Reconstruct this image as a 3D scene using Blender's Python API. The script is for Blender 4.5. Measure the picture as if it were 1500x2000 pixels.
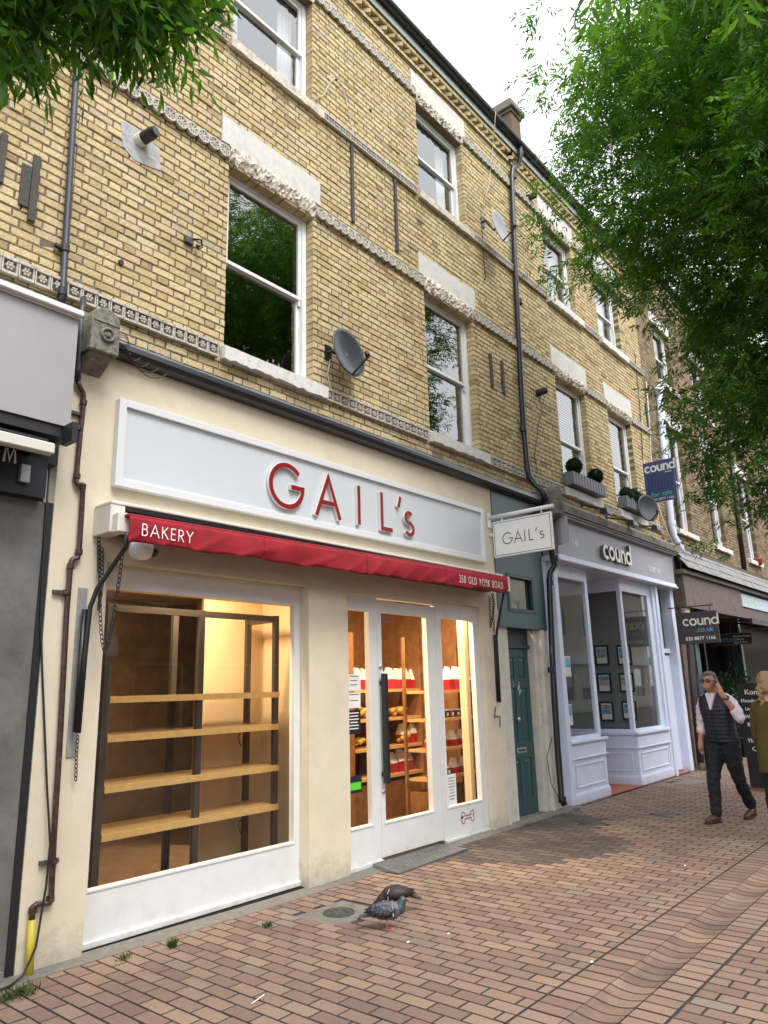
import bpy, bmesh, math, random
import numpy as np
from mathutils import Vector, Matrix

# ------------------------------------------------------------------ camera, sky, light
scene = bpy.context.scene
for o in list(bpy.data.objects):
    bpy.data.objects.remove(o)
H = 1.65                                   # eye height in metres
FPX = 1410.0                               # focal length in photo pixels (photo is 1500 wide)
AX = np.array([[0.64835977, 0.16498911, 0.74324169],
               [-0.76085908, 0.17489899, 0.62490304],
               [-0.02689002, -0.97066417, 0.23893093]])   # street axes seen from the camera
cam_data = bpy.data.cameras.new('camera')
cam = bpy.data.objects.new('camera', cam_data)
scene.collection.objects.link(cam)
cam_data.sensor_fit = 'HORIZONTAL'
cam_data.sensor_width = 36.0
cam_data.lens = FPX / 1500.0 * 36.0
cam_data.clip_start = 0.05
cam_data.clip_end = 2000.0
cam.matrix_world = Matrix(((AX[0][0], -AX[0][1], -AX[0][2], 0.0),
                           (AX[1][0], -AX[1][1], -AX[1][2], 0.0),
                           (AX[2][0], -AX[2][1], -AX[2][2], H),
                           (0, 0, 0, 1)))
scene.camera = cam

SUN_EL, SUN_AZ = math.radians(55), math.radians(-105)     # azimuth measured from +X
world = bpy.data.worlds.new('World')
scene.world = world
world.use_nodes = True
wn = world.node_tree
wn.nodes.clear()
w_out = wn.nodes.new('ShaderNodeOutputWorld')
w_bg = wn.nodes.new('ShaderNodeBackground')
w_sky = wn.nodes.new('ShaderNodeTexSky')
w_sky.sky_type = 'NISHITA'
w_sky.sun_disc = False
w_sky.sun_elevation = SUN_EL
w_sky.sun_rotation = math.pi / 2 - SUN_AZ
w_sky.dust_density = 4.0
w_sky.air_density = 1.0
w_hs = wn.nodes.new('ShaderNodeHueSaturation')
w_hs.inputs['Saturation'].default_value = 0.16          # a bright, evenly clouded sky
w_mix = wn.nodes.new('ShaderNodeMix')
w_mix.data_type = 'RGBA'
w_mix.inputs[0].default_value = 0.62
w_mix.inputs[7].default_value = (13.4, 13.8, 14.4, 1)     # even cloud cover
wn.links.new(w_sky.outputs[0], w_hs.inputs['Color'])
wn.links.new(w_hs.outputs[0], w_mix.inputs[6])
wn.links.new(w_mix.outputs[2], w_bg.inputs['Color'])
w_bg.inputs['Strength'].default_value = 0.12
wn.links.new(w_bg.outputs[0], w_out.inputs[0])

sun_d = bpy.data.lights.new('sun', 'SUN')
sun_d.energy = 1.5
sun_d.angle = math.radians(25)
sun_d.color = (1.0, 0.965, 0.91)
sun = bpy.data.objects.new('sun', sun_d)
scene.collection.objects.link(sun)
sdir = Vector((math.cos(SUN_EL) * math.cos(SUN_AZ), math.cos(SUN_EL) * math.sin(SUN_AZ), math.sin(SUN_EL)))
sun.rotation_euler = sdir.to_track_quat('Z', 'Y').to_euler()
sun.location = (0, -10, 20)

vs = scene.view_settings
vs.view_transform = 'Standard'
vs.look = 'None'
vs.gamma = 1.0
vs.use_curve_mapping = False
vs.exposure = 0.84
scene.cycles.max_bounces = 8
scene.cycles.transparent_max_bounces = 24
scene.cycles.caustics_reflective = False
scene.cycles.caustics_refractive = False
try:
    scene.cycles.use_denoising = True
except Exception:
    pass

R_ = random.Random(7)
NP = np.random.default_rng(11)

# ------------------------------------------------------------------ pixel -> place
def ray(u, v):
    return AX @ np.array([u - 750.0, v - 1000.0, FPX])

def P(u, v, D):
    """the point on the plane Y = D (parallel to the street front) seen at photo pixel u, v"""
    d = ray(u, v)
    t = D / d[1]
    return Vector((d[0] * t, D, d[2] * t + H))

def gz(x, y):
    """pavement height: it dips slightly in front of the bakery window"""
    k = min(max((y - 2.35) / 2.4, 0.0), 1.0)
    return -0.022 * math.exp(-((x - 4.6) / 1.75) ** 2) * k * k * (3 - 2 * k)

def G(u, v):
    d = ray(u, v)
    t = -H / d[2]
    p = Vector((d[0] * t, d[1] * t, 0))
    p.z = gz(p.x, p.y)
    return p

# ------------------------------------------------------------------ materials
MATS = {}
def mat(name, col, rough=0.6, metal=0.0, noise=None, bump=None, spec=0.5, stain=None, coat=0.0, splash=None):
    """noise=(scale, amount), bump=(scale, strength), stain=(scale, colour, amount)"""
    if name in MATS:
        return MATS[name]
    m = bpy.data.materials.new(name)
    m.use_nodes = True
    nt = m.node_tree
    b = nt.nodes['Principled BSDF']
    b.inputs['Roughness'].default_value = rough
    b.inputs['Metallic'].default_value = metal
    b.inputs['Specular IOR Level'].default_value = spec
    if coat:
        b.inputs['Coat Weight'].default_value = coat
    c = (col[0], col[1], col[2], 1)
    b.inputs['Base Color'].default_value = c
    src = None
    tc = None
    if noise or bump or stain:
        tc = nt.nodes.new('ShaderNodeTexCoord')
        geo = nt.nodes.new('ShaderNodeNewGeometry')
        pos = geo.outputs['Position']
    if noise:
        n = nt.nodes.new('ShaderNodeTexNoise')
        n.inputs['Scale'].default_value = noise[0]
        n.inputs['Detail'].default_value = 6
        n.inputs['Roughness'].default_value = 0.65
        nt.links.new(pos, n.inputs['Vector'])
        mr = nt.nodes.new('ShaderNodeMapRange')
        mr.inputs['From Min'].default_value = 0.3
        mr.inputs['From Max'].default_value = 0.7
        mr.inputs['To Min'].default_value = 1 - noise[1]
        mr.inputs['To Max'].default_value = 1 + noise[1]
        nt.links.new(n.outputs['Fac'], mr.inputs['Value'])
        mx = nt.nodes.new('ShaderNodeMix')
        mx.data_type = 'RGBA'
        mx.blend_type = 'MULTIPLY'
        mx.inputs[0].default_value = 1
        mx.inputs[6].default_value = c
        nt.links.new(mr.outputs[0], mx.inputs[7])
        src = mx.outputs[2]
    if stain:
        n = nt.nodes.new('ShaderNodeTexNoise')
        n.inputs['Scale'].default_value = stain[0]
        n.inputs['Detail'].default_value = 8
        n.inputs['Roughness'].default_value = 0.7
        nt.links.new(pos, n.inputs['Vector'])
        mr = nt.nodes.new('ShaderNodeMapRange')
        mr.inputs['From Min'].default_value = 0.5
        mr.inputs['From Max'].default_value = 0.72
        mr.inputs['To Max'].default_value = stain[2]
        nt.links.new(n.outputs['Fac'], mr.inputs['Value'])
        mx = nt.nodes.new('ShaderNodeMix')
        mx.data_type = 'RGBA'
        nt.links.new(mr.outputs[0], mx.inputs[0])
        if src:
            nt.links.new(src, mx.inputs[6])
        else:
            mx.inputs[6].default_value = c
        mx.inputs[7].default_value = (*stain[1], 1)
        src = mx.outputs[2]
    if splash:
        # ragged splashed dirt and algae near the pavement: (height, colour, amount)
        sp = nt.nodes.new('ShaderNodeSeparateXYZ')
        nt.links.new(pos, sp.inputs[0])
        n = nt.nodes.new('ShaderNodeTexNoise')
        n.inputs['Scale'].default_value = 7.0
        n.inputs['Detail'].default_value = 9
        n.inputs['Roughness'].default_value = 0.75
        nt.links.new(pos, n.inputs['Vector'])
        hm = nt.nodes.new('ShaderNodeMapRange')
        hm.inputs['From Min'].default_value = splash[0]
        hm.inputs['From Max'].default_value = -0.05
        hm.inputs['To Min'].default_value = -0.55
        hm.inputs['To Max'].default_value = 0.22
        nt.links.new(sp.outputs['Z'], hm.inputs['Value'])
        ad = nt.nodes.new('ShaderNodeMath')
        ad.operation = 'ADD'
        nt.links.new(hm.outputs[0], ad.inputs[0])
        nt.links.new(n.outputs['Fac'], ad.inputs[1])
        mr = nt.nodes.new('ShaderNodeMapRange')
        mr.inputs['From Min'].default_value = 0.38
        mr.inputs['From Max'].default_value = 0.68
        mr.inputs['To Max'].default_value = splash[2]
        nt.links.new(ad.outputs[0], mr.inputs['Value'])
        mx = nt.nodes.new('ShaderNodeMix')
        mx.data_type = 'RGBA'
        nt.links.new(mr.outputs[0], mx.inputs[0])
        if src:
            nt.links.new(src, mx.inputs[6])
        else:
            mx.inputs[6].default_value = c
        mx.inputs[7].default_value = (*splash[1], 1)
        src = mx.outputs[2]
    if src:
        nt.links.new(src, b.inputs['Base Color'])
    if bump:
        n = nt.nodes.new('ShaderNodeTexNoise')
        n.inputs['Scale'].default_value = bump[0]
        n.inputs['Detail'].default_value = 5
        nt.links.new(pos, n.inputs['Vector'])
        bp = nt.nodes.new('ShaderNodeBump')
        bp.inputs['Strength'].default_value = bump[1]
        bp.inputs['Distance'].default_value = 0.01
        nt.links.new(n.outputs['Fac'], bp.inputs['Height'])
        nt.links.new(bp.outputs[0], b.inputs['Normal'])
    MATS[name] = m
    return m

def ramp_mat(name, stops, rough=0.9, bump=(60, 0.5), fine=(45, 0.25), use_attr=False, stain=None):
    """fired clay: one tone per piece (per object, or per piece through the attribute 'tint')"""
    m = bpy.data.materials.new(name)
    m.use_nodes = True
    nt = m.node_tree
    b = nt.nodes['Principled BSDF']
    b.inputs['Roughness'].default_value = rough
    b.inputs['Specular IOR Level'].default_value = 0.25
    if use_attr:
        a = nt.nodes.new('ShaderNodeAttribute')
        a.attribute_name = 'tint'
        fac = a.outputs['Fac']
    else:
        a = nt.nodes.new('ShaderNodeObjectInfo')
        fac = a.outputs['Random']
    cr = nt.nodes.new('ShaderNodeValToRGB')
    cr.color_ramp.interpolation = 'LINEAR'
    els = cr.color_ramp.elements
    while len(els) < len(stops):
        els.new(0.5)
    for e, (p, c) in zip(els, stops):
        e.position = p
        e.color = (*c, 1)
    nt.links.new(fac, cr.inputs[0])
    geo = nt.nodes.new('ShaderNodeNewGeometry')
    n = nt.nodes.new('ShaderNodeTexNoise')
    n.inputs['Scale'].default_value = fine[0]
    n.inputs['Detail'].default_value = 6
    n.inputs['Roughness'].default_value = 0.7
    nt.links.new(geo.outputs['Position'], n.inputs['Vector'])
    mr = nt.nodes.new('ShaderNodeMapRange')
    mr.inputs['From Min'].default_value = 0.3
    mr.inputs['From Max'].default_value = 0.7
    mr.inputs['To Min'].default_value = 1 - fine[1]
    mr.inputs['To Max'].default_value = 1 + fine[1]
    nt.links.new(n.outputs['Fac'], mr.inputs['Value'])
    mx = nt.nodes.new('ShaderNodeMix')
    mx.data_type = 'RGBA'
    mx.blend_type = 'MULTIPLY'
    mx.inputs[0].default_value = 1
    nt.links.new(cr.outputs[0], mx.inputs[6])
    nt.links.new(mr.outputs[0], mx.inputs[7])
    out = mx.outputs[2]
    if stain:
        n2 = nt.nodes.new('ShaderNodeTexNoise')
        n2.inputs['Scale'].default_value = stain[0]
        n2.inputs['Detail'].default_value = 7
        n2.inputs['Roughness'].default_value = 0.7
        nt.links.new(geo.outputs['Position'], n2.inputs['Vector'])
        m2 = nt.nodes.new('ShaderNodeMapRange')
        m2.inputs['From Min'].default_value = 0.48
        m2.inputs['From Max'].default_value = 0.75
        m2.inputs['To Max'].default_value = stain[2]
        nt.links.new(n2.outputs['Fac'], m2.inputs['Value'])
        mx2 = nt.nodes.new('ShaderNodeMix')
        mx2.data_type = 'RGBA'
        nt.links.new(m2.outputs[0], mx2.inputs[0])
        nt.links.new(out, mx2.inputs[6])
        mx2.inputs[7].default_value = (*stain[1], 1)
        out = mx2.outputs[2]
    nt.links.new(out, b.inputs['Base Color'])
    nb = nt.nodes.new('ShaderNodeTexNoise')
    nb.inputs['Scale'].default_value = bump[0]
    nb.inputs['Detail'].default_value = 6
    nt.links.new(geo.outputs['Position'], nb.inputs['Vector'])
    bp = nt.nodes.new('ShaderNodeBump')
    bp.inputs['Strength'].default_value = bump[1]
    bp.inputs['Distance'].default_value = 0.012
    nt.links.new(nb.outputs['Fac'], bp.inputs['Height'])
    nt.links.new(bp.outputs[0], b.inputs['Normal'])
    MATS[name] = m
    return m

def glass_mat(name, tint=(0.93, 0.96, 0.95), ior=1.75, wav=0.0):
    m = bpy.data.materials.new(name)
    m.use_nodes = True
    nt = m.node_tree
    nt.nodes.clear()
    o = nt.nodes.new('ShaderNodeOutputMaterial')
    tr = nt.nodes.new('ShaderNodeBsdfTransparent')
    tr.inputs[0].default_value = (*tint, 1)
    gl = nt.nodes.new('ShaderNodeBsdfGlossy')
    gl.inputs['Roughness'].default_value = 0.0
    f0 = ((ior - 1) / (ior + 1)) ** 2
    lw = nt.nodes.new('ShaderNodeLayerWeight')
    lw.inputs[0].default_value = 0.5
    pw = nt.nodes.new('ShaderNodeMath')
    pw.operation = 'POWER'
    pw.inputs[1].default_value = 5.0
    nt.links.new(lw.outputs['Facing'], pw.inputs[0])
    fr = nt.nodes.new('ShaderNodeMath')
    fr.operation = 'MULTIPLY_ADD'
    fr.inputs[1].default_value = 1 - f0
    fr.inputs[2].default_value = f0
    nt.links.new(pw.outputs[0], fr.inputs[0])
    mx = nt.nodes.new('ShaderNodeMixShader')
    nt.links.new(fr.outputs[0], mx.inputs[0])
    nt.links.new(tr.outputs[0], mx.inputs[1])
    nt.links.new(gl.outputs[0], mx.inputs[2])
    nt.links.new(mx.outputs[0], o.inputs[0])
    if wav:
        geo = nt.nodes.new('ShaderNodeNewGeometry')
        n = nt.nodes.new('ShaderNodeTexNoise')
        n.inputs['Scale'].default_value = 2.2
        nt.links.new(geo.outputs['Position'], n.inputs['Vector'])
        bp = nt.nodes.new('ShaderNodeBump')
        bp.inputs['Strength'].default_value = wav
        bp.inputs['Distance'].default_value = 0.02
        nt.links.new(n.outputs['Fac'], bp.inputs['Height'])
        nt.links.new(bp.outputs[0], gl.inputs['Normal'])
    MATS[name] = m
    return m

def leaf_mat(name, a, b_, trans=0.35):
    m = bpy.data.materials.new(name)
    m.use_nodes = True
    nt = m.node_tree
    nt.nodes.clear()
    o = nt.nodes.new('ShaderNodeOutputMaterial')
    at = nt.nodes.new('ShaderNodeAttribute')
    at.attribute_name = 'tint'
    cr = nt.nodes.new('ShaderNodeValToRGB')
    cr.color_ramp.elements[0].color = (*a, 1)
    cr.color_ramp.elements[1].color = (*b_, 1)
    nt.links.new(at.outputs['Fac'], cr.inputs[0])
    p = nt.nodes.new('ShaderNodeBsdfPrincipled')
    p.inputs['Roughness'].default_value = 0.45
    p.inputs['Specular IOR Level'].default_value = 0.4
    nt.links.new(cr.outputs[0], p.inputs['Base Color'])
    t = nt.nodes.new('ShaderNodeBsdfTranslucent')
    br = nt.nodes.new('ShaderNodeMix')
    br.data_type = 'RGBA'
    br.blend_type = 'MULTIPLY'
    br.inputs[0].default_value = 1
    nt.links.new(cr.outputs[0], br.inputs[6])
    br.inputs[7].default_value = (1.5, 1.7, 0.7, 1)
    nt.links.new(br.outputs[2], t.inputs[0])
    mx = nt.nodes.new('ShaderNodeMixShader')
    mx.inputs[0].default_value = trans
    nt.links.new(p.outputs[0], mx.inputs[1])
    nt.links.new(t.outputs[0], mx.inputs[2])
    nt.links.new(mx.outputs[0], o.inputs[0])
    MATS[name] = m
    return m

def emit_mat(name, col, s):
    m = bpy.data.materials.new(name)
    m.use_nodes = True
    b = m.node_tree.nodes['Principled BSDF']
    b.inputs['Base Color'].default_value = (*col, 1)
    b.inputs['Emission Color'].default_value = (*col, 1)
    b.inputs['Emission Strength'].default_value = s
    MATS[name] = m
    return m

YS = [(0.0, (0.33, 0.24, 0.125)), (0.06, (0.45, 0.345, 0.18)), (0.35, (0.545, 0.43, 0.235)), (0.68, (0.605, 0.49, 0.28)),
      (0.88, (0.585, 0.49, 0.30)), (0.95, (0.55, 0.41, 0.26)), (1.0, (0.43, 0.385, 0.27))]
ramp_mat('stock_brick', YS, stain=(2.2, (0.25, 0.18, 0.09), 0.42))
ramp_mat('stock_brick_run', YS, use_attr=True, stain=(2.2, (0.25, 0.18, 0.09), 0.42))
BS = [(0.0, (0.14, 0.10, 0.06)), (0.3, (0.25, 0.18, 0.105)), (0.7, (0.33, 0.25, 0.15)), (1.0, (0.24, 0.20, 0.14))]
ramp_mat('brown_brick_run', BS, use_attr=True, stain=(1.6, (0.10, 0.075, 0.05), 0.6))
PV = [(0.0, (0.17, 0.112, 0.09)), (0.15, (0.20, 0.132, 0.103)), (0.45, (0.232, 0.155, 0.117)), (0.78, (0.257, 0.175, 0.132)),
      (0.92, (0.28, 0.197, 0.138)), (0.97, (0.225, 0.17, 0.138)), (1.0, (0.205, 0.18, 0.148))]
ST = (1.1, (0.135, 0.10, 0.083), 0.55)
ramp_mat('drain_clay', PV, stain=(0.9, (0.04, 0.037, 0.037), 1.0), bump=(110, 0.35), fine=(90, 0.22))
ramp_mat('clay_paver', PV, stain=ST, bump=(110, 0.35), fine=(90, 0.22))
ramp_mat('clay_paver_run', PV, stain=ST, bump=(110, 0.35), fine=(90, 0.22), use_attr=True)
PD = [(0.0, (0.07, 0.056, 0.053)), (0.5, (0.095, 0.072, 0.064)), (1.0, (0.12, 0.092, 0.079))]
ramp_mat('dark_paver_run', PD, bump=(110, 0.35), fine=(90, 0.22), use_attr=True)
mat('mortar', (0.165, 0.132, 0.092), 0.95, noise=(30, 0.3), bump=(70, 0.6))
mat('brown_mortar', (0.13, 0.10, 0.075), 0.95, noise=(30, 0.3))
mat('joint_sand', (0.052, 0.040, 0.033), 0.95, noise=(25, 0.35))
mat('terracotta', (0.50, 0.465, 0.405), 0.85, noise=(40, 0.25), stain=(9, (0.22, 0.19, 0.15), 0.7), bump=(60, 0.5))
mat('terracotta_hollow', (0.16, 0.14, 0.115), 0.95)  # dirt-dark backing that also paints in the shade of the tile holes
mat('stone_paint', (0.60, 0.58, 0.55), 0.75, noise=(12, 0.1), stain=(5, (0.42, 0.38, 0.33), 0.5), bump=(40, 0.3))
mat('stone_carved', (0.60, 0.55, 0.47), 0.85, noise=(30, 0.25), stain=(11, (0.22, 0.18, 0.14), 0.8), bump=(30, 0.7))
mat('stone_grey', (0.17, 0.16, 0.13), 0.9, noise=(25, 0.45), stain=(14, (0.38, 0.37, 0.30), 0.5), bump=(35, 0.9))
mat('sill_white', (0.68, 0.66, 0.62), 0.8, noise=(25, 0.1), stain=(16, (0.28, 0.26, 0.22), 0.45), bump=(50, 0.5))
mat('sash_white', (0.74, 0.75, 0.75), 0.4, noise=(10, 0.04))
mat('shop_white', (0.69, 0.70, 0.69), 0.38, noise=(6, 0.03), stain=(7, (0.52, 0.51, 0.47), 0.3), splash=(0.22, (0.36, 0.33, 0.28), 0.45))
mat('cream_render', (0.66, 0.585, 0.455), 0.85, noise=(3.5, 0.05), stain=(1.8, (0.50, 0.44, 0.34), 0.4), bump=(110, 0.3), splash=(0.6, (0.27, 0.26, 0.21), 0.6))
mat('sign_grey', (0.57, 0.605, 0.64), 0.4, noise=(2, 0.02))
mat('sign_frame', (0.66, 0.68, 0.70), 0.4)
mat('letter_red', (0.23, 0.008, 0.014), 0.4)
mat('letter_side', (0.62, 0.58, 0.55), 0.5)
mat('awning_red', (0.27, 0.004, 0.014), 0.8, noise=(7, 0.2), bump=(7, 1.0))
mat('text_white', (0.85, 0.85, 0.83), 0.6)
mat('text_dark', (0.03, 0.022, 0.022), 0.6)
mat('cassette', (0.66, 0.64, 0.58), 0.45, noise=(5, 0.05))
mat('black_metal', (0.012, 0.012, 0.014), 0.38, spec=0.5)
mat('black_paint', (0.014, 0.015, 0.018), 0.45, noise=(20, 0.3))
mat('gutter_black', (0.016, 0.017, 0.02), 0.35)
mat('lead', (0.135, 0.15, 0.17), 0.55, noise=(8, 0.25), bump=(20, 0.2))
mat('brown_pipe', (0.04, 0.015, 0.013), 0.42, noise=(18, 0.3), stain=(30, (0.30, 0.24, 0.20), 0.3))
mat('blue_pipe', (0.025, 0.032, 0.045), 0.4)
mat('yellow_pipe', (0.46, 0.38, 0.03), 0.45, noise=(15, 0.1))
mat('zinc', (0.42, 0.43, 0.44), 0.45, metal=0.6, noise=(20, 0.15))
mat('steel', (0.55, 0.55, 0.55), 0.3, metal=0.9)
mat('ramp_plate', (0.14, 0.14, 0.145), 0.5, metal=0.4, noise=(12, 0.25))
mat('teal', (0.030, 0.085, 0.095), 0.42, noise=(4, 0.06))
mat('teal_dark', (0.016, 0.042, 0.048), 0.45)
mat('old_white', (0.60, 0.57, 0.50), 0.65, noise=(4, 0.1), stain=(5, (0.36, 0.33, 0.27), 0.6))
mat('agent_grey', (0.30, 0.31, 0.345), 0.45, noise=(3, 0.04))
mat('agent_white', (0.65, 0.71, 0.86), 0.42, noise=(4, 0.04), stain=(6, (0.46, 0.50, 0.62), 0.35), splash=(0.25, (0.33, 0.33, 0.34), 0.5))
mat('agent_wall', (0.22, 0.22, 0.205), 0.8)
mat('cornice_stone', (0.20, 0.185, 0.165), 0.9, noise=(16, 0.4), stain=(6, (0.06, 0.05, 0.045), 0.7), bump=(30, 0.8))
mat('step_red', (0.34, 0.11, 0.075), 0.8, noise=(20, 0.1))
mat('grey_fascia', (0.34, 0.33, 0.35), 0.5, noise=(1.2, 0.06))
mat('dark_shutter', (0.15, 0.147, 0.14), 0.6, noise=(2.5, 0.3), stain=(6, (0.05, 0.05, 0.05), 0.6))
mat('navy', (0.008, 0.009, 0.016), 0.5)
mat('wood_shelf', (0.56, 0.33, 0.12), 0.45, noise=(14, 0.14))
mat('wood_dark', (0.22, 0.095, 0.03), 0.5, noise=(9, 0.3))
mat('wood_floor', (0.14, 0.085, 0.05), 0.5, noise=(6, 0.25))
mat('tan_wall', (0.70, 0.54, 0.34), 0.8, noise=(2, 0.05))
mat('room_white', (0.62, 0.56, 0.47), 0.85)
mat('room_brown', (0.20, 0.14, 0.095), 0.85, noise=(3, 0.3))
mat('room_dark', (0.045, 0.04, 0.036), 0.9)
mat('post_dark', (0.04, 0.032, 0.028), 0.45)
mat('paper', (0.80, 0.79, 0.75), 0.7, noise=(30, 0.06), bump=(25, 0.5))
mat('bag_red', (0.42, 0.012, 0.022), 0.55)
mat('jar_dark', (0.05, 0.016, 0.02), 0.2)
mat('loaf', (0.55, 0.33, 0.06), 0.6, noise=(20, 0.3))
mat('green_label', (0.10, 0.62, 0.04), 0.5)
mat('dish_grey', (0.30, 0.31, 0.33), 0.4, noise=(6, 0.06))
mat('dish_dark', (0.045, 0.05, 0.06), 0.32, noise=(6, 0.1))
mat('cement', (0.40, 0.40, 0.40), 0.9, noise=(15, 0.25), bump=(30, 0.9))
mat('concrete', (0.17, 0.16, 0.14), 0.95, noise=(18, 0.25), stain=(7, (0.12, 0.115, 0.09), 0.6), bump=(60, 0.5))
mat('iron', (0.07, 0.068, 0.065), 0.6, metal=0.3, noise=(20, 0.3), bump=(40, 0.4))
mat('batten', (0.055, 0.048, 0.044), 0.75, noise=(30, 0.35))
mat('cable_white', (0.62, 0.60, 0.55), 0.5)
mat('cable_black', (0.012, 0.012, 0.012), 0.5)
mat('slate', (0.22, 0.215, 0.22), 0.75, noise=(6, 0.35), stain=(9, (0.09, 0.085, 0.08), 0.6))
mat('brown_board', (0.135, 0.10, 0.085), 0.7, noise=(8, 0.25), stain=(5, (0.07, 0.05, 0.04), 0.6))
mat('planter_grey', (0.16, 0.175, 0.20), 0.55, noise=(6, 0.1))
mat('navy_board', (0.055, 0.075, 0.22), 0.45)
mat('navy_pattern', (0.035, 0.045, 0.14), 0.45)
mat('mint', (0.12, 0.62, 0.42), 0.5)
mat('brown_sign', (0.055, 0.043, 0.05), 0.45)
mat('lime_white', (0.74, 0.76, 0.62), 0.5)
mat('sky_blue', (0.12, 0.42, 0.62), 0.5)
mat('pale_blue_sign', (0.42, 0.52, 0.56), 0.5, noise=(7, 0.15))
mat('chalkboard', (0.010, 0.011, 0.014), 0.6)
mat('bark', (0.075, 0.058, 0.042), 0.95, noise=(14, 0.35), bump=(20, 1.0))
mat('pot_red', (0.42, 0.07, 0.035), 0.7)
mat('roof_slate', (0.07, 0.07, 0.078), 0.7, noise=(5, 0.2))
mat('asphalt', (0.06, 0.058, 0.056), 0.9, noise=(30, 0.2))
mat('curtain', (0.66, 0.66, 0.66), 0.8)
mat('blind', (0.55, 0.59, 0.58), 0.6)
mat('pink_render', (0.50, 0.36, 0.30), 0.85, noise=(2, 0.08))
glass_mat('window_glass', ior=3.3)
glass_mat('shop_glass', ior=1.62)
leaf_mat('ash_leaf', (0.026, 0.088, 0.014), (0.15, 0.30, 0.045), 0.5)
leaf_mat('topiary_leaf', (0.008, 0.026, 0.010), (0.025, 0.065, 0.022), 0.2)
leaf_mat('weed_leaf', (0.03, 0.055, 0.012), (0.07, 0.12, 0.025), 0.3)
emit_mat('tube_light', (1.0, 0.80, 0.55), 9.0)

def M(n):
    return MATS[n]

# ------------------------------------------------------------------ objects
COL = scene.collection
def tag(o, label=None, cat=None, group=None, kind=None):
    if label: o['label'] = label
    if cat: o['category'] = cat
    if group: o['group'] = group
    if kind: o['kind'] = kind
    return o

def thing(name, label, cat, loc=(0, 0, 0), group=None):
    o = bpy.data.objects.new(name, None)
    o.empty_display_size = 0.2
    o.location = loc
    COL.objects.link(o)
    return tag(o, label, cat, group)

def put(o, parent):
    """parent keeping the world place"""
    if parent is not None:
        o.parent = parent
        pm = parent.matrix_basis
        o.matrix_parent_inverse = pm.inverted()
    return o

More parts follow.
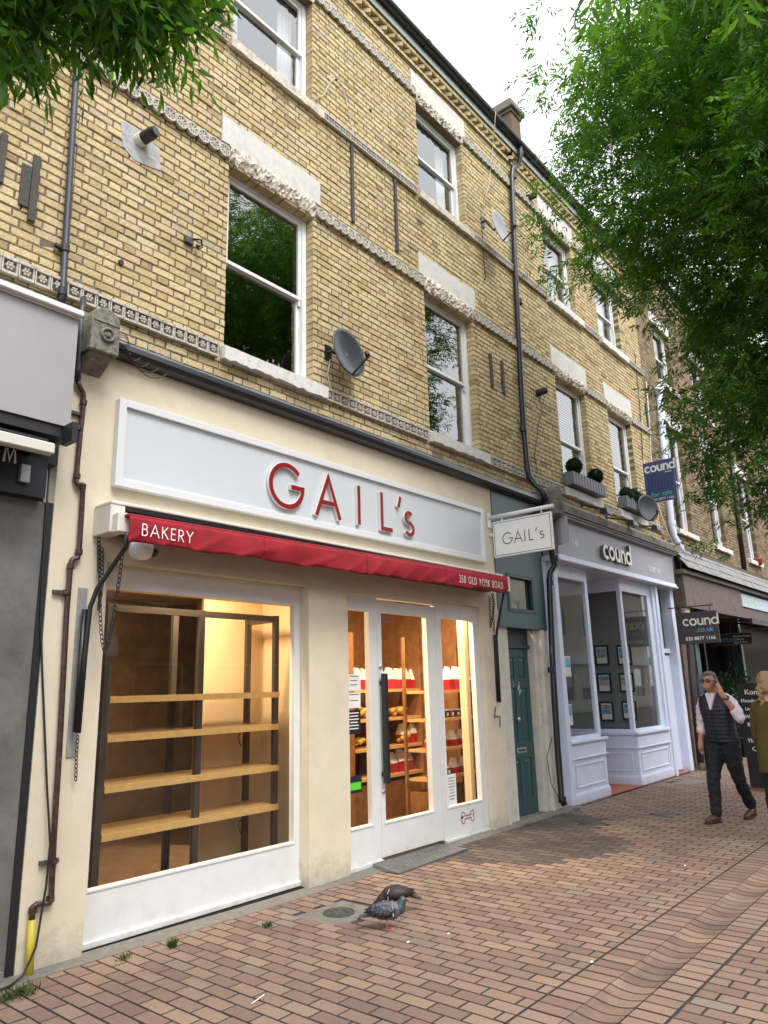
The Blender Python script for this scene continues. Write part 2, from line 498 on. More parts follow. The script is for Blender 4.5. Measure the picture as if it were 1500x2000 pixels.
class MB:
    def __init__(s):
        s.v = []
        s.f = []
        s.m = []
        s.cm = 0
    def add(s, vs_, fs_):
        n = len(s.v)
        s.v.extend([tuple(p) for p in vs_])
        for f in fs_:
            s.f.append(tuple(i + n for i in f))
            s.m.append(s.cm)
        return s
    def box(s, x0, x1, y0, y1, z0, z1):
        s.add([(x0, y0, z0), (x1, y0, z0), (x1, y1, z0), (x0, y1, z0), (x0, y0, z1), (x1, y0, z1), (x1, y1, z1), (x0, y1, z1)],
              [(0, 3, 2, 1), (4, 5, 6, 7), (0, 1, 5, 4), (1, 2, 6, 5), (2, 3, 7, 6), (3, 0, 4, 7)])
        return s
    def hexa(s, p):
        """eight points, bottom ring then top ring"""
        return s.add(p, [(0, 3, 2, 1), (4, 5, 6, 7), (0, 1, 5, 4), (1, 2, 6, 5), (2, 3, 7, 6), (3, 0, 4, 7)])
    def quad(s, a, b, c, d):
        return s.add([a, b, c, d], [(0, 1, 2, 3)])
    def prism(s, poly, axis, a, b):
        """poly: 2-D points; axis 0/1/2 is the direction it is drawn out along from a to b"""
        n = len(poly)
        def mk(p, t):
            if axis == 0: return (t, p[0], p[1])
            if axis == 1: return (p[0], t, p[1])
            return (p[0], p[1], t)
        vs_ = [mk(p, a) for p in poly] + [mk(p, b) for p in poly]
        fs_ = [tuple(range(n))[::-1], tuple(range(n, 2 * n))]
        for i in range(n):
            j = (i + 1) % n
            fs_.append((i, j, n + j, n + i))
        return s.add(vs_, fs_)
    def tube(s, pts, r, n=8, cap=True):
        pts = [Vector(p) for p in pts]
        rs = r if isinstance(r, (list, tuple)) else [r] * len(pts)
        rings = []
        up = None
        for i, p in enumerate(pts):
            if i == 0: t = pts[1] - p
            elif i == len(pts) - 1: t = p - pts[i - 1]
            else: t = (pts[i + 1] - p).normalized() + (p - pts[i - 1]).normalized()
            t.normalize()
            if up is None:
                up = Vector((0, 0, 1)) if abs(t.z) < 0.9 else Vector((1, 0, 0))
            a = t.cross(up)
            if a.length < 1e-5:
                a = t.cross(Vector((0, 1, 0)))
            a.normalize()
            b = a.cross(t).normalized()
            up = b
            rings.append([p + (a * math.cos(k * 2 * math.pi / n) + b * math.sin(k * 2 * math.pi / n)) * rs[i] for k in range(n)])
        vs_ = [q for rg in rings for q in rg]
        fs_ = []
        for i in range(len(rings) - 1):
            for k in range(n):
                k2 = (k + 1) % n
                fs_.append((i * n + k, i * n + k2, (i + 1) * n + k2, (i + 1) * n + k))
        if cap:
            fs_.append(tuple(range(n))[::-1])
            fs_.append(tuple((len(rings) - 1) * n + k for k in range(n)))
        return s.add(vs_, fs_)
    def lathe(s, prof, n=20, c=(0, 0, 0), axis='z', cap=True):
        vs_ = []
        for (r, h) in prof:
            for k in range(n):
                a = k * 2 * math.pi / n
                if axis == 'z': vs_.append((c[0] + r * math.cos(a), c[1] + r * math.sin(a), c[2] + h))
                else: vs_.append((c[0] + r * math.cos(a), c[1] + h, c[2] + r * math.sin(a)))
        fs_ = []
        for i in range(len(prof) - 1):
            for k in range(n):
                k2 = (k + 1) % n
                fs_.append((i * n + k, i * n + k2, (i + 1) * n + k2, (i + 1) * n + k))
        if cap:
            fs_.append(tuple(range(n))[::-1])
            fs_.append(tuple((len(prof) - 1) * n + k for k in range(n)))
        return s.add(vs_, fs_)
    def ball(s, c, r, n=12, m=8, sq=(1, 1, 1)):
        vs_ = []
        for i in range(1, m):
            th = math.pi * i / m
            for k in range(n):
                a = 2 * math.pi * k / n
                vs_.append((c[0] + r * sq[0] * math.sin(th) * math.cos(a), c[1] + r * sq[1] * math.sin(th) * math.sin(a), c[2] + r * sq[2] * math.cos(th)))
        top = len(vs_)
        vs_.append((c[0], c[1], c[2] + r * sq[2]))
        vs_.append((c[0], c[1], c[2] - r * sq[2]))
        fs_ = []
        for i in range(m - 2):
            for k in range(n):
                k2 = (k + 1) % n
                fs_.append((i * n + k, (i + 1) * n + k, (i + 1) * n + k2, i * n + k2))
        for k in range(n):
            k2 = (k + 1) % n
            fs_.append((top, k, k2))
            fs_.append((top + 1, (m - 2) * n + k2, (m - 2) * n + k))
        return s.add(vs_, fs_)
    def mesh(s, name, mats, smooth=False):
        me = bpy.data.meshes.new(name)
        me.from_pydata(s.v, [], s.f)
        for m_ in (mats if isinstance(mats, (list, tuple)) else [mats]):
            me.materials.append(M(m_) if isinstance(m_, str) else m_)
        if len(me.materials) > 1:
            me.polygons.foreach_set('material_index', s.m)
        bm_ = bmesh.new()
        bm_.from_mesh(me)
        bmesh.ops.recalc_face_normals(bm_, faces=bm_.faces)
        bm_.to_mesh(me)
        bm_.free()
        if smooth:
            me.polygons.foreach_set('use_smooth', [True] * len(me.polygons))
        me.update()
        return me
    def build(s, name, mats, parent=None, smooth=False, bevel=0.0, seg=1):
        o = bpy.data.objects.new(name, s.mesh(name, mats, smooth))
        COL.objects.link(o)
        if bevel:
            bv = o.modifiers.new('bevel', 'BEVEL')
            bv.width = bevel
            bv.segments = seg
            bv.limit_method = 'ANGLE'
            bv.angle_limit = math.radians(40)
        if smooth == 'auto':
            pass
        return put(o, parent)

def obj(name, me, parent=None):
    o = bpy.data.objects.new(name, me)
    COL.objects.link(o)
    return put(o, parent)

# ------------------------------------------------------------------ lettering from strokes (x right, z up, unit cap height)
def arc(cx, cz, rx, rz, a0, a1, n=16):
    return [(cx + rx * math.cos(math.radians(a0 + (a1 - a0) * i / n)), cz + rz * math.sin(math.radians(a0 + (a1 - a0) * i / n))) for i in range(n + 1)]
STROKES = {
    'G': (0.98, [arc(0.5, 0.5, 0.46, 0.46, 42, 360, 30) + [(0.62, 0.5)]]),
    'A': (0.80, [[(0.02, 0), (0.40, 0.96), (0.78, 0)], [(0.17, 0.34), (0.63, 0.34)]]),
    'I': (0.14, [[(0.07, 0), (0.07, 0.96)]]),
    'L': (0.46, [[(0.06, 0.96), (0.06, 0.04), (0.46, 0.04)]]),
    "'": (0.16, [[(0.12, 0.98), (0.03, 0.70)]]),
    's': (0.40, [arc(0.20, 0.475, 0.145, 0.135, 40, 270, 14) + arc(0.20, 0.185, 0.165, 0.155, 90, -150, 14)]),
    'B': (0.54, [[(0.06, 0), (0.06, 0.96)], [(0.06, 0.92)] + arc(0.26, 0.72, 0.19, 0.20, 90, -90, 10) + [(0.06, 0.52)], [(0.06, 0.52)] + arc(0.28, 0.28, 0.22, 0.24, 90, -90, 10) + [(0.06, 0.04)]]),
    'K': (0.60, [[(0.06, 0), (0.06, 0.96)], [(0.54, 0.96), (0.08, 0.45)], [(0.20, 0.55), (0.60, 0)]]),
    'E': (0.48, [[(0.46, 0.92), (0.06, 0.92), (0.06, 0.04), (0.46, 0.04)], [(0.06, 0.5), (0.42, 0.5)]]),
    'R': (0.56, [[(0.06, 0), (0.06, 0.96)], [(0.06, 0.92)] + arc(0.27, 0.69, 0.21, 0.23, 90, -90, 10) + [(0.06, 0.46)], [(0.22, 0.46), (0.54, 0)]]),
    'Y': (0.66, [[(0.02, 0.96), (0.33, 0.48), (0.64, 0.96)], [(0.33, 0.48), (0.33, 0)]]),
    'M': (0.86, [[(0.05, 0), (0.14, 0.96), (0.43, 0.12), (0.72, 0.96), (0.81, 0)]]),
    'O': (1.0, [arc(0.5, 0.48, 0.44, 0.44, 0, 360, 28)]),
    'D': (0.72, [[(0.06, 0.04), (0.06, 0.92), (0.22, 0.92)] + arc(0.24, 0.48, 0.42, 0.44, 90, -90, 14) + [(0.06, 0.04)]]),
    '3': (0.50, [arc(0.23, 0.71, 0.18, 0.21, 150, -90, 12) + arc(0.23, 0.26, 0.22, 0.24, 90, -150, 12)]),
    '5': (0.50, [[(0.44, 0.92), (0.14, 0.92), (0.09, 0.52)] + arc(0.21, 0.30, 0.22, 0.27, 110, -140, 14)]),
    '0': (0.56, [arc(0.27, 0.48, 0.22, 0.45, 0, 360, 24)]),
    'c': (0.60, [arc(0.34, 0.34, 0.27, 0.27, 48, 312, 18)]),
    'o': (0.70, [arc(0.35, 0.34, 0.27, 0.27, 0, 360, 24)]),
    'u': (0.62, [[(0.10, 0.66)] + arc(0.31, 0.30, 0.21, 0.23, 180, 360, 14) + [(0.52, 0.66)], [(0.52, 0.3), (0.52, 0.02)]]),
    'n': (0.62, [[(0.10, 0.0), (0.10, 0.66)], [(0.10, 0.36)] + arc(0.31, 0.38, 0.21, 0.23, 180, 0, 14) + [(0.52, 0.0)]]),
    'd': (0.72, [arc(0.34, 0.34, 0.27, 0.27, 0, 360, 24), [(0.62, 0.02), (0.62, 1.02)]]),
}
def stroke_poly(pts, w):
    """flat ribbon of width w along pts, mitred"""
    n = len(pts)
    closed = math.hypot(pts[0][0] - pts[-1][0], pts[0][1] - pts[-1][1]) < 1e-4
    L, Rr = [], []
    for i in range(n):
        if closed:
            a, b = pts[(i - 1) % (n - 1)], pts[(i + 1) % (n - 1)]
            if i in (0, n - 1):
                a, b = pts[n - 2], pts[1]
        else:
            a, b = pts[max(i - 1, 0)], pts[min(i + 1, n - 1)]
        p = pts[i]
        d1 = Vector((p[0] - a[0], p[1] - a[1]))
        d2 = Vector((b[0] - p[0], b[1] - p[1]))
        if d1.length < 1e-6: d1 = d2.copy()
        if d2.length < 1e-6: d2 = d1.copy()
        d1.normalize(); d2.normalize()
        n1 = Vector((-d1.y, d1.x)); n2 = Vector((-d2.y, d2.x))
        m = n1 + n2
        if m.length < 1e-4: m = n1.copy()
        m.normalize()
        k = w / 2 / max(m.dot(n1), 0.45)
        L.append((p[0] + m.x * k, p[1] + m.y * k))
        Rr.append((p[0] - m.x * k, p[1] - m.y * k))
    return L, Rr

def letter_mb(ch, size, w, depth, sx=1.0, mat_split=False):
    """letter standing in the x-z plane, face at y=0, drawn back to y=depth"""
    mb = MB()
    for k, st in enumerate(STROKES[ch][1]):
        L, Rr = stroke_poly([(p[0] * size * sx, p[1] * size) for p in st], w)
        y0 = 0.0004 * k
        n = len(L)
        vs_ = [(p[0], y0, p[1]) for p in L] + [(p[0], y0, p[1]) for p in Rr] + [(p[0], depth, p[1]) for p in L] + [(p[0], depth, p[1]) for p in Rr]
        base = len(mb.v)
        mb.v.extend(vs_)
        for i in range(n - 1):
            mb.f.append((base + i, base + i + 1, base + n + i + 1, base + n + i)); mb.m.append(0)
            if depth > 0.001:
                mb.f.append((base + i, base + 2 * n + i, base + 2 * n + i + 1, base + i + 1)); mb.m.append(1)
                mb.f.append((base + n + i, base + n + i + 1, base + 3 * n + i + 1, base + 3 * n + i)); mb.m.append(1)
        if depth > 0.001:
            mb.f.append((base, base + n, base + 3 * n, base + 2 * n)); mb.m.append(1)
            e = n - 1
            mb.f.append((base + e, base + 2 * n + e, base + 3 * n + e, base + n + e)); mb.m.append(1)
    return mb

def word(text, size, w, depth, gap, mats, parent, origin, xdir=(1, 0, 0), name='letter', sx=1.0, joined=False, space=0.35):
    """each letter a part; origin is the foot of the first letter, the face looks along -normal (xdir rotated)"""
    xd = Vector(xdir).normalized()
    zd = Vector((0, 0, 1))
    yd = zd.cross(xd)
    mtx = Matrix(((xd.x, yd.x, zd.x, 0), (xd.y, yd.y, zd.y, 0), (xd.z, yd.z, zd.z, 0), (0, 0, 0, 1)))
    x = 0.0
    whole = MB()
    outs = []
    for ch in text:
        if ch == ' ':
            x += space * size
            continue
        adv, _ = STROKES[ch]
        mb = letter_mb(ch, size, w, depth, sx)
        if joined:
            whole.cm = 0
            n = len(whole.v)
            whole.v.extend([(p[0] + x, p[1], p[2]) for p in mb.v])
            whole.f.extend([tuple(i + n for i in f) for f in mb.f])
            whole.m.extend(mb.m)
        else:
            me = mb.mesh(name, mats)
            o = bpy.data.objects.new(name, me)
            COL.objects.link(o)
            o.matrix_world = Matrix.Translation(Vector(origin) + xd * x) @ mtx
            put(o, parent)
            outs.append(o)
        x += adv * size * sx + gap
    if joined:
        me = whole.mesh(name, mats)
        o = bpy.data.objects.new(name, me)
        COL.objects.link(o)
        o.matrix_world = Matrix.Translation(Vector(origin)) @ mtx
        put(o, parent)
        outs.append(o)
    return outs, x

def text(body, size, material, parent, origin, xdir=(1, 0, 0), name='lettering', sx=1.0, bold=0.0, align='LEFT', slant=None):
    cu = bpy.data.curves.new(name, 'FONT')
    cu.body = body
    cu.size = size
    cu.align_x = align
    cu.offset = bold
    cu.resolution_u = 3
    cu.extrude = 0.0006
    tmp = bpy.data.objects.new(name, cu)
    COL.objects.link(tmp)
    dg = bpy.context.evaluated_depsgraph_get()
    me = bpy.data.meshes.new_from_object(tmp.evaluated_get(dg))
    bpy.data.objects.remove(tmp)
    me.name = name
    me.materials.clear()
    me.materials.append(M(material))
    xd = Vector(xdir).normalized()
    zd = Vector((0, 0, 1)) if slant is None else Vector(slant).normalized()
    nd = xd.cross(zd)
    mtx = Matrix(((xd.x * sx, zd.x, nd.x, 0), (xd.y * sx, zd.y, nd.y, 0), (xd.z * sx, zd.z, nd.z, 0), (0, 0, 0, 1)))
    o = bpy.data.objects.new(name, me)
    COL.objects.link(o)
    o.matrix_world = Matrix.Translation(Vector(origin)) @ mtx
    return put(o, parent)

def PX(u, v, X):
    """the point on the plane X = const (across the street front) seen at photo pixel u, v"""
    d = ray(u, v)
    t = X / d[0]
    return Vector((X, d[1] * t, d[2] * t + H))

def in_frame(p, margin=0):
    d = AX.T @ np.array([p[0], p[1], p[2] - H])
    if d[2] <= 0.1: return None
    u, v = 750 + FPX * d[0] / d[2], 1000 + FPX * d[1] / d[2]
    if -margin < u < 1500 + margin and -margin < v < 2000 + margin:
        return u, v, d[2]
    return None

# ================================================================== THE GROUND
def sheet(name, x0, x1, y0, y1, z, material, kind='structure', nx=1, ny=1, fn=None):
    mb = MB()
    for i in range(nx + 1):
        for j in range(ny + 1):
            x = x0 + (x1 - x0) * i / nx
            y = y0 + (y1 - y0) * j / ny
            mb.v.append((x, y, z + (fn(x, y) if fn else 0)))
    for i in range(nx):
        for j in range(ny):
            a = i * (ny + 1) + j
            mb.f.append((a, a + ny + 1, a + ny + 2, a + 1)); mb.m.append(0)
    return tag(mb.build(name, material), kind=kind)

ground = sheet('ground', -300, 400, -300, 300, -0.16, 'asphalt')
pavement = sheet('pavement', -6, 60, 2.045, 4.965, -0.0085, 'joint_sand', nx=132, ny=16, fn=lambda x, y: gz(x, y))
roadway = sheet('roadway', -6, 60, -7.5, 1.811, -0.0085, 'joint_sand')
tag(pavement, 'brick-paved pedestrian street in red-brown clay pavers', None)

PL, PW = 0.2225, 0.111                       # paver length (towards the shops) and width with joints
def dark_patch(x, y):
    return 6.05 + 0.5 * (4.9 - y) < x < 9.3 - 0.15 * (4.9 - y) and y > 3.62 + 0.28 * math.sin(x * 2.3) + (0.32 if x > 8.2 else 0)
COVERS = []                                  # rectangles kept free of pavers
cov = G(662, 1777)
COVERS.append((cov.x - 0.27, cov.x + 0.27, cov.y - 0.225, cov.y + 0.225))
for (u, v, a, b) in ((1158, 1612, 0.16, 0.11), (1296, 1592, 0.2, 0.13), (1350, 1527, 0.35, 0.22)):
    c = G(u, v)
    COVERS.append((c.x - a, c.x + a, c.y - b, c.y + b))

def paver_list():
    out = []
    nx = int((24 - 1.2) / PW)
    for i in range(nx):
        xc = 1.2 + (i + 0.5) * PW
        off = (PL / 2 if i % 2 else 0) + R_.uniform(-0.008, 0.008)
        for (ya, yb) in ((2.262, 4.90), (-3.2, 1.622)):
            if ya < 0 and xc > 12: ya = -0.8
            y = yb + off - PL
            while y + PL > ya + 0.03:
                y0, y1 = max(y, ya), min(y + PL, yb)
                if y1 - y0 > 0.045:
                    out.append((xc, (y0 + y1) / 2, PW - 0.009, y1 - y0 - 0.009, 0))
                y -= PL
        for (ya, yb) in ((2.043, 2.258), (1.627, 1.812)):
            out.append((xc, (ya + yb) / 2, PW - 0.011, yb - ya - 0.006, 1))
    return [p for p in out if not any(c[0] < p[0] < c[1] and c[2] < p[1] < c[3] for c in COVERS)]

PAVERS = paver_list()
def brick_arrays(items):
    """items: list of (cx, cy, cz, hx, hy, hz, axis, cham): chamfered slabs; axis 'z' face up, 'y' face towards -Y"""
    V, F = [], []
    for (cx, cy, cz, hx, hy, hz, axis, ch) in items:
        n = len(V)
        if axis == 'z':
            t, b = cz + hz, cz - hz
            for (dx, dy, z) in ((hx - ch, hy - ch, t), (hx, hy, t - ch), (hx, hy, b)):
                V += [(cx - dx, cy - dy, z), (cx + dx, cy - dy, z), (cx + dx, cy + dy, z), (cx - dx, cy + dy, z)]
        else:
            t, b = cy - hy, cy + hy
            for (dx, dz, y) in ((hx - ch, hz - ch, t), (hx, hz, t + ch), (hx, hz, b)):
                V += [(cx - dx, y, cz - dz), (cx + dx, y, cz - dz), (cx + dx, y, cz + dz), (cx - dx, y, cz + dz)]
        F.append((n, n + 1, n + 2, n + 3))
        for k in (0, 4):
            for j in range(4):
                j2 = (j + 1) % 4
                F.append((n + k + j, n + k + 4 + j, n + k + 4 + j2, n + k + j2))
    return V, F

def pieces_mesh(name, items, tints, material, sides=None):
    V, F = brick_arrays(items)
    me = bpy.data.meshes.new(name)
    me.from_pydata(V, [], F)
    at = me.attributes.new('tint', 'FLOAT', 'FACE')
    at.data.foreach_set('value', np.repeat(np.array(tints, dtype=np.float32), 9))
    me.materials.append(M(material))
    if sides:                                # dirt-filled flanks down in the joints
        me.materials.append(M(sides))
        me.polygons.foreach_set('material_index', np.tile(np.array([0] + [1] * 8, dtype=np.int32), len(items)))
    me.update()
    return me

def near_key(p):
    f = in_frame((p[0], p[1], 0.0), -20)
    return f[2] if f and p[3] > 0.19 else 1e9
order = sorted(range(len(PAVERS)), key=lambda i: near_key(PAVERS[i]) + (1e3 if PAVERS[i][4] else 0) + (1e3 if dark_patch(PAVERS[i][0], PAVERS[i][1]) else 0))
single = set(order[:280])
paver_me = pieces_mesh('paver', [(0, 0, -0.025, (PW - 0.012) / 2, (PL - 0.010) / 2, 0.025, 'z', 0.003)], [0.5], 'clay_paver', 'joint_sand')
runs = {('clay_paver_run', True): [[], []], ('clay_paver_run', False): [[], []], ('dark_paver_run', True): [[], []]}
for i, (x, y, w_, l_, kind) in enumerate(PAVERS):
    z = gz(x, y) + R_.gauss(0, 0.00035)
    if i in single:
        o = bpy.data.objects.new('paver', paver_me)
        o.location = (x, y, z)
        o.scale = (w_ / (PW - 0.012), l_ / (PL - 0.010), 1)
        o.rotation_euler = (R_.gauss(0, 0.001), R_.gauss(0, 0.002), R_.gauss(0, 0.005))
        COL.objects.link(o)
        o.parent = pavement if y > 1.9 else roadway
    else:
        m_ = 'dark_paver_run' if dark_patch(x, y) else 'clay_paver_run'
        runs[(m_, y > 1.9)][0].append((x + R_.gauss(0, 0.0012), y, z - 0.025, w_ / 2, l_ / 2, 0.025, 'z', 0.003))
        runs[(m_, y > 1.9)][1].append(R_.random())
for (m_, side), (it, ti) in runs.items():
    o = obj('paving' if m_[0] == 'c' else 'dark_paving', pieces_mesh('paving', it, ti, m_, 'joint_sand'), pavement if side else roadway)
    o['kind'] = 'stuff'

# dished brick channel
drain = MB()
for i in range(2):
    pass
n_d = int((24 - 1.2) / 0.111)
def dish_brick(x):
    mb = MB()
    ys = [1.813 + 0.23 * k / 6 for k in range(7)]
    w2 = 0.052
    prof = [(y, -0.019 * (1 - ((y - 1.928) / 0.115) ** 2)) for y in ys]
    for (y, z) in prof:
        mb.v += [(x - w2, y, z - 0.006), (x - w2 + 0.004, y, z), (x + w2 - 0.004, y, z), (x + w2, y, z - 0.006)]
    for k in range(6):
        for j in range(3):
            a = k * 4 + j
            mb.f.append((a, a + 1, a + 5, a + 4)); mb.m.append(0 if j == 1 else 1)
    for k in range(6):
        a = k * 4
        b0 = len(mb.v)
        mb.v += [(x - w2, prof[k][0], -0.07), (x - w2, prof[k + 1][0], -0.07), (x + w2, prof[k][0], -0.07), (x + w2, prof[k + 1][0], -0.07)]
        mb.f.append((a, a + 4, b0 + 1, b0)); mb.m.append(1)
        mb.f.append((a + 3, b0 + 2, b0 + 3, a + 7)); mb.m.append(1)
    return mb
dish_me = dish_brick(0).mesh('drain_brick', ['drain_clay', 'joint_sand'])
chm = MB()
for k in range(7):
    y = 1.806 + 0.244 * k / 6
    chm.v += [(1.2, y, -0.0065 - 0.019 * max(0.0, 1 - ((y - 1.928) / 0.115) ** 2)), (24, y, -0.0065 - 0.019 * max(0.0, 1 - ((y - 1.928) / 0.115) ** 2))]
for k in range(6):
    chm.f.append((2 * k, 2 * k + 1, 2 * k + 3, 2 * k + 2)); chm.m.append(0)
channel = tag(chm.build('drain_channel', 'joint_sand'), kind='structure')
for i in range(n_d):
    o = bpy.data.objects.new('drain_brick', dish_me)
    o.location = (1.2 + 0.111 * (i + 0.5), 0, R_.gauss(0, 0.0005))
    COL.objects.link(o)
    o.parent = channel

# concrete strip where paving meets the shops
kerb = MB()
for (xa, xb) in ((1.0, 2.3), (2.3, 4.8), (4.8, 5.3), (5.3, 7.8), (7.8, 9.9)):
    n_ = 6
    for k in range(n_):
        a = xa + (xb - xa) * k / n_; b = xa + (xb - xa) * (k + 1) / n_
        kerb.hexa([(a, 4.86, gz(a, 4.86) - 0.05), (b, 4.86, gz(b, 4.86) - 0.05), (b, 5.02, gz(b, 5) - 0.05), (a, 5.02, gz(a, 5) - 0.05),
                   (a, 4.86, gz(a, 4.86) + 0.004), (b, 4.86, gz(b, 4.86) + 0.004), (b, 5.02, gz(b, 5) + 0.018), (a, 5.02, gz(a, 5) + 0.018)])
tag(kerb.build('concrete_edge', 'concrete'), kind='structure')

# ================================================================== BRICK WALLS
B = 5.12                                     # face of the upper brick walls
def lay(x0, x1, z0, z1, holes, phase=0.0):
    out = []
    k0, k1 = int(math.ceil(z0 / 0.075 - 0.2)), int(math.floor(z1 / 0.075 + 0.2))
    for k in range(k0, k1):
        za, zb = k * 0.075 + 0.005, (k + 1) * 0.075 - 0.005
        zc = (za + zb) / 2
        cuts = [(h[0], h[1]) for h in holes if h[2] < zc < h[3]]
        s = math.floor(x0 / 0.3375) * 0.3375 - 0.3375 + (0.16875 if k % 2 else 0) + phase
        while s < x1:
            for (a, b, kd) in ((s, s + 0.214, 'S'), (s + 0.2265, s + 0.3265, 'H')):
                segs = [(max(a, x0), min(b, x1))]
                for (c, d) in cuts:
                    ns = []
                    for (p, q) in segs:
                        if d <= p or c >= q: ns.append((p, q))
                        else:
                            if p < c: ns.append((p, c))
                            if q > d: ns.append((d, q))
                    segs = ns
                for (p, q) in segs:
                    if q - p > 0.028:
                        out.append((p, q, za, zb, kd if abs((q - p) - (b - a)) < 1e-4 else 'C'))
            s += 0.3375
    return out

def slab(x0, x1, z0, z1, holes, ya, yb, e=0.004):
    mb = MB()
    hs = [(h[0] - e, h[1] + e, h[2] - e, h[3] + e) for h in holes]
    xs = sorted({x0, x1} | {min(max(v, x0), x1) for h in hs for v in h[:2]})
    zs = sorted({z0, z1} | {min(max(v, z0), z1) for h in hs for v in h[2:]})
    for i in range(len(xs) - 1):
        j = 0
        while j < len(zs) - 1:
            xc = (xs[i] + xs[i + 1]) / 2
            def inside(j): 
                zc = (zs[j] + zs[j + 1]) / 2
                return any(h[0] < xc < h[1] and h[2] < zc < h[3] for h in hs)
            if inside(j):
                j += 1
                continue
            k = j
            while k + 1 < len(zs) - 1 and not inside(k + 1): k += 1
            mb.box(xs[i], xs[i + 1], ya, yb, zs[j], zs[k + 1])
            j = k + 1
    return mb

BRICK_S = pieces_mesh('brick', [(0, 0.055, 0, 0.107, 0.055, 0.0325, 'y', 0.006)], [0.5], 'stock_brick')
BRICK_H = pieces_mesh('brick', [(0, 0.055, 0, 0.050, 0.055, 0.0325, 'y', 0.006)], [0.5], 'stock_brick')

def brick_wall(building, x0, x1, z0, z1, holes, y=B, n_single=0, brown=False, only=None):
    wall = slab(x0, x1, z0, z1, holes, y + 0.008, y + 0.34).build('wall', 'brown_mortar' if brown else 'mortar', building)
    items = lay(x0, x1, z0, z1, holes)
    def key(i):
        p = items[i]
        if p[4] == 'C': return 1e9
        c = ((p[0] + p[1]) / 2, y, (p[2] + p[3]) / 2)
        f = in_frame(c, -8)
        if f is None or (f[0] < 450 and f[1] < 170) or (only and not only(f)): return 1e9
        return f[2] + (0.35 if p[4] == 'H' else 0)
    ks = sorted(range(len(items)), key=key)
    sing = {i for i in ks[:n_single] if key(i) < 1e8}
    it, ti = [], []
    for i, (a, b, c, d, kd) in enumerate(items):
        yo = R_.gauss(0, 0.0026)
        if i in sing:
            o = bpy.data.objects.new('brick', BRICK_S if kd == 'S' else BRICK_H)
            o.location = ((a + b) / 2 + R_.gauss(0, 0.001), y + yo, (c + d) / 2 + R_.gauss(0, 0.0012))
            o.rotation_euler = (R_.gauss(0, 0.008), R_.gauss(0, 0.009), R_.gauss(0, 0.008))
            o.scale = (R_.uniform(0.965, 1.01), 1, R_.uniform(0.94, 1.03))
            COL.objects.link(o)
            o.parent = wall
            o.matrix_parent_inverse = building.matrix_basis.inverted() if False else Matrix()
        else:
            it.append(((a + b) / 2 + R_.gauss(0, 0.0008), y + 0.055 + yo, (c + d) / 2 + R_.gauss(0, 0.001), (b - a) / 2 * R_.uniform(0.965, 1.01), 0.055, (d - c) / 2 * R_.uniform(0.94, 1.03), 'y', 0.006))
            ti.append(R_.random())
    o = obj('brickwork', pieces_mesh('brickwork', it, ti, 'brown_brick_run' if brown else 'stock_brick_run'), wall)
    o['kind'] = 'stuff'
    return wall

# ------------------------------------------------------------------ sash windows, lintels, sills, bands
def ring_frame(x0, x1, z0, z1, w, y0, y1, wb=None, wt=None):
    wb = w if wb is None else wb
    wt = w if wt is None else wt
    mb = MB()
    mb.box(x0, x0 + w, y0, y1, z0, z1)
    mb.box(x1 - w, x1, y0, y1, z0, z1)
    mb.box(x0 + w, x1 - w, y0 + 0.001, y1 - 0.001, z1 - wt, z1)
    mb.box(x0 + w, x1 - w, y0 + 0.001, y1 - 0.001, z0, z0 + wb)
    return mb

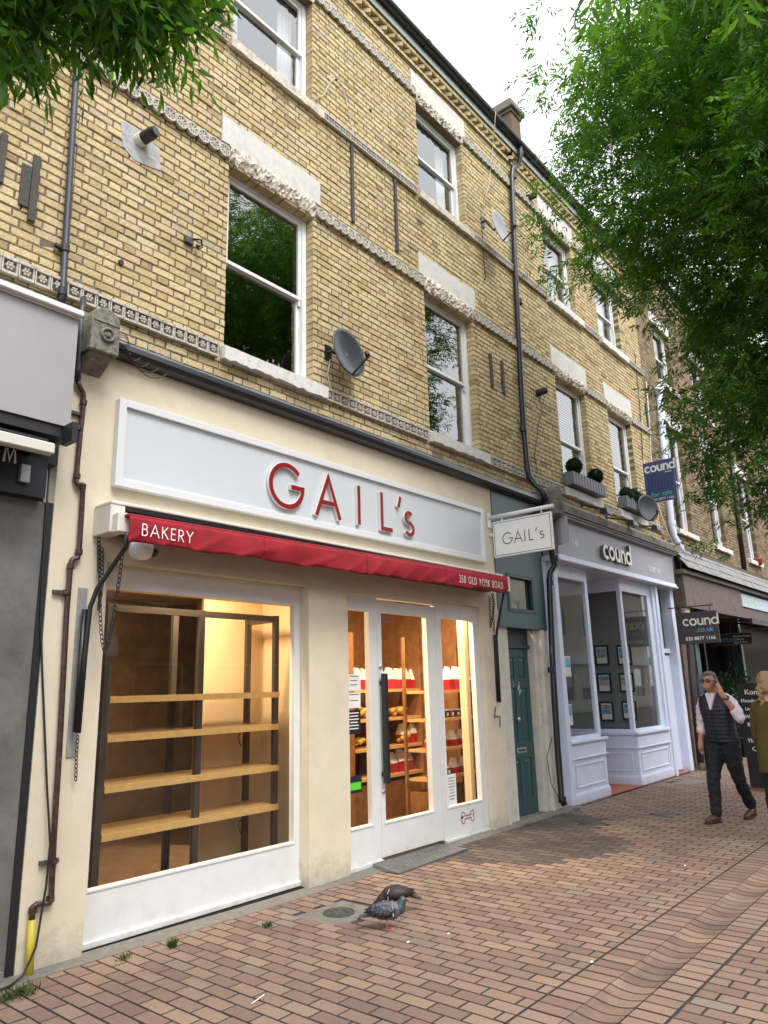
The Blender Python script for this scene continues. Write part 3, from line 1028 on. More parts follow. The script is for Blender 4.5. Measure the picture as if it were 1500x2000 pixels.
def sash_window(bld, x0, x1, z0, z1, y, mid=0.5, blind=False, curtain=0, horn=True, paint='sash_white'):
    w = ring_frame(x0, x1, z0, z1, 0.06, y, y + 0.10).build('window', paint, bld, bevel=0.004)
    zm = z0 + (z1 - z0) * mid
    a, b = x0 + 0.062, x1 - 0.062
    up = ring_frame(a, b, zm - 0.02, z1 - 0.062, 0.045, y + 0.018, y + 0.052, wb=0.042, wt=0.05)
    if horn:
        for xx in (a + 0.002, b - 0.037):
            up.prism([(y + 0.022, zm - 0.02), (y + 0.05, zm - 0.02), (y + 0.046, zm - 0.075), (y + 0.028, zm - 0.09)], 0, xx, xx + 0.035)
    up.build('upper_sash', paint, w, bevel=0.003)
    ring_frame(a, b, z0 + 0.062, zm + 0.022, 0.045, y + 0.054, y + 0.088, wb=0.07, wt=0.042).build('lower_sash', paint, w, bevel=0.003)
    MB().quad((a + 0.04, y + 0.034, zm + 0.02), (b - 0.04, y + 0.034, zm + 0.02), (b - 0.04, y + 0.034, z1 - 0.108), (a + 0.04, y + 0.034, z1 - 0.108)).build('pane', 'window_glass', w)
    MB().quad((a + 0.04, y + 0.070, z0 + 0.128), (b - 0.04, y + 0.070, z0 + 0.128), (b - 0.04, y + 0.070, zm - 0.018), (a + 0.04, y + 0.070, zm - 0.018)).build('pane', 'window_glass', w)
    if blind:
        sl = MB()
        zz = z0 + 0.10
        while zz < z1 - 0.08:
            sl.hexa([(a + 0.02, y + 0.12, zz), (b - 0.02, y + 0.12, zz), (b - 0.02, y + 0.158, zz + 0.022), (a + 0.02, y + 0.158, zz + 0.022),
                     (a + 0.02, y + 0.12, zz + 0.003), (b - 0.02, y + 0.12, zz + 0.003), (b - 0.02, y + 0.158, zz + 0.025), (a + 0.02, y + 0.158, zz + 0.025)])
            zz += 0.048
        sl.build('blind', 'blind', w)
    if curtain:
        for (ca, cb) in ((a, a + (b - a) * curtain), (b - (b - a) * curtain, b)):
            cu = MB()
            n_ = 14
            for k in range(n_ + 1):
                xx = ca + (cb - ca) * k / n_
                yy = y + 0.20 + 0.03 * math.sin(k * 1.9)
                cu.v += [(xx, yy, z0 + 0.02), (xx, yy, z1)]
            for k in range(n_):
                cu.f.append((2 * k, 2 * k + 2, 2 * k + 3, 2 * k + 1)); cu.m.append(0)
            cu.build('curtain', 'curtain', w, smooth=True)
    return w

def carved(bld, x0, x1, z0, z1, y):
    """carved flower spray along the underside of a lintel"""
    mb = MB()
    nx, nz = 56, 7
    rr = random.Random(int(x0 * 100 + z0 * 10))
    for i in range(nx + 1):
        for j in range(nz + 1):
            t = j / nz
            k = math.sin(math.pi * min(max(t, 0.02), 0.98))
            bumpy = rr.uniform(0, 0.045) * k + 0.012 * math.sin(i * 0.9) * k
            zz = z0 + (z1 - z0) * t + (rr.uniform(-0.018, 0.018) if 0 < j < nz else (rr.uniform(-0.03, 0.02) if j == 0 else rr.uniform(-0.01, 0.025)))
            mb.v.append((x0 + (x1 - x0) * i / nx, y - 0.012 - bumpy, zz))
    for i in range(nx):
        for j in range(nz):
            a = i * (nz + 1) + j
            mb.f.append((a, a + nz + 1, a + nz + 2, a + 1)); mb.m.append(0)
    mb.box(x0, x1, y - 0.008, y + 0.10, z0, z1)
    return mb.build('carved_spray', 'stone_carved', bld)

def lintel(bld, x0, x1, zb, zm, zt, e=0.105, y=B):
    l = MB()
    n_ = 24
    rr = random.Random(int(x0 * 77))
    # plain painted block, its upper edge a little ragged
    top = [(x0 - e + (x1 - x0 + 2 * e) * k / n_, zt + (rr.uniform(-0.012, 0.004) if 0 < k < n_ else 0)) for k in range(n_ + 1)]
    l.prism([(x0 - e, zm), (x1 + e, zm)] + top[::-1], 1, y - 0.014, y + 0.06)
    l = l.build('lintel', 'stone_paint', bld)
    carved(l, x0 - 0.02, x1 + 0.02, zb, zm + 0.012, y - 0.002)
    MB().box(x0 + 0.001, x1 - 0.001, y + 0.012, y + 0.115, zb - 0.004, zb + 0.05).build('lintel_soffit', 'room_brown', l)
    return l

def sill(bld, x0, x1, zt, y=B, mt='sill_white', e=(0.05, 0.14), h=0.15, pr=0.085):
    mb = MB()
    n_ = 22
    rr = random.Random(int(x0 * 31 + zt))
    xa, xb = x0 - e[0], x1 + e[1]
    pts = []
    for k in range(n_ + 1):
        x = xa + (xb - xa) * k / n_
        mb.v += [(x, y + 0.16, zt), (x, y - pr, zt - 0.02 + rr.uniform(-0.004, 0.003)), (x, y - pr + rr.uniform(0, 0.006), zt - h + rr.uniform(-0.01, 0.014)), (x, y + 0.02, zt - h + 0.012)]
    for k in range(n_):
        for j in range(3):
            a = k * 4 + j
            mb.f.append((a, a + 1, a + 5, a + 4)); mb.m.append(0)
    mb.f.append((0, 3, 2, 1)); mb.m.append(0)
    q = n_ * 4
    mb.f.append((q, q + 1, q + 2, q + 3)); mb.m.append(0)
    return mb.build('window_sill', mt, bld)

def round_tile():
    mb = MB()
    r, n = 0.070, 16
    yb, yf = 0.0, -0.034
    mb.cm = 1
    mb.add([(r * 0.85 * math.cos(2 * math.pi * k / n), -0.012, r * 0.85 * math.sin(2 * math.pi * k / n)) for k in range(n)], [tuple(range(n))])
    mb.cm = 0
    for k in range(n):
        a0, a1 = 2 * math.pi * k / n, 2 * math.pi * (k + 1) / n
        p = lambda rad, a, y: (rad * math.cos(a), y, rad * math.sin(a))
        mb.add([p(r, a0, yb), p(r, a1, yb), p(r, a1, yf), p(r, a0, yf), p(r * 0.74, a1, yf), p(r * 0.74, a0, yf), p(r * 0.74, a1, -0.012), p(r * 0.74, a0, -0.012)],
               [(0, 1, 2, 3), (3, 2, 4, 5), (5, 4, 6, 7)])
    for k in range(8):
        a = 2 * math.pi * k / 8 + 0.2
        ca, sa = math.cos(a), math.sin(a)
        w0, w1 = 0.005, 0.013
        mb.add([(0.012 * ca - w0 * sa, -0.03, 0.012 * sa + w0 * ca), (0.060 * ca - w1 * sa, -0.03, 0.060 * sa + w1 * ca), (0.060 * ca + w1 * sa, -0.03, 0.060 * sa - w1 * ca), (0.012 * ca + w0 * sa, -0.03, 0.012 * sa - w0 * ca)], [(0, 1, 2, 3)])
    mb.add([(0.017 * math.cos(k * math.pi / 3), -0.033, 0.017 * math.sin(k * math.pi / 3)) for k in range(6)], [tuple(range(6))])
    return mb.mesh('band_tile', ['terracotta', 'terracotta_hollow'])
def square_tile():
    mb = MB()
    h, yf = 0.056, -0.036
    mb.cm = 1
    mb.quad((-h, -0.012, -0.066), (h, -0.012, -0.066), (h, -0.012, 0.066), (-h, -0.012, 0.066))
    mb.cm = 0
    mb.box(-h, h, yf, 0, 0.046, 0.070)
    mb.box(-h, h, yf, 0, -0.070, -0.05)
    for s in (-1, 1):
        mb.box(s * 0.052 - 0.005, s * 0.052 + 0.005, yf + 0.006, 0, -0.05, 0.046)
    for k in range(6):
        a = 2 * math.pi * k / 6
        mb.ball((0.022 * math.cos(a), -0.026, 0.024 * math.sin(a) - 0.002), 0.012, 6, 4)
    mb.ball((0, -0.03, -0.002), 0.012, 6, 4)
    return mb.mesh('band_tile', ['terracotta', 'terracotta_hollow'])
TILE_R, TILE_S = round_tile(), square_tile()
def band(bld, spans, z, kind, s=1.0, pitch=None):
    me = TILE_R if kind == 'round' else TILE_S
    pitch = (0.124 if kind == 'round' else 0.118) * s if pitch is None else pitch
    strip = MB()
    for (a, b) in spans:
        strip.box(a, b, B - 0.012, B + 0.03, z + 0.062 * s, z + 0.082 * s)
    st = strip.build('band_course', 'terracotta', bld)
    for (a, b) in spans:
        n_ = max(1, int((b - a) / pitch))
        for k in range(n_):
            o = bpy.data.objects.new('band_tile', me)
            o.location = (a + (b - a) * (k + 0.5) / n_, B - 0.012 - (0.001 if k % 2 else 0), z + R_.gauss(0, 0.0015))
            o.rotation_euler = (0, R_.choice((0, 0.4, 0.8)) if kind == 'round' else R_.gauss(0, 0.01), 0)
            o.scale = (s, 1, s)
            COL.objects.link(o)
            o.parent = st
    return st

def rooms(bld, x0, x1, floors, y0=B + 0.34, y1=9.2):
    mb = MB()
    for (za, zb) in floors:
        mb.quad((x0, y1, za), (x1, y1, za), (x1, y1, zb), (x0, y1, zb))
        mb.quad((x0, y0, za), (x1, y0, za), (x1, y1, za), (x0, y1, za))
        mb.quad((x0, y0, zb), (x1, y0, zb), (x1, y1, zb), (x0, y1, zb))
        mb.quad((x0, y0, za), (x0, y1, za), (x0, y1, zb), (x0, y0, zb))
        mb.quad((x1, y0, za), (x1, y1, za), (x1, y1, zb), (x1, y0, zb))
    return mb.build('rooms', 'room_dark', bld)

def dentil_mesh():
    mb = MB()
    s = 0.072
    mb.hexa([(0, -s, -0.033), (s, 0, -0.033), (0, s, -0.033), (-s, 0, -0.033), (0, -s, 0.033), (s, 0, 0.033), (0, s, 0.033), (-s, 0, 0.033)])
    return mb.mesh('dentil_brick', 'stock_brick')
DENTIL = dentil_mesh()
def cornice(bld, x0, x1, z=10.42):
    c = MB().box(x0, x1, B - 0.035, B + 0.05, z, z + 0.066).box(x0, x1, B - 0.02, B + 0.05, z - 0.012, z - 0.002).build('cornice_course', 'stock_brick', bld)
    it, ti = [], []
    x = x0
    while x < x1 - 0.05:
        it.append((x + 0.11, B - 0.035 + 0.05, z + 0.033, 0.107, 0.05, 0.033, 'y', 0.004)); ti.append(R_.random())
        it.append((x + 0.11, B - 0.085 + 0.05, z + 0.185, 0.107, 0.05, 0.033, 'y', 0.004)); ti.append(R_.random())
        x += 0.225
    it = [(i[0], i[1] - 0.004, i[2], i[3], i[4], i[5], i[6], i[7]) for i in it]
    o = obj('cornice_bricks', pieces_mesh('cornice_bricks', it, ti, 'stock_brick_run'), c)
    o['kind'] = 'stuff'
    n_ = int((x1 - x0) / 0.172)
    for k in range(n_):
        d = bpy.data.objects.new('dentil_brick', DENTIL)
        d.location = (x0 + 0.172 * (k + 0.5), B - 0.022 + R_.gauss(0, 0.002), z + 0.109 + R_.gauss(0, 0.001))
        d.rotation_euler = (0, 0, R_.gauss(0, 0.03))
        COL.objects.link(d)
        d.parent = c
    MB().box(x0, x1, B - 0.02, B + 0.05, z + 0.066, z + 0.152).build('cornice_back', 'mortar', bld)
    MB().box(x0, x1, B - 0.115, B - 0.02, z + 0.235, z + 0.40).build('fascia_board', 'sash_white', bld)
    MB().box(x0, x1, B - 0.10, B + 0.05, z + 0.219, z + 0.234).build('dark_gap_strip', 'black_paint', bld)  # black strip filling the gap under the board; its shade is put in as colour
    g = MB()
    yc, zc, r = B - 0.185, z + 0.405, 0.068
    prof = [(yc + r * math.cos(a), zc + r * math.sin(a)) for a in [math.pi + math.pi * k / 8 for k in range(9)]]
    inner = [(yc + (r - 0.006) * math.cos(a), zc + (r - 0.006) * math.sin(a)) for a in [2 * math.pi - math.pi * k / 8 for k in range(9)]]
    g.prism(prof + inner, 0, x0, x1)
    x = x0 + 0.6
    while x < x1:
        g.prism([(yc + (r + 0.008) * math.cos(a), zc + (r + 0.008) * math.sin(a)) for a in [math.pi + math.pi * k / 8 for k in range(9)]] + [(yc + 0.075, zc + 0.004), (yc - 0.075, zc + 0.004)], 0, x, x + 0.07)
        x += 1.05
    g.build('gutter', 'gutter_black', bld)
    ro = MB()
    ro.hexa([(x0, B - 0.14, z + 0.43), (x1, B - 0.14, z + 0.43), (x1, 9.4, z + 2.9), (x0, 9.4, z + 2.9),
             (x0, B - 0.14, z + 0.47), (x1, B - 0.14, z + 0.47), (x1, 9.4, z + 2.94), (x0, 9.4, z + 2.94)])
    ro.build('roof', 'roof_slate', bld)
    MB().box(x0, x1, 9.25, 9.4, 0, z + 2.9).build('rear_wall', 'mortar', bld)

F1 = (4.82, 6.86)
F2 = (8.36, 9.88)
# ---- building over the bakery
XG0, XG1 = 2.29, 9.62
bak = thing('brick_building', 'yellow stock brick building standing above the cream bakery shopfront', 'building', (XG0, B, 0), 'terraced buildings')
WA, WB = (3.82, 4.99), (7.05, 8.20)
holes = [(*WA, *F1), (*WB, *F1), (*WA, *F2), (*WB, *F2)]
brick_wall(bak, XG0, XG1, 4.30, 10.42, holes, n_single=290)
for (x0, x1) in (WA, WB):
    sash_window(bak, x0, x1, *F1, B + 0.11)
    lintel(bak, x0, x1, 6.86, 7.05, 7.36)
    sill(bak, x0, x1, 4.82)
    sash_window(bak, x0, x1, *F2, B + 0.11, curtain=0.22, horn=False)
    lintel(bak, x0, x1, 9.88, 10.03, 10.36)
    sill(bak, x0, x1, 8.36, mt='stone_carved', pr=0.06, h=0.13)
spans = lambda a, b: [(XG0, a[0] - 0.09), (a[1] + 0.13, b[0] - 0.09), (b[1] + 0.13, XG1)]
band(bak, [(XG0, WA[0] - 0.03), (WA[1] + 0.03, WB[0] - 0.03), (WB[1] + 0.03, XG1)], 6.925, 'round')
band(bak, spans(WA, WB), 4.745, 'square')
band(bak, [(XG0, WA[0] - 0.03), (WA[1] + 0.03, WB[0] - 0.03), (WB[1] + 0.03, XG1)], 9.985, 'round')
band(bak, spans(WA, WB), 8.30, 'square', s=0.8)
cornice(bak, XG0, XG1)
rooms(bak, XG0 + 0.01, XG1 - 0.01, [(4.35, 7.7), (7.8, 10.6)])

# ---- building over the shuttered shop on the left
lef = thing('brick_building', 'yellow brick wall end above the grey fascia of the shuttered shop', 'building', (0.4, B, 0), 'terraced buildings')
brick_wall(lef, -0.6, XG0 - 0.004, 4.30, 10.42, [], n_single=120)
band(lef, [(-0.6, XG0 - 0.01)], 6.925, 'round')
band(lef, [(-0.6, XG0 - 0.01)], 4.745, 'square')
cornice(lef, -0.6, XG0 - 0.005)

# ---- building over the estate agent
XC1 = 15.12
age = thing('brick_building', 'yellow brick building with window boxes above the grey estate agent shopfront', 'building', (XG1, B, 0), 'terraced buildings')
WC, WD = (10.76, 11.93), (12.92, 14.06)
holes = [(*WC, *F1), (*WD, *F1), (*WC, *F2), (*WD, *F2)]
brick_wall(age, XG1 + 0.004, XC1, 4.15, 10.42, holes, n_single=150, only=lambda f: f[0] < 1180 or f[1] > 760)
for (x0, x1) in (WC, WD):
    sash_window(age, x0, x1, *F1, B + 0.11, blind=True, mid=0.46)
    lintel(age, x0, x1, 6.86, 7.02, 7.36)
    sill(age, x0, x1, 4.82)
    sash_window(age, x0, x1, *F2, B + 0.11, curtain=0.3)
    lintel(age, x0, x1, 9.88, 10.03, 10.36)
    sill(age, x0, x1, 8.36)
band(age, [(XG1 + 0.01, WC[0] - 0.03), (WC[1] + 0.03, WD[0] - 0.03), (WD[1] + 0.03, XC1)], 6.925, 'round')
band(age, [(XG1 + 0.01, WC[0] - 0.09), (WC[1] + 0.15, WD[0] - 0.09), (WD[1] + 0.15, XC1)], 4.745, 'square')
band(age, [(XG1 + 0.01, WC[0] - 0.03), (WC[1] + 0.03, WD[0] - 0.03), (WD[1] + 0.03, XC1)], 9.985, 'round')
band(age, [(XG1 + 0.01, WC[0] - 0.09), (WC[1] + 0.15, WD[0] - 0.09), (WD[1] + 0.15, XC1)], 8.30, 'square', s=0.8)
cornice(age, XG1 + 0.005, XC1)
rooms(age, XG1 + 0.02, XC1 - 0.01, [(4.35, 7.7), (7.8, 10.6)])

# ---- brown building beyond
far = thing('brick_building', 'brown brick building with tall white sashes beyond the white drainpipe', 'building', (XC1, B, 0), 'terraced buildings')
FW = [(16.15, 17.28), (18.85, 19.98), (21.95, 23.1), (25.0, 26.1)]
fh = [(*w_, 4.95, 7.45) for w_ in FW] + [(*w_, 8.5, 10.0) for w_ in FW]
brick_wall(far, XC1 + 0.006, 40, 4.1, 10.9, fh, brown=True)
for w_ in FW:
    sash_window(far, *w_, 4.95, 7.45, B + 0.11)
    sill(far, *w_, 4.95, h=0.13)
    sash_window(far, *w_, 8.5, 10.0, B + 0.11)
    sill(far, *w_, 8.5, h=0.13)
    MB().box(w_[0] - 0.12, w_[1] + 0.12, B - 0.012, B + 0.1, 7.45, 7.75).build('lintel', 'stone_paint', far)
    MB().box(w_[0] - 0.12, w_[1] + 0.12, B - 0.012, B + 0.1, 10.0, 10.25).build('lintel', 'stone_paint', far)
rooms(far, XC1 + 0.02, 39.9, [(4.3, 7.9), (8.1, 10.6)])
cornice(far, XC1 + 0.006, 40, z=10.9)

# chimney on the estate agent's roof
cb = P(1000, 262, 6.4)
ch = thing('chimney', 'weathered brick chimney stack with a stone cap behind the gutter', 'chimney', (cb.x, 6.4, 12.0))
MB().box(cb.x - 0.17, cb.x + 0.23, 6.30, 6.75, 11.2, 14.0).build('stack', 'brown_brick_run', ch)
MB().box(cb.x - 0.20, cb.x + 0.26, 6.27, 6.78, 14.0, 14.08).build('oversail', 'brown_brick_run', ch)
MB().box(cb.x - 0.26, cb.x + 0.32, 6.20, 6.85, 14.08, 14.22).box(cb.x - 0.20, cb.x + 0.26, 6.27, 6.78, 14.2205, 14.36).build('cap', 'stone_grey', ch, bevel=0.02)

# ================================================================== BAKERY SHOPFRONT
S = 4.98
sf = thing('bakery_shopfront', 'cream rendered bakery shopfront with white window and door frames', 'shopfront', (XG0, S, 0))
for (xa, xb) in ((2.285, 2.715), (4.775, 5.305), (7.765, 8.155)):
    MB().box(xa, xb, S, 5.155, -0.14, 2.63).build('pilaster', 'cream_render', sf)
MB().box(2.285, 8.165, S, 5.155, 2.63, 4.26).build('fascia_wall', 'cream_render', sf)
MB().box(8.128, 8.172, S - 0.006, 5.1, -0.05, 2.63).build('corner_bead', 'stone_paint', sf)
# lead flashing and black gutter over the shop
fl = MB()
nfl = 36
for k in range(nfl + 1):
    x = 2.42 + (9.62 - 2.42) * k / nfl
    w_ = R_.uniform(-0.006, 0.006)
    fl.v += [(x, B + 0.004, 4.50 + w_), (x, B - 0.012, 4.49 + w_), (x, 4.90, 4.375 + w_ * 0.5), (x, 4.885, 4.345)]
for k in range(nfl):
    for j in range(3):
        a = k * 4 + j
        fl.f.append((a, a + 1, a + 5, a + 4)); fl.m.append(0)
flo = fl.build('lead_flashing', 'lead', sf)
for k in range(6):
    x = 3.1 + 1.05 * k
    MB().tube([(x, B - 0.014, 4.492), (x + 0.01, 4.90, 4.381)], 0.007, 6).build('lead_roll', 'lead', flo)
gt = MB()
gt.prism([(4.872, 4.34), (4.862, 4.30), (4.885, 4.265), (4.93, 4.25), (4.975, 4.245), (4.975, 4.37), (4.88, 4.352)], 0, 2.42, 9.56)
gt.build('shop_gutter', 'gutter_black', sf)

def shop_frame(name, x0, x1, z0, z1, gx0, gx1, gz0, gz1, y, parent, paint='shop_white', glass='shop_glass', t=0.06, rail=True):
    """frame with one pane; boards butt at the corners"""
    mb = MB()
    mb.box(x0, gx0, y, y + t, z0, z1)
    mb.box(gx1, x1, y, y + t, z0, z1)
    mb.box(gx0, gx1, y + 0.0008, y + t, gz1, z1)
    mb.box(gx0, gx1, y + 0.0008, y + t, z0, gz0)
    o = mb.build(name, paint, parent)
    ring_frame(gx0 - 0.018, gx1 + 0.018, gz0 - 0.018, gz1 + 0.018, 0.02, y - 0.008, y + 0.012).build('glazing_bead', paint, o, bevel=0.003)
    MB().quad((gx0, y + 0.03, gz0), (gx1, y + 0.03, gz0), (gx1, y + 0.03, gz1), (gx0, y + 0.03, gz1)).build('pane', glass, o)
    return o

w1 = shop_frame('shop_window', 2.717, 4.773, 0.0, 2.60, 2.785, 4.700, 0.365, 2.452, 5.10, sf)
MB().box(2.717, 4.773, 5.075, 5.12, 0.0, 0.045).build('bottom_bead', 'shop_white', w1, bevel=0.006)
MB().box(2.717, 4.773, 5.085, 5.13, 2.60, 2.629).build('head_bead', 'cream_render', w1)
MB().box(2.717, 4.773, 5.05, 5.2, -0.14, -0.004).build('plinth', 'black_paint', sf)
DY = 5.04
s1 = shop_frame('side_light', 5.307, 5.822, 0.035, 2.60, 5.37, 5.692, 0.372, 2.452, DY, sf)
MB().box(5.307, 5.822, DY - 0.025, DY + 0.02, 0.0, 0.034).build('bottom_bead', 'shop_white', s1)
dr = shop_frame('door', 5.828, 6.858, 0.045, 2.575, 5.888, 6.69, 0.362, 2.452, DY + 0.002, sf)
MB().box(5.832, 5.886, DY - 0.085, DY - 0.03, 0.735, 1.815).box(5.84, 5.878, DY - 0.03, DY, 0.80, 0.84).box(5.84, 5.878, DY - 0.03, DY, 1.70, 1.74).build('pull_handle', 'black_metal', dr, bevel=0.004)
for zz in (1.885, 0.655):
    MB().lathe([(0.018, 0), (0.018, 0.012), (0.010, 0.014)][::-1], 14, (5.858, DY - 0.013, zz), axis='y').build('lock', 'steel', dr, smooth=True)
s2 = shop_frame('side_light', 6.866, 7.763, 0.035, 2.60, 6.955, 7.635, 0.362, 2.452, DY - 0.006, sf)
MB().box(6.880, 7.763, DY - 0.035, DY + 0.01, -0.005, 0.034).build('bottom_bead', 'shop_white', s2)
MB().box(5.307, 7.763, DY - 0.004, DY + 0.08, 2.602, 2.629).build('door_head', 'shop_white', sf)
MB().box(5.307, 7.763, DY + 0.0, 5.2, -0.14, -0.008).build('threshold', 'black_paint', sf)
MB().box(6.859, 6.8655, DY + 0.0, DY + 0.06, 0.03, 2.6).build('door_stop', 'cassette', sf)
# bone-shaped emblem on the lower panel
def bone(w, h):
    pts = []
    r = h * 0.27
    for (cx, cz, a0, a1) in ((w / 2 - r, h / 2 - r, 200, -60), (w / 2 - r, -h / 2 + r, 60, -200)):
        pts += arc(cx, cz, r, r, a0, a1, 10)
    pts += [(-p[0], -p[1]) for p in pts]
    pts.append(pts[0])
    return pts
L_, R2 = stroke_poly(bone(0.25, 0.12), 0.009)
bn = MB()
bc = P(914, 1595, DY - 0.008)
for i in range(len(L_) - 1):
    q = [L_[i], L_[i + 1], R2[i + 1], R2[i]]
    bn.quad(*[(bc.x + p[0], DY - 0.0085, bc.z + p[1]) for p in q])
bn.quad(*[(bc.x + dx, DY - 0.0085, bc.z + dz) for (dx, dz) in ((0.01, 0.0), (0.05, 0.02), (0.06, 0.03), (0.02, 0.012))])
bn.quad(*[(bc.x + dx, DY - 0.0085, bc.z + dz) for (dx, dz) in ((-0.15, -0.005), (-0.09, 0.0), (-0.09, 0.018), (-0.13, 0.02))])
bn.build('bone_emblem', 'letter_red', s2)

# ------------------------------------------------------------------ fascia sign
sg = thing('fascia_sign', "long pale grey fascia sign reading GAIL's in red raised letters", 'sign', (2.7, S, 3.2))
X0, X1, Z0, Z1 = 2.70, 7.885, 3.205, 3.915
MB().box(X0 + 0.05, X1 - 0.05, 4.945, 4.976, Z0 + 0.05, Z1 - 0.05).build('panel', 'sign_grey', sg)
ring_frame(X0, X1, Z0, Z1, 0.062, 4.915, 4.9775).build('frame', 'sign_frame', sg, bevel=0.004)
ring_frame(X0 + 0.07, X1 - 0.07, Z0 + 0.07, Z1 - 0.07, 0.012, 4.940, 4.95).build('inner_bead', 'sign_frame', sg)
LY = 4.905
zb, zt = P(562, 993, LY).z, P(553, 905, LY).z
cap = (zt - zb) * 1.02
for chx, u in (('G', 526), ('A', 617), ('I', 697), ('L', 742), ("'", 776), ('s', 788)):
    me = letter_mb(chx, cap, cap * 0.105, 0.036).mesh('letter', ['letter_red', 'letter_side'])
    o = obj('letter', me)
    p = P(u, 960, LY)
    o.location = (p.x, LY, zb - (0.0 if chx != 's' else 0.0))
    put(o, sg)

# ------------------------------------------------------------------ awning
aw = thing('awning', 'rolled-in red awning with white BAKERY lettering on its valance', 'awning', (2.6, 4.8, 2.7))
MB().box(2.7005, 7.8995, 4.742, 4.97, 2.972, 3.0075).build('slot', 'black_metal', aw)  # solid black strip; the shade of the open gap is put in as colour
MB().box(2.585, 7.96, 4.735, 4.977, 3.008, 3.034).box(2.585, 2.70, 4.74, 4.977, 2.80, 3.0075).box(7.90, 7.96, 4.74, 4.977, 2.86, 3.0075).build('cassette', 'cassette', aw, bevel=0.006)
MB().box(2.70, 7.90, 4.79, 4.97, 2.83, 2.97).build('cassette_inside', 'black_metal', aw)  # black filling that paints in the darkness inside the case
MB().box(2.60, 2.735, 4.655, 4.738, 2.79, 2.935).build('end_plate', 'cassette', aw, bevel=0.008)
va = MB()
nv, mv = 260, 8
xa, xb = 2.655, 7.83
def val(t, j):
    x = xa + (xb - xa) * t
    zt_ = 2.905 + 0.055 * t
    zb_ = 2.715 + 0.052 * t + 0.006 * math.sin(t * 37) + 0.004 * math.sin(t * 90)
    k = j / mv
    y = 4.60 + 0.010 * k * math.sin(t * 60 + 1.3 * math.sin(t * 23)) + 0.010 * k * (1 - abs(math.sin(t * 41 + 3 * k + 2 * math.sin(t * 11)))) ** 3 * -2.2 + 0.012 * math.sin(t * 19 + 2 * k) * k - 0.01 * math.sin(k * 3.0)
    return (x, y, zt_ + (zb_ - zt_) * k)
for i in range(nv + 1):
    for j in range(mv + 1):
        va.v.append(val(i / nv, j))
for i in range(nv):
    for j in range(mv):
        a = i * (mv + 1) + j
        va.f.append((a, a + mv + 1, a + mv + 2, a + 1)); va.m.append(0)
vo = va.build('valance', 'awning_red', aw, smooth=True)
sm = vo.modifiers.new('thick', 'SOLIDIFY'); sm.thickness = 0.004; sm.offset = 1
for t_ in (0.24, 0.49, 0.745):
    sm2 = MB()
    for j in range(mv):
        a, b = val(t_, j), val(t_, j + 1)
        sm2.quad((a[0] - 0.009, a[1] - 0.0055, a[2]), (a[0] + 0.009, a[1] - 0.0055, a[2]), (b[0] + 0.009, b[1] - 0.0055, b[2]), (b[0] - 0.009, b[1] - 0.0055, b[2]))
    sm2.build('seam', 'awning_red', vo)
rl = MB()
rl.hexa([(xa - 0.01, 4.604, 2.896), (xb + 0.005, 4.604, 2.951), (xb + 0.005, 4.69, 2.951), (xa - 0.01, 4.69, 2.896),
         (xa - 0.01, 4.604, 2.925), (xb + 0.005, 4.604, 2.98), (xb + 0.005, 4.69, 2.98), (xa - 0.01, 4.69, 2.925)])
rl.build('front_bar', 'awning_red', aw, bevel=0.01)
MB().box(xb, xb + 0.035, 4.595, 4.70, 2.80, 2.975).build('end_cap', 'cassette', aw)
def on_valance(u, v, size, body, sx):
    p = P(u, v, 4.575)
    word(body, size, size * 0.085, 0.0, size * 0.2, ['text_white', 'text_white'], aw, (p.x, 4.572, p.z), name='letter', sx=sx, space=0.42)
on_valance(276, 1046, 0.094, 'BAKERY', 1.0)
on_valance(897, 1137, 0.088, '350 OLD YORK ROAD', 0.70)
for pts_, nm in (([P(153, 1432, 4.90), P(166, 1280, 4.90), P(176, 1186, 4.89), P(190, 1150, 4.86), P(246, 1068, 4.66), P(248, 1040, 4.62)], 'l'),
                 ([P(976, 1372, 4.93), P(972, 1290, 4.92), P(969, 1245, 4.90), P(976, 1200, 4.80), P(986, 1150, 4.68)], 'r')):
    MB().tube(pts_, 0.018, 8).build('arm', 'black_metal', aw, smooth=True)
    if nm == 'l':
        MB().tube([P(147, 1430, 4.93), P(165, 1190, 4.93)], 0.019, 8).build('slide_bar', 'black_metal', aw, smooth=True)
        a, b = P(138, 1478, S), P(156, 1148, S)
        MB().box(2.505, 2.572, S - 0.012, S - 0.0005, a.z, b.z).build('rail_plate', 'zinc', aw)
    else:
        MB().tube([P(965, 1240, 4.95), P(972, 1370, 4.95)], 0.014, 8).build('slide_bar', 'black_metal', aw, smooth=True)

def chain(name, pts, label, link=0.045, r=0.0035):
    """links strung along a path"""
    pts = [Vector(p) for p in pts]
    seg = []
    total = 0
    for i in range(len(pts) - 1):
        seg.append((total, (pts[i + 1] - pts[i]).length))
        total += (pts[i + 1] - pts[i]).length
    mb = MB()
    n = int(total / (link * 0.72))
    for k in range(n):
        s = (k + 0.5) * total / n
        i = max(j for j in range(len(seg)) if seg[j][0] <= s)
        d = (pts[i + 1] - pts[i]).normalized()
        c = pts[i] + d * (s - seg[i][0])
        side = d.cross(Vector((0, 1, 0)) if k % 2 else Vector((1, 0.3, 0)))
        if side.length < 0.05: side = d.cross(Vector((0.5, 0.5, 0.1)))
        side.normalize()
        h, w2 = link / 2, link * 0.27
        loop = [c + d * (h * math.cos(a)) + side * (w2 * math.sin(a)) for a in [2 * math.pi * q / 8 for q in range(9)]]
        mb.tube(loop, r, 5, cap=False)
    o = mb.build(name, 'black_metal')
    return tag(o, label, 'chain', 'awning chains')
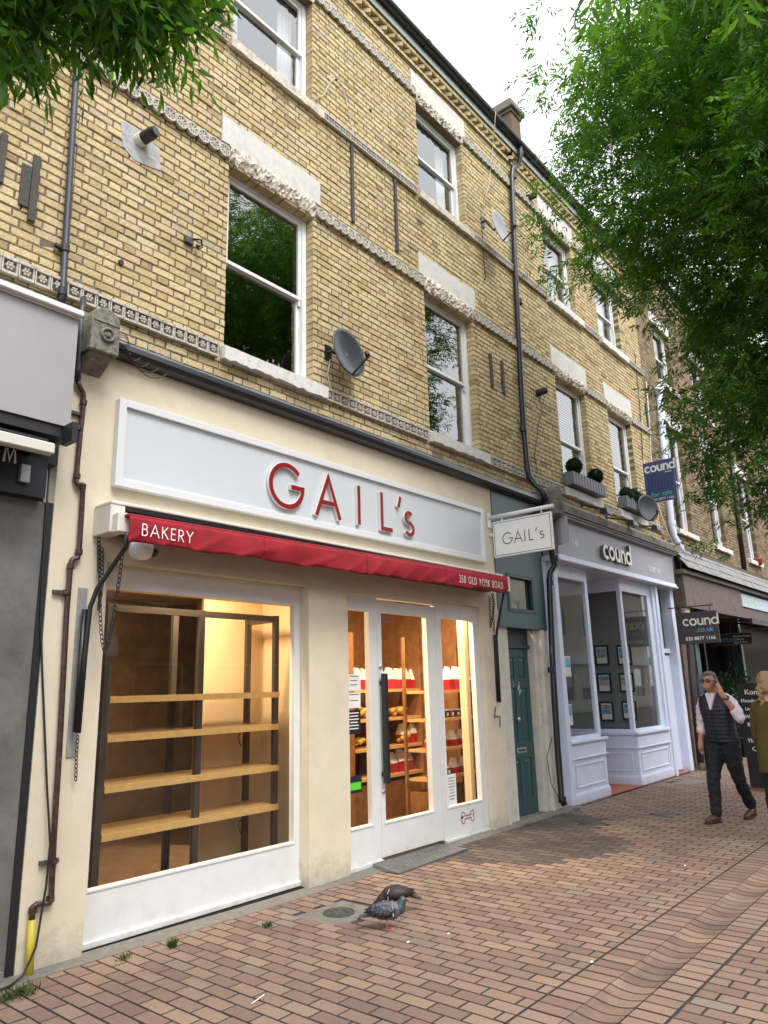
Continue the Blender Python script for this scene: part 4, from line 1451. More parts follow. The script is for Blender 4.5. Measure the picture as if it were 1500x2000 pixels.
def sag(a, b, dip, n=10):
    a, b = Vector(a), Vector(b)
    return [a.lerp(b, k / n) + Vector((0, 0, -dip * 4 * (k / n) * (1 - k / n))) for k in range(n + 1)]
chain('awning_chain', sag(P(195, 1065, 4.93), P(240, 1075, 4.68), 0.72, 14), 'black chain looping down in front of the shelf window')
chain('awning_chain', [P(193, 1050, 4.95), P(193, 1110, 4.94), P(197, 1150, 4.94), P(193, 1190, 4.94), P(200, 1135, 4.93), P(199, 1070, 4.94)], 'bunched black chain hung on the wall below the awning case')
chain('awning_chain', [P(152, 1436, 4.93), P(149, 1480, 4.93), P(148, 1525, 4.93)], 'short black chain tail below the slide bar beside the shelf window', link=0.035)
chain('awning_chain', [P(956, 1165, 4.93), P(958, 1225, 4.93), P(966, 1180, 4.92), P(962, 1160, 4.9), P(965, 1235, 4.92)], 'bunched black chain beside the teal panel')
chain('awning_chain', [P(968, 1380, 4.94), P(966, 1400, 4.94), P(976, 1400, 4.93), P(977, 1420, 4.93)], 'short black chain tail beside the teal door', link=0.035)

cd = P(277, 1078, 4.82)
dm = thing('security_camera', 'white dome security camera under the left end of the red awning', 'camera', (cd.x, 4.82, cd.z))
MB().lathe([(0.05, 0.075), (0.088, 0.06), (0.092, 0.0), (0.075, -0.035), (0.04, -0.055), (0.0, -0.06)], 20, (cd.x, 4.83, cd.z), cap=False).build('housing', 'sash_white', dm, smooth=True)
MB().ball((cd.x + 0.08, 4.80, cd.z + 0.005), 0.042, 14, 8).build('lens', 'black_metal', dm, smooth=True)
MB().tube([(cd.x, 4.83, cd.z + 0.06), (cd.x, 4.97, cd.z + 0.09)], 0.02, 8).build('bracket', 'sash_white', dm)

# ------------------------------------------------------------------ projecting sign
HX = 8.09
hs = thing('projecting_sign', "white projecting board reading GAIL's in dark letters on a white pole", 'sign', (HX, S, 3.3))
MB().tube([(HX, 4.978, 3.835), (HX, 4.03, 3.835)], 0.027, 12).build('pole', 'sash_white', hs, smooth=True)
MB().box(HX - 0.05, HX + 0.03, 4.962, 4.979, 3.70, 3.90).build('wall_plate', 'sash_white', hs, bevel=0.004)
MB().tube([(HX, 4.975, 3.60), (HX, 4.93, 3.60)], 0.022, 10).build('stay', 'sash_white', hs)
MB().box(HX - 0.016, HX + 0.016, 4.06, 4.92, 3.285, 3.765).build('board', 'sash_white', hs, bevel=0.004)
fb = MB()
for (ya, yb, za, zb_) in ((4.08, 4.90, 3.305, 3.312), (4.08, 4.90, 3.738, 3.745), (4.08, 4.087, 3.312, 3.738), (4.893, 4.90, 3.312, 3.738)):
    fb.quad((HX - 0.0175, yb, za), (HX - 0.0175, ya, za), (HX - 0.0175, ya, zb_), (HX - 0.0175, yb, zb_))
fb.build('border_line', 'text_dark', hs)
for yy in (4.78, 4.2):
    MB().tube([(HX, yy, 3.765), (HX, yy, 3.815)], 0.008, 6).build('hanger', 'sash_white', hs)
yc = 4.78
for chx, adv in (('G', 0.165), ('A', 0.142), ('I', 0.062), ('L', 0.098), ("'", 0.055), ('s', 0.1)):
    me = letter_mb(chx, 0.155, 0.0125, 0.0).mesh('letter', ['text_dark', 'text_dark'])
    o = obj('letter', me)
    o.matrix_world = Matrix(((0, 1, 0, HX - 0.018), (-1, 0, 0, yc), (0, 0, 1, 3.44), (0, 0, 0, 1)))
    put(o, hs)
    yc -= adv * 1.04

# ------------------------------------------------------------------ ramp, door mat of steel
rp = MB()
xa, xb, ya, yb = 5.62, 6.72, 4.655, 5.0
z0, z1 = gz(5.7, 4.66) + 0.006, 0.03
rp.hexa([(xa, ya, z0 - 0.03), (xb, ya, z0 + 0.0), (xb, yb, -0.02), (xa, yb, -0.02), (xa - 0.02, ya, z0 + 0.008), (xb + 0.02, ya, z0 + 0.03), (xb - 0.02, yb, z1), (xa + 0.02, yb, z1)])
for i in range(34):
    for j in range(9):
        x = xa + 0.05 + (xb - xa - 0.1) * i / 33
        t = 0.06 + 0.86 * j / 8
        y = ya + (yb - ya) * t
        z = z0 + 0.008 + 0.022 * (x - xa) / (xb - xa) * (1 - t) + (z1 - z0 - 0.008) * t
        s = 1 if (i + j) % 2 else -1
        rp.hexa([(x - 0.010, y - 0.004 - 0.006 * s, z - 0.002), (x + 0.010, y - 0.004 + 0.006 * s, z - 0.002), (x + 0.010, y + 0.004 + 0.006 * s, z - 0.002), (x - 0.010, y + 0.004 - 0.006 * s, z - 0.002),
                 (x - 0.007, y - 0.002 - 0.004 * s, z + 0.0035), (x + 0.007, y - 0.002 + 0.004 * s, z + 0.0035), (x + 0.007, y + 0.002 + 0.004 * s, z + 0.0035), (x - 0.007, y + 0.002 - 0.004 * s, z + 0.0035)])
tag(rp.build('threshold_ramp', 'ramp_plate'), 'grey steel tread-plate ramp at the bakery door', 'ramp')

# ------------------------------------------------------------------ bakery interior
rm = thing('shop_room', 'warm lit bakery interior behind the glass', 'room', (5, 6, 0))
MB().quad((2.4, 5.2, 0.0), (8.6, 5.2, 0.0), (8.6, 9.2, 0.0), (2.4, 9.2, 0.0)).build('floor', 'wood_floor', rm)
MB().quad((2.4, 5.17, 2.95), (8.6, 5.17, 2.95), (8.6, 9.2, 2.95), (2.4, 9.2, 2.95)).build('ceiling', 'room_white', rm)
MB().quad((2.4, 9.19, 0), (8.6, 9.19, 0), (8.6, 9.19, 2.95), (2.4, 9.19, 2.95)).build('back_wall', 'room_brown', rm)
MB().quad((2.4, 5.2, 0), (2.4, 9.2, 0), (2.4, 9.2, 2.95), (2.4, 5.2, 2.95)).build('side_wall', 'room_brown', rm)
MB().quad((8.6, 5.2, 0), (8.6, 9.2, 0), (8.6, 9.2, 2.95), (8.6, 5.2, 2.95)).build('side_wall', 'wood_dark', rm)
UX0, UXM, UX1 = P(196, 1500, 5.45).x, P(384, 1500, 5.45).x, P(536, 1500, 5.45).x
MB().box(P(394, 1500, 5.97).x, 5.08, 5.97, 6.02, 0.0, 2.95).build('tan_panel', 'tan_wall', rm)
MB().box(5.05, 5.10, 5.2, 5.97, 0, 2.95).build('return_panel', 'tan_wall', rm)
MB().box(2.45, 5.04, 5.2, 5.26, 2.46, 2.94).build('bulkhead', 'tan_wall', rm)
su = thing('shelving_unit', 'dark metal shelving unit with pale wooden shelves in the bakery window', 'shelf', (UX0, 5.45, 0))
ZT = P(390, 1192, 5.45).z
for (px_, py_) in ((UX0, 5.45), (UXM, 5.45), (UX1, 5.45), (UX0, 5.86), (P(330, 1500, 5.86).x, 5.86), (P(480, 1500, 5.86).x, 5.86)):
    MB().box(px_ - 0.028, px_ + 0.028, py_ - 0.02, py_ + 0.02, 0.0, ZT).build('post', 'post_dark', su)
MB().box(UX0 + 0.028, UX1 - 0.028, 5.435, 5.46, ZT - 0.06, ZT - 0.004).box(UX1 - 0.022, UX1 + 0.022, 5.47, 5.87, ZT - 0.06, ZT - 0.004).build('top_rail', 'post_dark', su)
for v in (1362, 1431, 1520, 1604):
    z = P(383, v, 5.44).z
    MB().box(UX0 + 0.03, UX1 + 0.03, 5.425, 5.429 + 0.43, z - 0.005, z + 0.028).box(UX0 + 0.03, UX1 + 0.03, 5.42, 5.4245, z - 0.024, z + 0.0285).build('shelf', 'wood_shelf', su)
for v, u in ((1430, 470), (1545, 330), (1600, 470)):
    c = P(u, v, 5.9)
    MB().tube([(c.x, 5.9, c.z), (c.x - 0.03, 5.89, c.z - 0.04), (c.x - 0.02, 5.89, c.z - 0.1), (c.x + 0.01, 5.9, c.z - 0.13)], 0.005, 5).build('cable_loop', 'cable_black', su)
# boxes and a chair deep inside
for (x, y, w_, d_, h_, z) in ((3.1, 7.3, 0.5, 0.35, 0.38, 0.0), (3.8, 7.8, 0.4, 0.4, 0.55, 0.0)):
    bx = MB().box(x, x + w_, y, y + d_, z, z + h_).build('cardboard_box', 'tan_wall')
    MB().box(x + w_ * 0.45, x + w_ * 0.55, y - 0.002, y + d_ + 0.002, z + 0.05, z + h_ + 0.003).build('tape', 'paper', bx)
    tag(bx, 'wide low cardboard box on the floor behind the shelving unit' if h_ < 0.5 else 'tall cardboard box on the floor behind the shelving unit', 'box', 'boxes stored behind the window')
# shelves behind the door
bs = thing('display_shelves', 'wooden display shelves stocked with paper bags and jars inside the bakery', 'shelf', (6, 6.5, 0))
BX0, BX1 = P(832, 1400, 5.62).x, 8.58
SF, SB_ = 5.60, 5.92
SH = [P(895, v, SF).z for v in (1347, 1400, 1457, 1512)]
for z in SH:
    MB().box(BX0, BX1 - 0.05, SF, SB_, z - 0.035, z).build('shelf', 'wood_shelf', bs)
MB().box(BX0, BX1 - 0.05, SF + 0.02, SB_, 0.0, 0.42).build('base_cabinet', 'wood_dark', bs)
for x in (BX0 - 0.04, BX1 - 0.05):
    for y in (SF - 0.02, SB_):
        MB().box(x, x + 0.04, y, y + 0.03, 0.0, 2.3).build('upright', 'wood_dark', bs)
MB().box(7.68, 7.76, 5.2, 5.30, 0, 2.6).build('door_post', 'tan_wall', rm)
MB().box(5.3, 8.58, 7.4, 7.5, 0, 2.95).build('timber_wall', 'wood_dark', rm)
b2 = thing('display_shelves', 'wooden shelf rack of bags and loaves deeper in the bakery behind the door', 'shelf', (5.6, 6.6, 0))
RX0, RX1 = P(690, 1400, 6.6).x, P(822, 1400, 6.6).x
SH2 = [P(780, v, 6.6).z for v in (1345, 1400, 1455, 1510)]
for z in SH2:
    MB().box(RX0, RX1, 6.6, 6.95, z - 0.04, z).build('shelf', 'wood_shelf', b2)
MB().box(RX0, RX1, 6.62, 6.95, 0, 0.45).build('base_cabinet', 'wood_dark', b2)
for x in (RX0 - 0.05, RX1):
    MB().box(x, x + 0.05, 6.58, 6.98, 0, 2.4).build('upright', 'wood_dark', b2)
def bag_mesh(w_, d_, h_, cut=0.38):
    mb = MB()
    a = h_ * cut
    mb.cm = 1
    mb.hexa([(-w_, -d_, 0), (w_, -d_, 0), (w_, d_, 0), (-w_, d_, 0), (-w_ * 1.0, -d_, a), (w_, -d_, a), (w_, d_, a), (-w_, d_, a)])
    mb.cm = 0
    mb.hexa([(-w_ * 0.99, -d_ * 0.99, a + 0.0005), (w_ * 0.99, -d_ * 0.99, a + 0.0005), (w_ * 0.99, d_ * 0.99, a + 0.0005), (-w_ * 0.99, d_ * 0.99, a + 0.0005),
             (-w_ * 0.72, -d_ * 0.12, h_), (w_ * 0.66, -d_ * 0.1, h_ * 0.97), (w_ * 0.66, d_ * 0.1, h_ * 0.97), (-w_ * 0.72, d_ * 0.12, h_)])
    return mb.mesh('paper_bag', ['paper', 'bag_red'])
BAG, BAGL = bag_mesh(0.06, 0.045, 0.20), bag_mesh(0.085, 0.06, 0.29, 0.45)
def bags(spots, me, z, y, lab, grp):
    for x in spots:
        o = obj('paper_bag', me)
        o.location = (x, y + R_.uniform(-0.02, 0.02), z)
        o.rotation_euler = (0, 0, R_.uniform(-0.25, 0.25))
        o.scale = (1, 1, R_.uniform(0.93, 1.05))
        tag(o, lab, 'bag', grp)
PXX = lambda u, v, y: P(u, v, y).x
BY = 5.72
for us, me, k, v, lab, grp in (((841, 872, 890, 908), BAGL, 0, 1330, 'large white and red paper bag on the top display shelf', 'large bags on the top shelf'),
                               ((842, 882, 902), BAG, 2, 1440, 'small white and red paper bag on the third display shelf', 'small bags on the third shelf'),
                               ((843, 884, 904), BAG, 3, 1500, 'small white and red paper bag on the lowest display shelf', 'small bags on the lowest shelf')):
    bags([PXX(u, v, BY) for u in us], me, SH[k], BY, lab, grp)
for k, v, us, lab, grp in ((0, 1330, (700, 715, 748, 764, 780, 796, 811), 'large white and red paper bag on the top of the deeper rack', 'large bags on the deeper rack'),
                         (2, 1440, (748, 793, 810), 'white and red paper bag on the third shelf of the deeper rack', 'bags on the deeper rack third shelf'),
                         (3, 1500, (752, 769, 786, 803), 'white and red paper bag on the lowest shelf of the deeper rack', 'bags on the deeper rack lowest shelf')):
    bags([PXX(u, v, 6.7) for u in us], BAGL, SH2[k], 6.75, lab, grp)
jar_b = MB().lathe([(0.035, 0), (0.038, 0.01), (0.038, 0.07), (0.032, 0.082)], 12).mesh('jar', 'jar_dark', True)
jar_l = MB().lathe([(0.036, 0.083), (0.036, 0.10)], 12).mesh('lid', 'paper')
jar_p = MB().box(-0.02, 0.02, -0.0405, -0.037, 0.02, 0.06).mesh('jar_label', 'paper')
for zz, us, nm in ((SH[1], (838, 846, 862, 870, 880, 891, 902), 'dark jar with a pale lid on the second display shelf'), (SH[3], (838, 846, 868), 'dark jar with a pale lid on the lowest display shelf beside the bags')):
    for u in us:
        o = obj('jar', jar_b)
        o.location = (PXX(u, 1400, 5.68), 5.68, zz)
        tag(o, nm, 'jar', 'jars on the second shelf' if zz == SH[1] else 'jars on the lowest shelf')
        for me_, n_ in ((jar_l, 'lid'), (jar_p, 'jar_label')):
            c = bpy.data.objects.new(n_, me_); COL.objects.link(c); c.parent = o
lo = MB()
for k in range(34):
    u = R_.choice((700, 712, 765, 775, 785))
    i_ = R_.choice((1, 1, 2))
    lo.ball((PXX(u + R_.uniform(-8, 8), 1425, 6.75), 6.75 + R_.uniform(-0.1, 0.1), SH2[i_] + 0.035 + R_.uniform(0, 0.09)), 0.042, 8, 5, (1.3, 0.9, 0.8))
tag(lo.build('bread_rolls', 'loaf', None, smooth=True), 'golden bread rolls heaped on the deeper rack inside the bakery', 'bread', kind='stuff')
# notices stuck to the glass
def notice(x0, x1, z0, z1, y, mt, lines, label, ink='text_dark'):
    o = MB().quad((x0, y, z0), (x1, y, z0), (x1, y, z1), (x0, y, z1)).build('notice', mt)
    ln = MB()
    h = (z1 - z0)
    for k in range(lines):
        zz = z1 - h * (0.12 + 0.78 * k / max(lines, 1))
        w_ = (x1 - x0) * R_.uniform(0.45, 0.8)
        c = (x0 + x1) / 2
        ln.quad((c - w_ / 2, y - 0.0015, zz - h * 0.022), (c + w_ / 2, y - 0.0015, zz - h * 0.022), (c + w_ / 2, y - 0.0015, zz + h * 0.022), (c - w_ / 2, y - 0.0015, zz + h * 0.022))
    if lines: ln.build('print', ink, o)
    tag(o, label, 'notice', 'notices on the bakery glass')
    return o
GY = DY + 0.024
nq = lambda u0, v0, u1, v1: (P(u0, v0, GY).x, P(u1, v0, GY).x, P((u0 + u1) / 2, v1, GY).z, P((u0 + u1) / 2, v0, GY).z)
x0, x1, z0, z1 = nq(680, 1317, 704, 1349); notice(5.372, x1, z0, z1, GY, 'paper', 3, 'upper white notice on the narrow glass beside the bakery door')
x0, x1, z0, z1 = nq(680, 1353, 704, 1383); notice(5.372, x1, z0, z1, GY, 'paper', 2, 'lower white notice on the narrow glass beside the bakery door')
x0, x1, z0, z1 = nq(680, 1387, 704, 1434); notice(5.372, x1, z0, z1, GY, 'black_paint', 6, 'black notice with white print below the white notices on the narrow glass', 'text_white')
x0, x1, z0, z1 = nq(680, 1516, 706, 1549)
nb = notice(5.372, x1, z0, z1, GY, 'black_paint', 0, 'black and green hygiene rating sticker low on the narrow glass')
MB().quad((5.374, GY - 0.0015, z0 + (z1 - z0) * 0.18), (x1 - 0.01, GY - 0.0015, z0 + (z1 - z0) * 0.18), (x1 - 0.01, GY - 0.0015, z0 + (z1 - z0) * 0.62), (5.374, GY - 0.0015, z0 + (z1 - z0) * 0.62)).build('green_field', 'green_label', nb)
x0, x1, z0, z1 = nq(871, 1512, 889, 1573); notice(x0, x1, z0, z1, GY - 0.006, 'paper', 8, 'white paper strip low on the right-hand glass beside the bakery door', 'cement')
# ceiling tubes and their light
for i, (x, y, e) in enumerate(((3.7, 5.36, 46), (6.0, 6.2, 85), (7.5, 5.45, 42), (3.2, 7.6, 10))):
    lt = thing('strip_light', ('warm ceiling strip light above the shelving unit', 'warm ceiling strip light above the bakery door', 'warm ceiling strip light above the bags', 'warm strip light at the dim back of the shop')[i], 'light', (x, y, 2.93))
    MB().box(x - 0.4, x + 0.4, y - 0.05, y + 0.05, 2.90, 2.948).build('casing', 'sash_white', lt)
    MB().box(x - 0.38, x + 0.38, y - 0.022, y + 0.022, 2.88, 2.899).build('tube', 'tube_light', lt)
    ld = bpy.data.lights.new('strip_lamp', 'AREA')
    ld.shape = 'RECTANGLE'; ld.size = 0.78; ld.size_y = 0.1
    ld.energy = e; ld.color = (1.0, 0.77, 0.50)
    lo_ = bpy.data.objects.new('strip_lamp', ld)
    lo_.location = (x, y, 2.87)
    COL.objects.link(lo_)
    put(lo_, lt)

# ================================================================== SHUTTERED SHOP ON THE LEFT
ls = thing('shuttered_shop', 'dark shuttered shop with a grey fascia left of the bakery', 'shopfront', (1.0, 5.0, 0))
fr_ = P(158, 622, 4.75)
MB().box(-1.0, 2.245, 4.75, 4.99, 3.50, 4.33).build('fascia_board', 'grey_fascia', ls)
MB().box(-1.0, 2.262, 4.70, 4.99, 4.345, 4.39).build('fascia_capping', 'sash_white', ls, bevel=0.006)
MB().box(-1.0, 2.25, 4.73, 4.99, 4.331, 4.344).build('fascia_bead', 'cassette', ls)
MB().box(-1.0, 2.24, 4.77, 4.99, 3.42, 3.499).box(2.20, 2.24, 4.62, 4.769, 3.36, 3.50).build('awning_box', 'black_paint', ls)
MB().box(-1.0, 2.08, 4.585, 4.66, 3.225, 3.30).build('awning_bar', 'cassette', ls, bevel=0.008)
MB().box(-1.0, 2.06, 4.66, 4.99, 3.30, 3.345).build('awning_roll', 'navy', ls)
MB().tube([(2.06, 4.66, 3.27), (2.2, 4.75, 3.38)], 0.012, 6).build('awning_arm', 'black_metal', ls)
MB().box(-1.0, 2.18, 4.90, 5.0, 3.0, 3.28).build('name_board', 'navy', ls)
word('M', 0.13, 0.018, 0.0, 0, ['text_white', 'text_white'], ls, (P(31, 905, 4.897).x - 0.085, 4.897, P(28, 905, 4.897).z), name='letter', sx=0.75)
MB().box(1.99, 2.05, 4.86, 4.899, 3.08, 3.20).build('bulkhead_lamp', 'zinc', ls)
MB().box(-1.0, 2.278, 5.0, 5.14, -0.14, 3.0).build('shutter_panel', 'dark_shutter', ls)
MB().box(-1.0, 2.278, 4.9905, 5.14, 3.281, 4.30).build('header', 'black_paint', ls)
for z in (0.02, 1.2, 2.3):
    pass
MB().box(2.232, 2.279, 4.985, 4.9995, -0.1, 3.0).build('edge_strip', 'black_paint', ls)
MB().box(-1.0, 2.2, 4.93, 4.9985, -0.1, 0.06).build('step', 'concrete', ls)

# stone corbel between the shops
def corbel(x0, x1, yf, z0, z1, label):
    c = thing('stone_corbel', label, 'corbel', ((x0 + x1) / 2, S, z0), 'stone corbels between the shopfronts')
    mb = MB()
    xm = (x0 + x1) / 2
    top = [(x0, z1 - 0.10)] + arc(xm, z1 - 0.10, (x1 - x0) / 2, 0.10, 180, 0, 8)[1:-1] + [(x1, z1 - 0.10)]
    mb.prism([(x0, z0), (x1, z0)] + top[::-1], 1, yf, S + 0.12)
    mb.build('block', 'stone_grey', c, bevel=0.012, seg=2)
    MB().lathe([(0.0, -0.02), (0.02, -0.022), (0.024, -0.008), (0.038, -0.006), (0.042, -0.022), (0.055, -0.024), (0.06, 0.0)], 16, (xm + 0.01, yf, z0 + 0.14), axis='y', cap=False).build('rosette', 'stone_grey', c, smooth=True)
    MB().prism([(yf + 0.03, z0), (S + 0.1, z0 - 0.17), (S + 0.1, z0)], 0, x0 + 0.015, x1 - 0.02).build('scroll', 'stone_grey', c, bevel=0.01)
    MB().box(x0 + 0.01, x1 - 0.01, yf - 0.008, yf - 0.0005, z0 + 0.235, z0 + 0.25).build('fillet', 'stone_grey', c)
    return c
corbel(2.345, 2.575, 4.75, 4.155, 4.52, 'weathered grey stone corbel between the grey fascia and the bakery')
MB().tube([P(190, 725, 4.93), P(187, 745, 4.95)], 0.02, 6)
wr = MB()
for k in range(5):
    a = P(232 + 3 * k, 668 + 2 * k, 4.80)
    wr.tube(sag(a, P(255 + 18 * k, 690 + 10 * k, 4.86), 0.05 + 0.02 * k, 8), 0.004, 5)
for k in range(3):
    a = P(240 + k, 655 + 4 * k, 4.8)
    wr.tube([a + Vector((0.05 * math.cos(t), 0, 0.05 * math.sin(t) - 0.03)) for t in [q * 0.7 for q in range(10)]], 0.003, 5)
tag(wr.build('cable_tangle', 'cable_black'), 'tangle of black cables beside the weathered stone corbel', 'cable')

# ------------------------------------------------------------------ pipes
def pipe(name, pts, r, material, label, clips=(), clip_mat='black_metal', cat='pipe', extra=None):
    t = thing(name, label, cat, pts[-1])
    MB().tube(pts, r, 12).build('pipe', material, t, smooth=True)
    for (p, w_) in clips:
        p = Vector(p)
        MB().lathe([(r + 0.001, -w_), (r + 0.008, -w_), (r + 0.008, w_), (r + 0.001, w_)], 14, p, cap=False).build('collar', clip_mat, t, smooth=False)
        MB().box(p.x - r - 0.05, p.x - r + 0.004, p.y - 0.008, p.y + 0.03, p.z - 0.012, p.z + 0.012).build('clip', clip_mat, t)
    return t
pipe('wall_pipe', [P(153, 60, 5.075), P(150, 130, 5.075), P(136, 350, 5.075), P(122, 575, 5.075), P(121, 588, 5.06)], 0.026, 'blue_pipe',
     'thin dark waste pipe running up the brick wall', clips=((P(127, 485, 5.075), 0.03), (P(122, 570, 5.07), 0.03)))
gp = pipe('gas_pipe', [P(163, 584, 5.05), P(162, 592, 4.96), P(160, 606, 4.92), P(157, 660, 4.915), P(153, 722, 4.92), P(151, 742, 4.93)], 0.024, 'blue_pipe',
          'brown painted gas pipe with a yellow foot on the bakery pilaster')
for pts_ in ([P(151, 742, 4.935), P(156, 756, 4.945), P(163, 768, 4.95), P(163, 790, 4.95), P(157, 846, 4.95), P(151, 910, 4.95), P(149, 938, 4.95), P(151, 946, 4.945), P(160, 946, 4.94), P(162, 955, 4.945), P(157, 1040, 4.95), P(154, 1082, 4.95),
              P(151, 1090, 4.95), P(141, 1093, 4.95), P(138, 1102, 4.95), P(130, 1200, 4.95), P(117, 1450, 4.95), P(105, 1640, 4.95), P(100, 1752, 4.95), P(96, 1764, 4.95), P(72, 1766, 4.945), P(64, 1772, 4.945), P(62, 1800, 4.945)],):
    MB().tube(pts_, 0.019, 12).build('brown_run', 'brown_pipe', gp, smooth=True)
for (u, v) in ((163, 786), (153, 836), (150, 930), (161, 950), (154, 1078), (138, 1106), (130, 1157), (104, 1682), (98, 1756), (64, 1778)):
    p = P(u, v, 4.95)
    MB().lathe([(0.019, -0.018), (0.026, -0.018), (0.026, 0.018), (0.019, 0.018)], 12, p, cap=False).build('joint', 'brown_pipe', gp)
for (u, v) in ((150, 807), (128, 1157), (104, 1682)):
    p = P(u, v, 4.955)
    MB().box(p.x - 0.085, p.x + 0.035, 4.948, 4.979, p.z - 0.012, p.z + 0.012).build('bracket', 'iron', gp)
a, b = P(63, 1796, 4.945), P(55, 1922, 4.945)
MB().tube([a, b], 0.025, 12).build('yellow_sleeve', 'yellow_pipe', gp, smooth=True)
tag(MB().tube([P(97, 905, 4.985), P(90, 1000, 4.98), P(80, 1200, 4.975), P(82, 1300, 4.97), P(92, 1540, 4.955), P(98, 1650, 4.92), P(90, 1730, 4.91), P(70, 1850, 4.905), P(45, 1905, 4.88), P(20, 1925, 4.85), P(-30, 1945, 4.8)], 0.007, 6).build('loose_cable', 'cable_black', None, smooth=True),
    'thin black cable hanging down the bakery pilaster to the ground', 'cable')

dp = thing('downpipe', 'black downpipe from the roof gutter to the ground beside the teal door', 'downpipe', (9.4, 4.95, 0))
MB().tube([P(1016, 277, 4.94), P(1016, 312, 4.95), P(1012, 322, 5.0), P(1001, 330, 5.05), P(999, 345, 5.06), P(1008, 560, 5.06), P(1020, 800, 5.06), P(1029, 905, 5.06), P(1034, 932, 5.04), P(1046, 948, 4.98), P(1060, 960, 4.86), P(1066, 978, 4.84)], 0.043, 14).build('upper_run', 'gutter_black', dp, smooth=True)
MB().tube([P(1066, 974, 4.84), P(1079, 1085, 4.86), P(1083, 1104, 4.87), P(1075, 1118, 4.91), P(1073, 1135, 4.92), P(1080, 1310, 4.92), P(1089, 1460, 4.92), P(1097, 1560, 4.92), P(1103, 1573, 4.88)], 0.043, 14).build('lower_run', 'gutter_black', dp, smooth=True)
for (u, v, D) in ((1016, 300, 4.95), (1002, 345, 5.06), (1014, 590, 5.06), (1022, 838, 5.06), (1030, 915, 5.06), (1084, 1090, 4.86), (1074, 1138, 4.92), (1077, 1308, 4.92), (1098, 1562, 4.92)):
    p = P(u, v, D)
    MB().lathe([(0.044, -0.04), (0.053, -0.04), (0.053, 0.04), (0.044, 0.04)], 14, p, cap=False).build('collar', 'gutter_black', dp)
tag(MB().tube([P(1078, 1440, 4.93), P(1068, 1480, 4.94), P(1076, 1530, 4.94), P(1092, 1560, 4.93)], 0.006, 5).build('loose_cable', 'cable_black', None, smooth=True), 'black cable loop hanging beside the foot of the downpipe', 'cable')

wp = thing('downpipe', 'white soil pipe on the brown brick wall beyond the estate agent', 'downpipe', (15.6, 5.0, 0))
MB().tube([P(1287, 762, 5.06), P(1298, 900, 5.06), P(1311, 1025, 5.06), P(1316, 1048, 5.05), P(1328, 1068, 4.98), P(1334, 1085, 4.96)], 0.075, 14).build('white_run', 'agent_white', wp, smooth=True)
MB().tube([P(1334, 1083, 4.96), P(1341, 1190, 4.96), P(1352, 1330, 4.96), P(1368, 1490, 4.96)], 0.075, 14).build('brown_run', 'brown_sign', wp, smooth=True)
MB().tube([P(1283, 765, 5.06), P(1290, 757, 5.05)], 0.085, 12).build('vent_hood', 'agent_white', wp)
for (u, v) in ((1292, 832), (1300, 925), (1311, 1022)):
    MB().lathe([(0.076, -0.05), (0.088, -0.05), (0.088, 0.05), (0.076, 0.05)], 14, P(u, v, 5.06), cap=False).build('collar', 'agent_white', wp)
pipe('downpipe', [P(1352, 1080, 4.97), P(1356, 1190, 4.97), P(1362, 1330, 4.97), P(1382, 1490, 4.97)], 0.045, 'brown_sign', 'thin brown drainpipe next to the thick soil pipe', cat='downpipe')
pipe('downpipe', [P(1424, 860, 5.06), P(1440, 1000, 5.06), P(1455, 1118, 5.06)], 0.06, 'gutter_black', 'black drainpipe between the tall sashes of the brown building', cat='downpipe')

# ------------------------------------------------------------------ satellite dishes
def dish(c, r, aim, wall, col, label, arm=True):
    c = Vector(c)
    t = thing('satellite_dish', label, 'satellite dish', wall, 'satellite dishes')
    n = Vector(aim).normalized()
    a = n.cross(Vector((0, 0, 1))).normalized()
    b = a.cross(n)
    mb = MB()
    rings, seg = 7, 28
    for i in range(rings + 1):
        q = i / rings
        for k in range(seg):
            th = 2 * math.pi * k / seg
            mb.v.append(tuple(c + (a * math.cos(th) * r * q * 0.92 + b * math.sin(th) * r * q) + n * (0.16 * r * (q * q - 1))))
    for i in range(rings):
        for k in range(seg):
            k2 = (k + 1) % seg
            mb.f.append((i * seg + k, i * seg + k2, (i + 1) * seg + k2, (i + 1) * seg + k)); mb.m.append(0)
    o = mb.build('reflector', col, t, smooth=True)
    sd_ = o.modifiers.new('thick', 'SOLIDIFY'); sd_.thickness = 0.012; sd_.offset = 0
    low = c - b * r * 0.98
    tip = c - b * r * 0.55 + n * r * 0.95
    MB().tube([low, tip], 0.012, 6).build('feed_arm', 'black_metal', t)
    MB().tube([tip - n * 0.03, tip + n * 0.05 * -1 + b * 0.05], [0.03, 0.022], 10).build('receiver', 'black_metal', t, smooth=True)
    back = c - n * r * 0.2
    MB().tube([back, back - n * 0.06, Vector(wall) + Vector((0, -0.06, 0)), Vector(wall)], 0.018, 8).build('mast', 'black_metal', t)
    MB().box(wall[0] - 0.05, wall[0] + 0.05, wall[1] - 0.012, wall[1] + 0.002, wall[2] - 0.09, wall[2] + 0.09).build('wall_plate', 'black_metal', t)
    return t
AIM = (0.05, -0.97, 0.12)
c1 = P(682, 688, 4.90)
dish(c1, 0.285, AIM, (P(640, 690, B).x, B, P(640, 690, B).z), 'dish_dark', 'dark satellite dish beside the first-floor bakery window')
c2 = P(977, 442, 4.80)
dish(c2, 0.27, AIM, (P(942, 434, B).x, B, P(942, 434, B).z), 'dish_grey', 'pale grey satellite dish high on the wall beside the black downpipe')
c3 = P(1266, 992, 4.80)
dish(c3, 0.27, (-0.45, -0.88, 0.05), (P(1258, 1010, B).x, B, P(1258, 1010, B).z), 'dish_dark', 'small grey satellite dish below the for sale board')
def cable(pts, r, m_, label):
    return tag(MB().tube(pts, r, 5).build('cable', m_, None, smooth=True), label, 'cable')
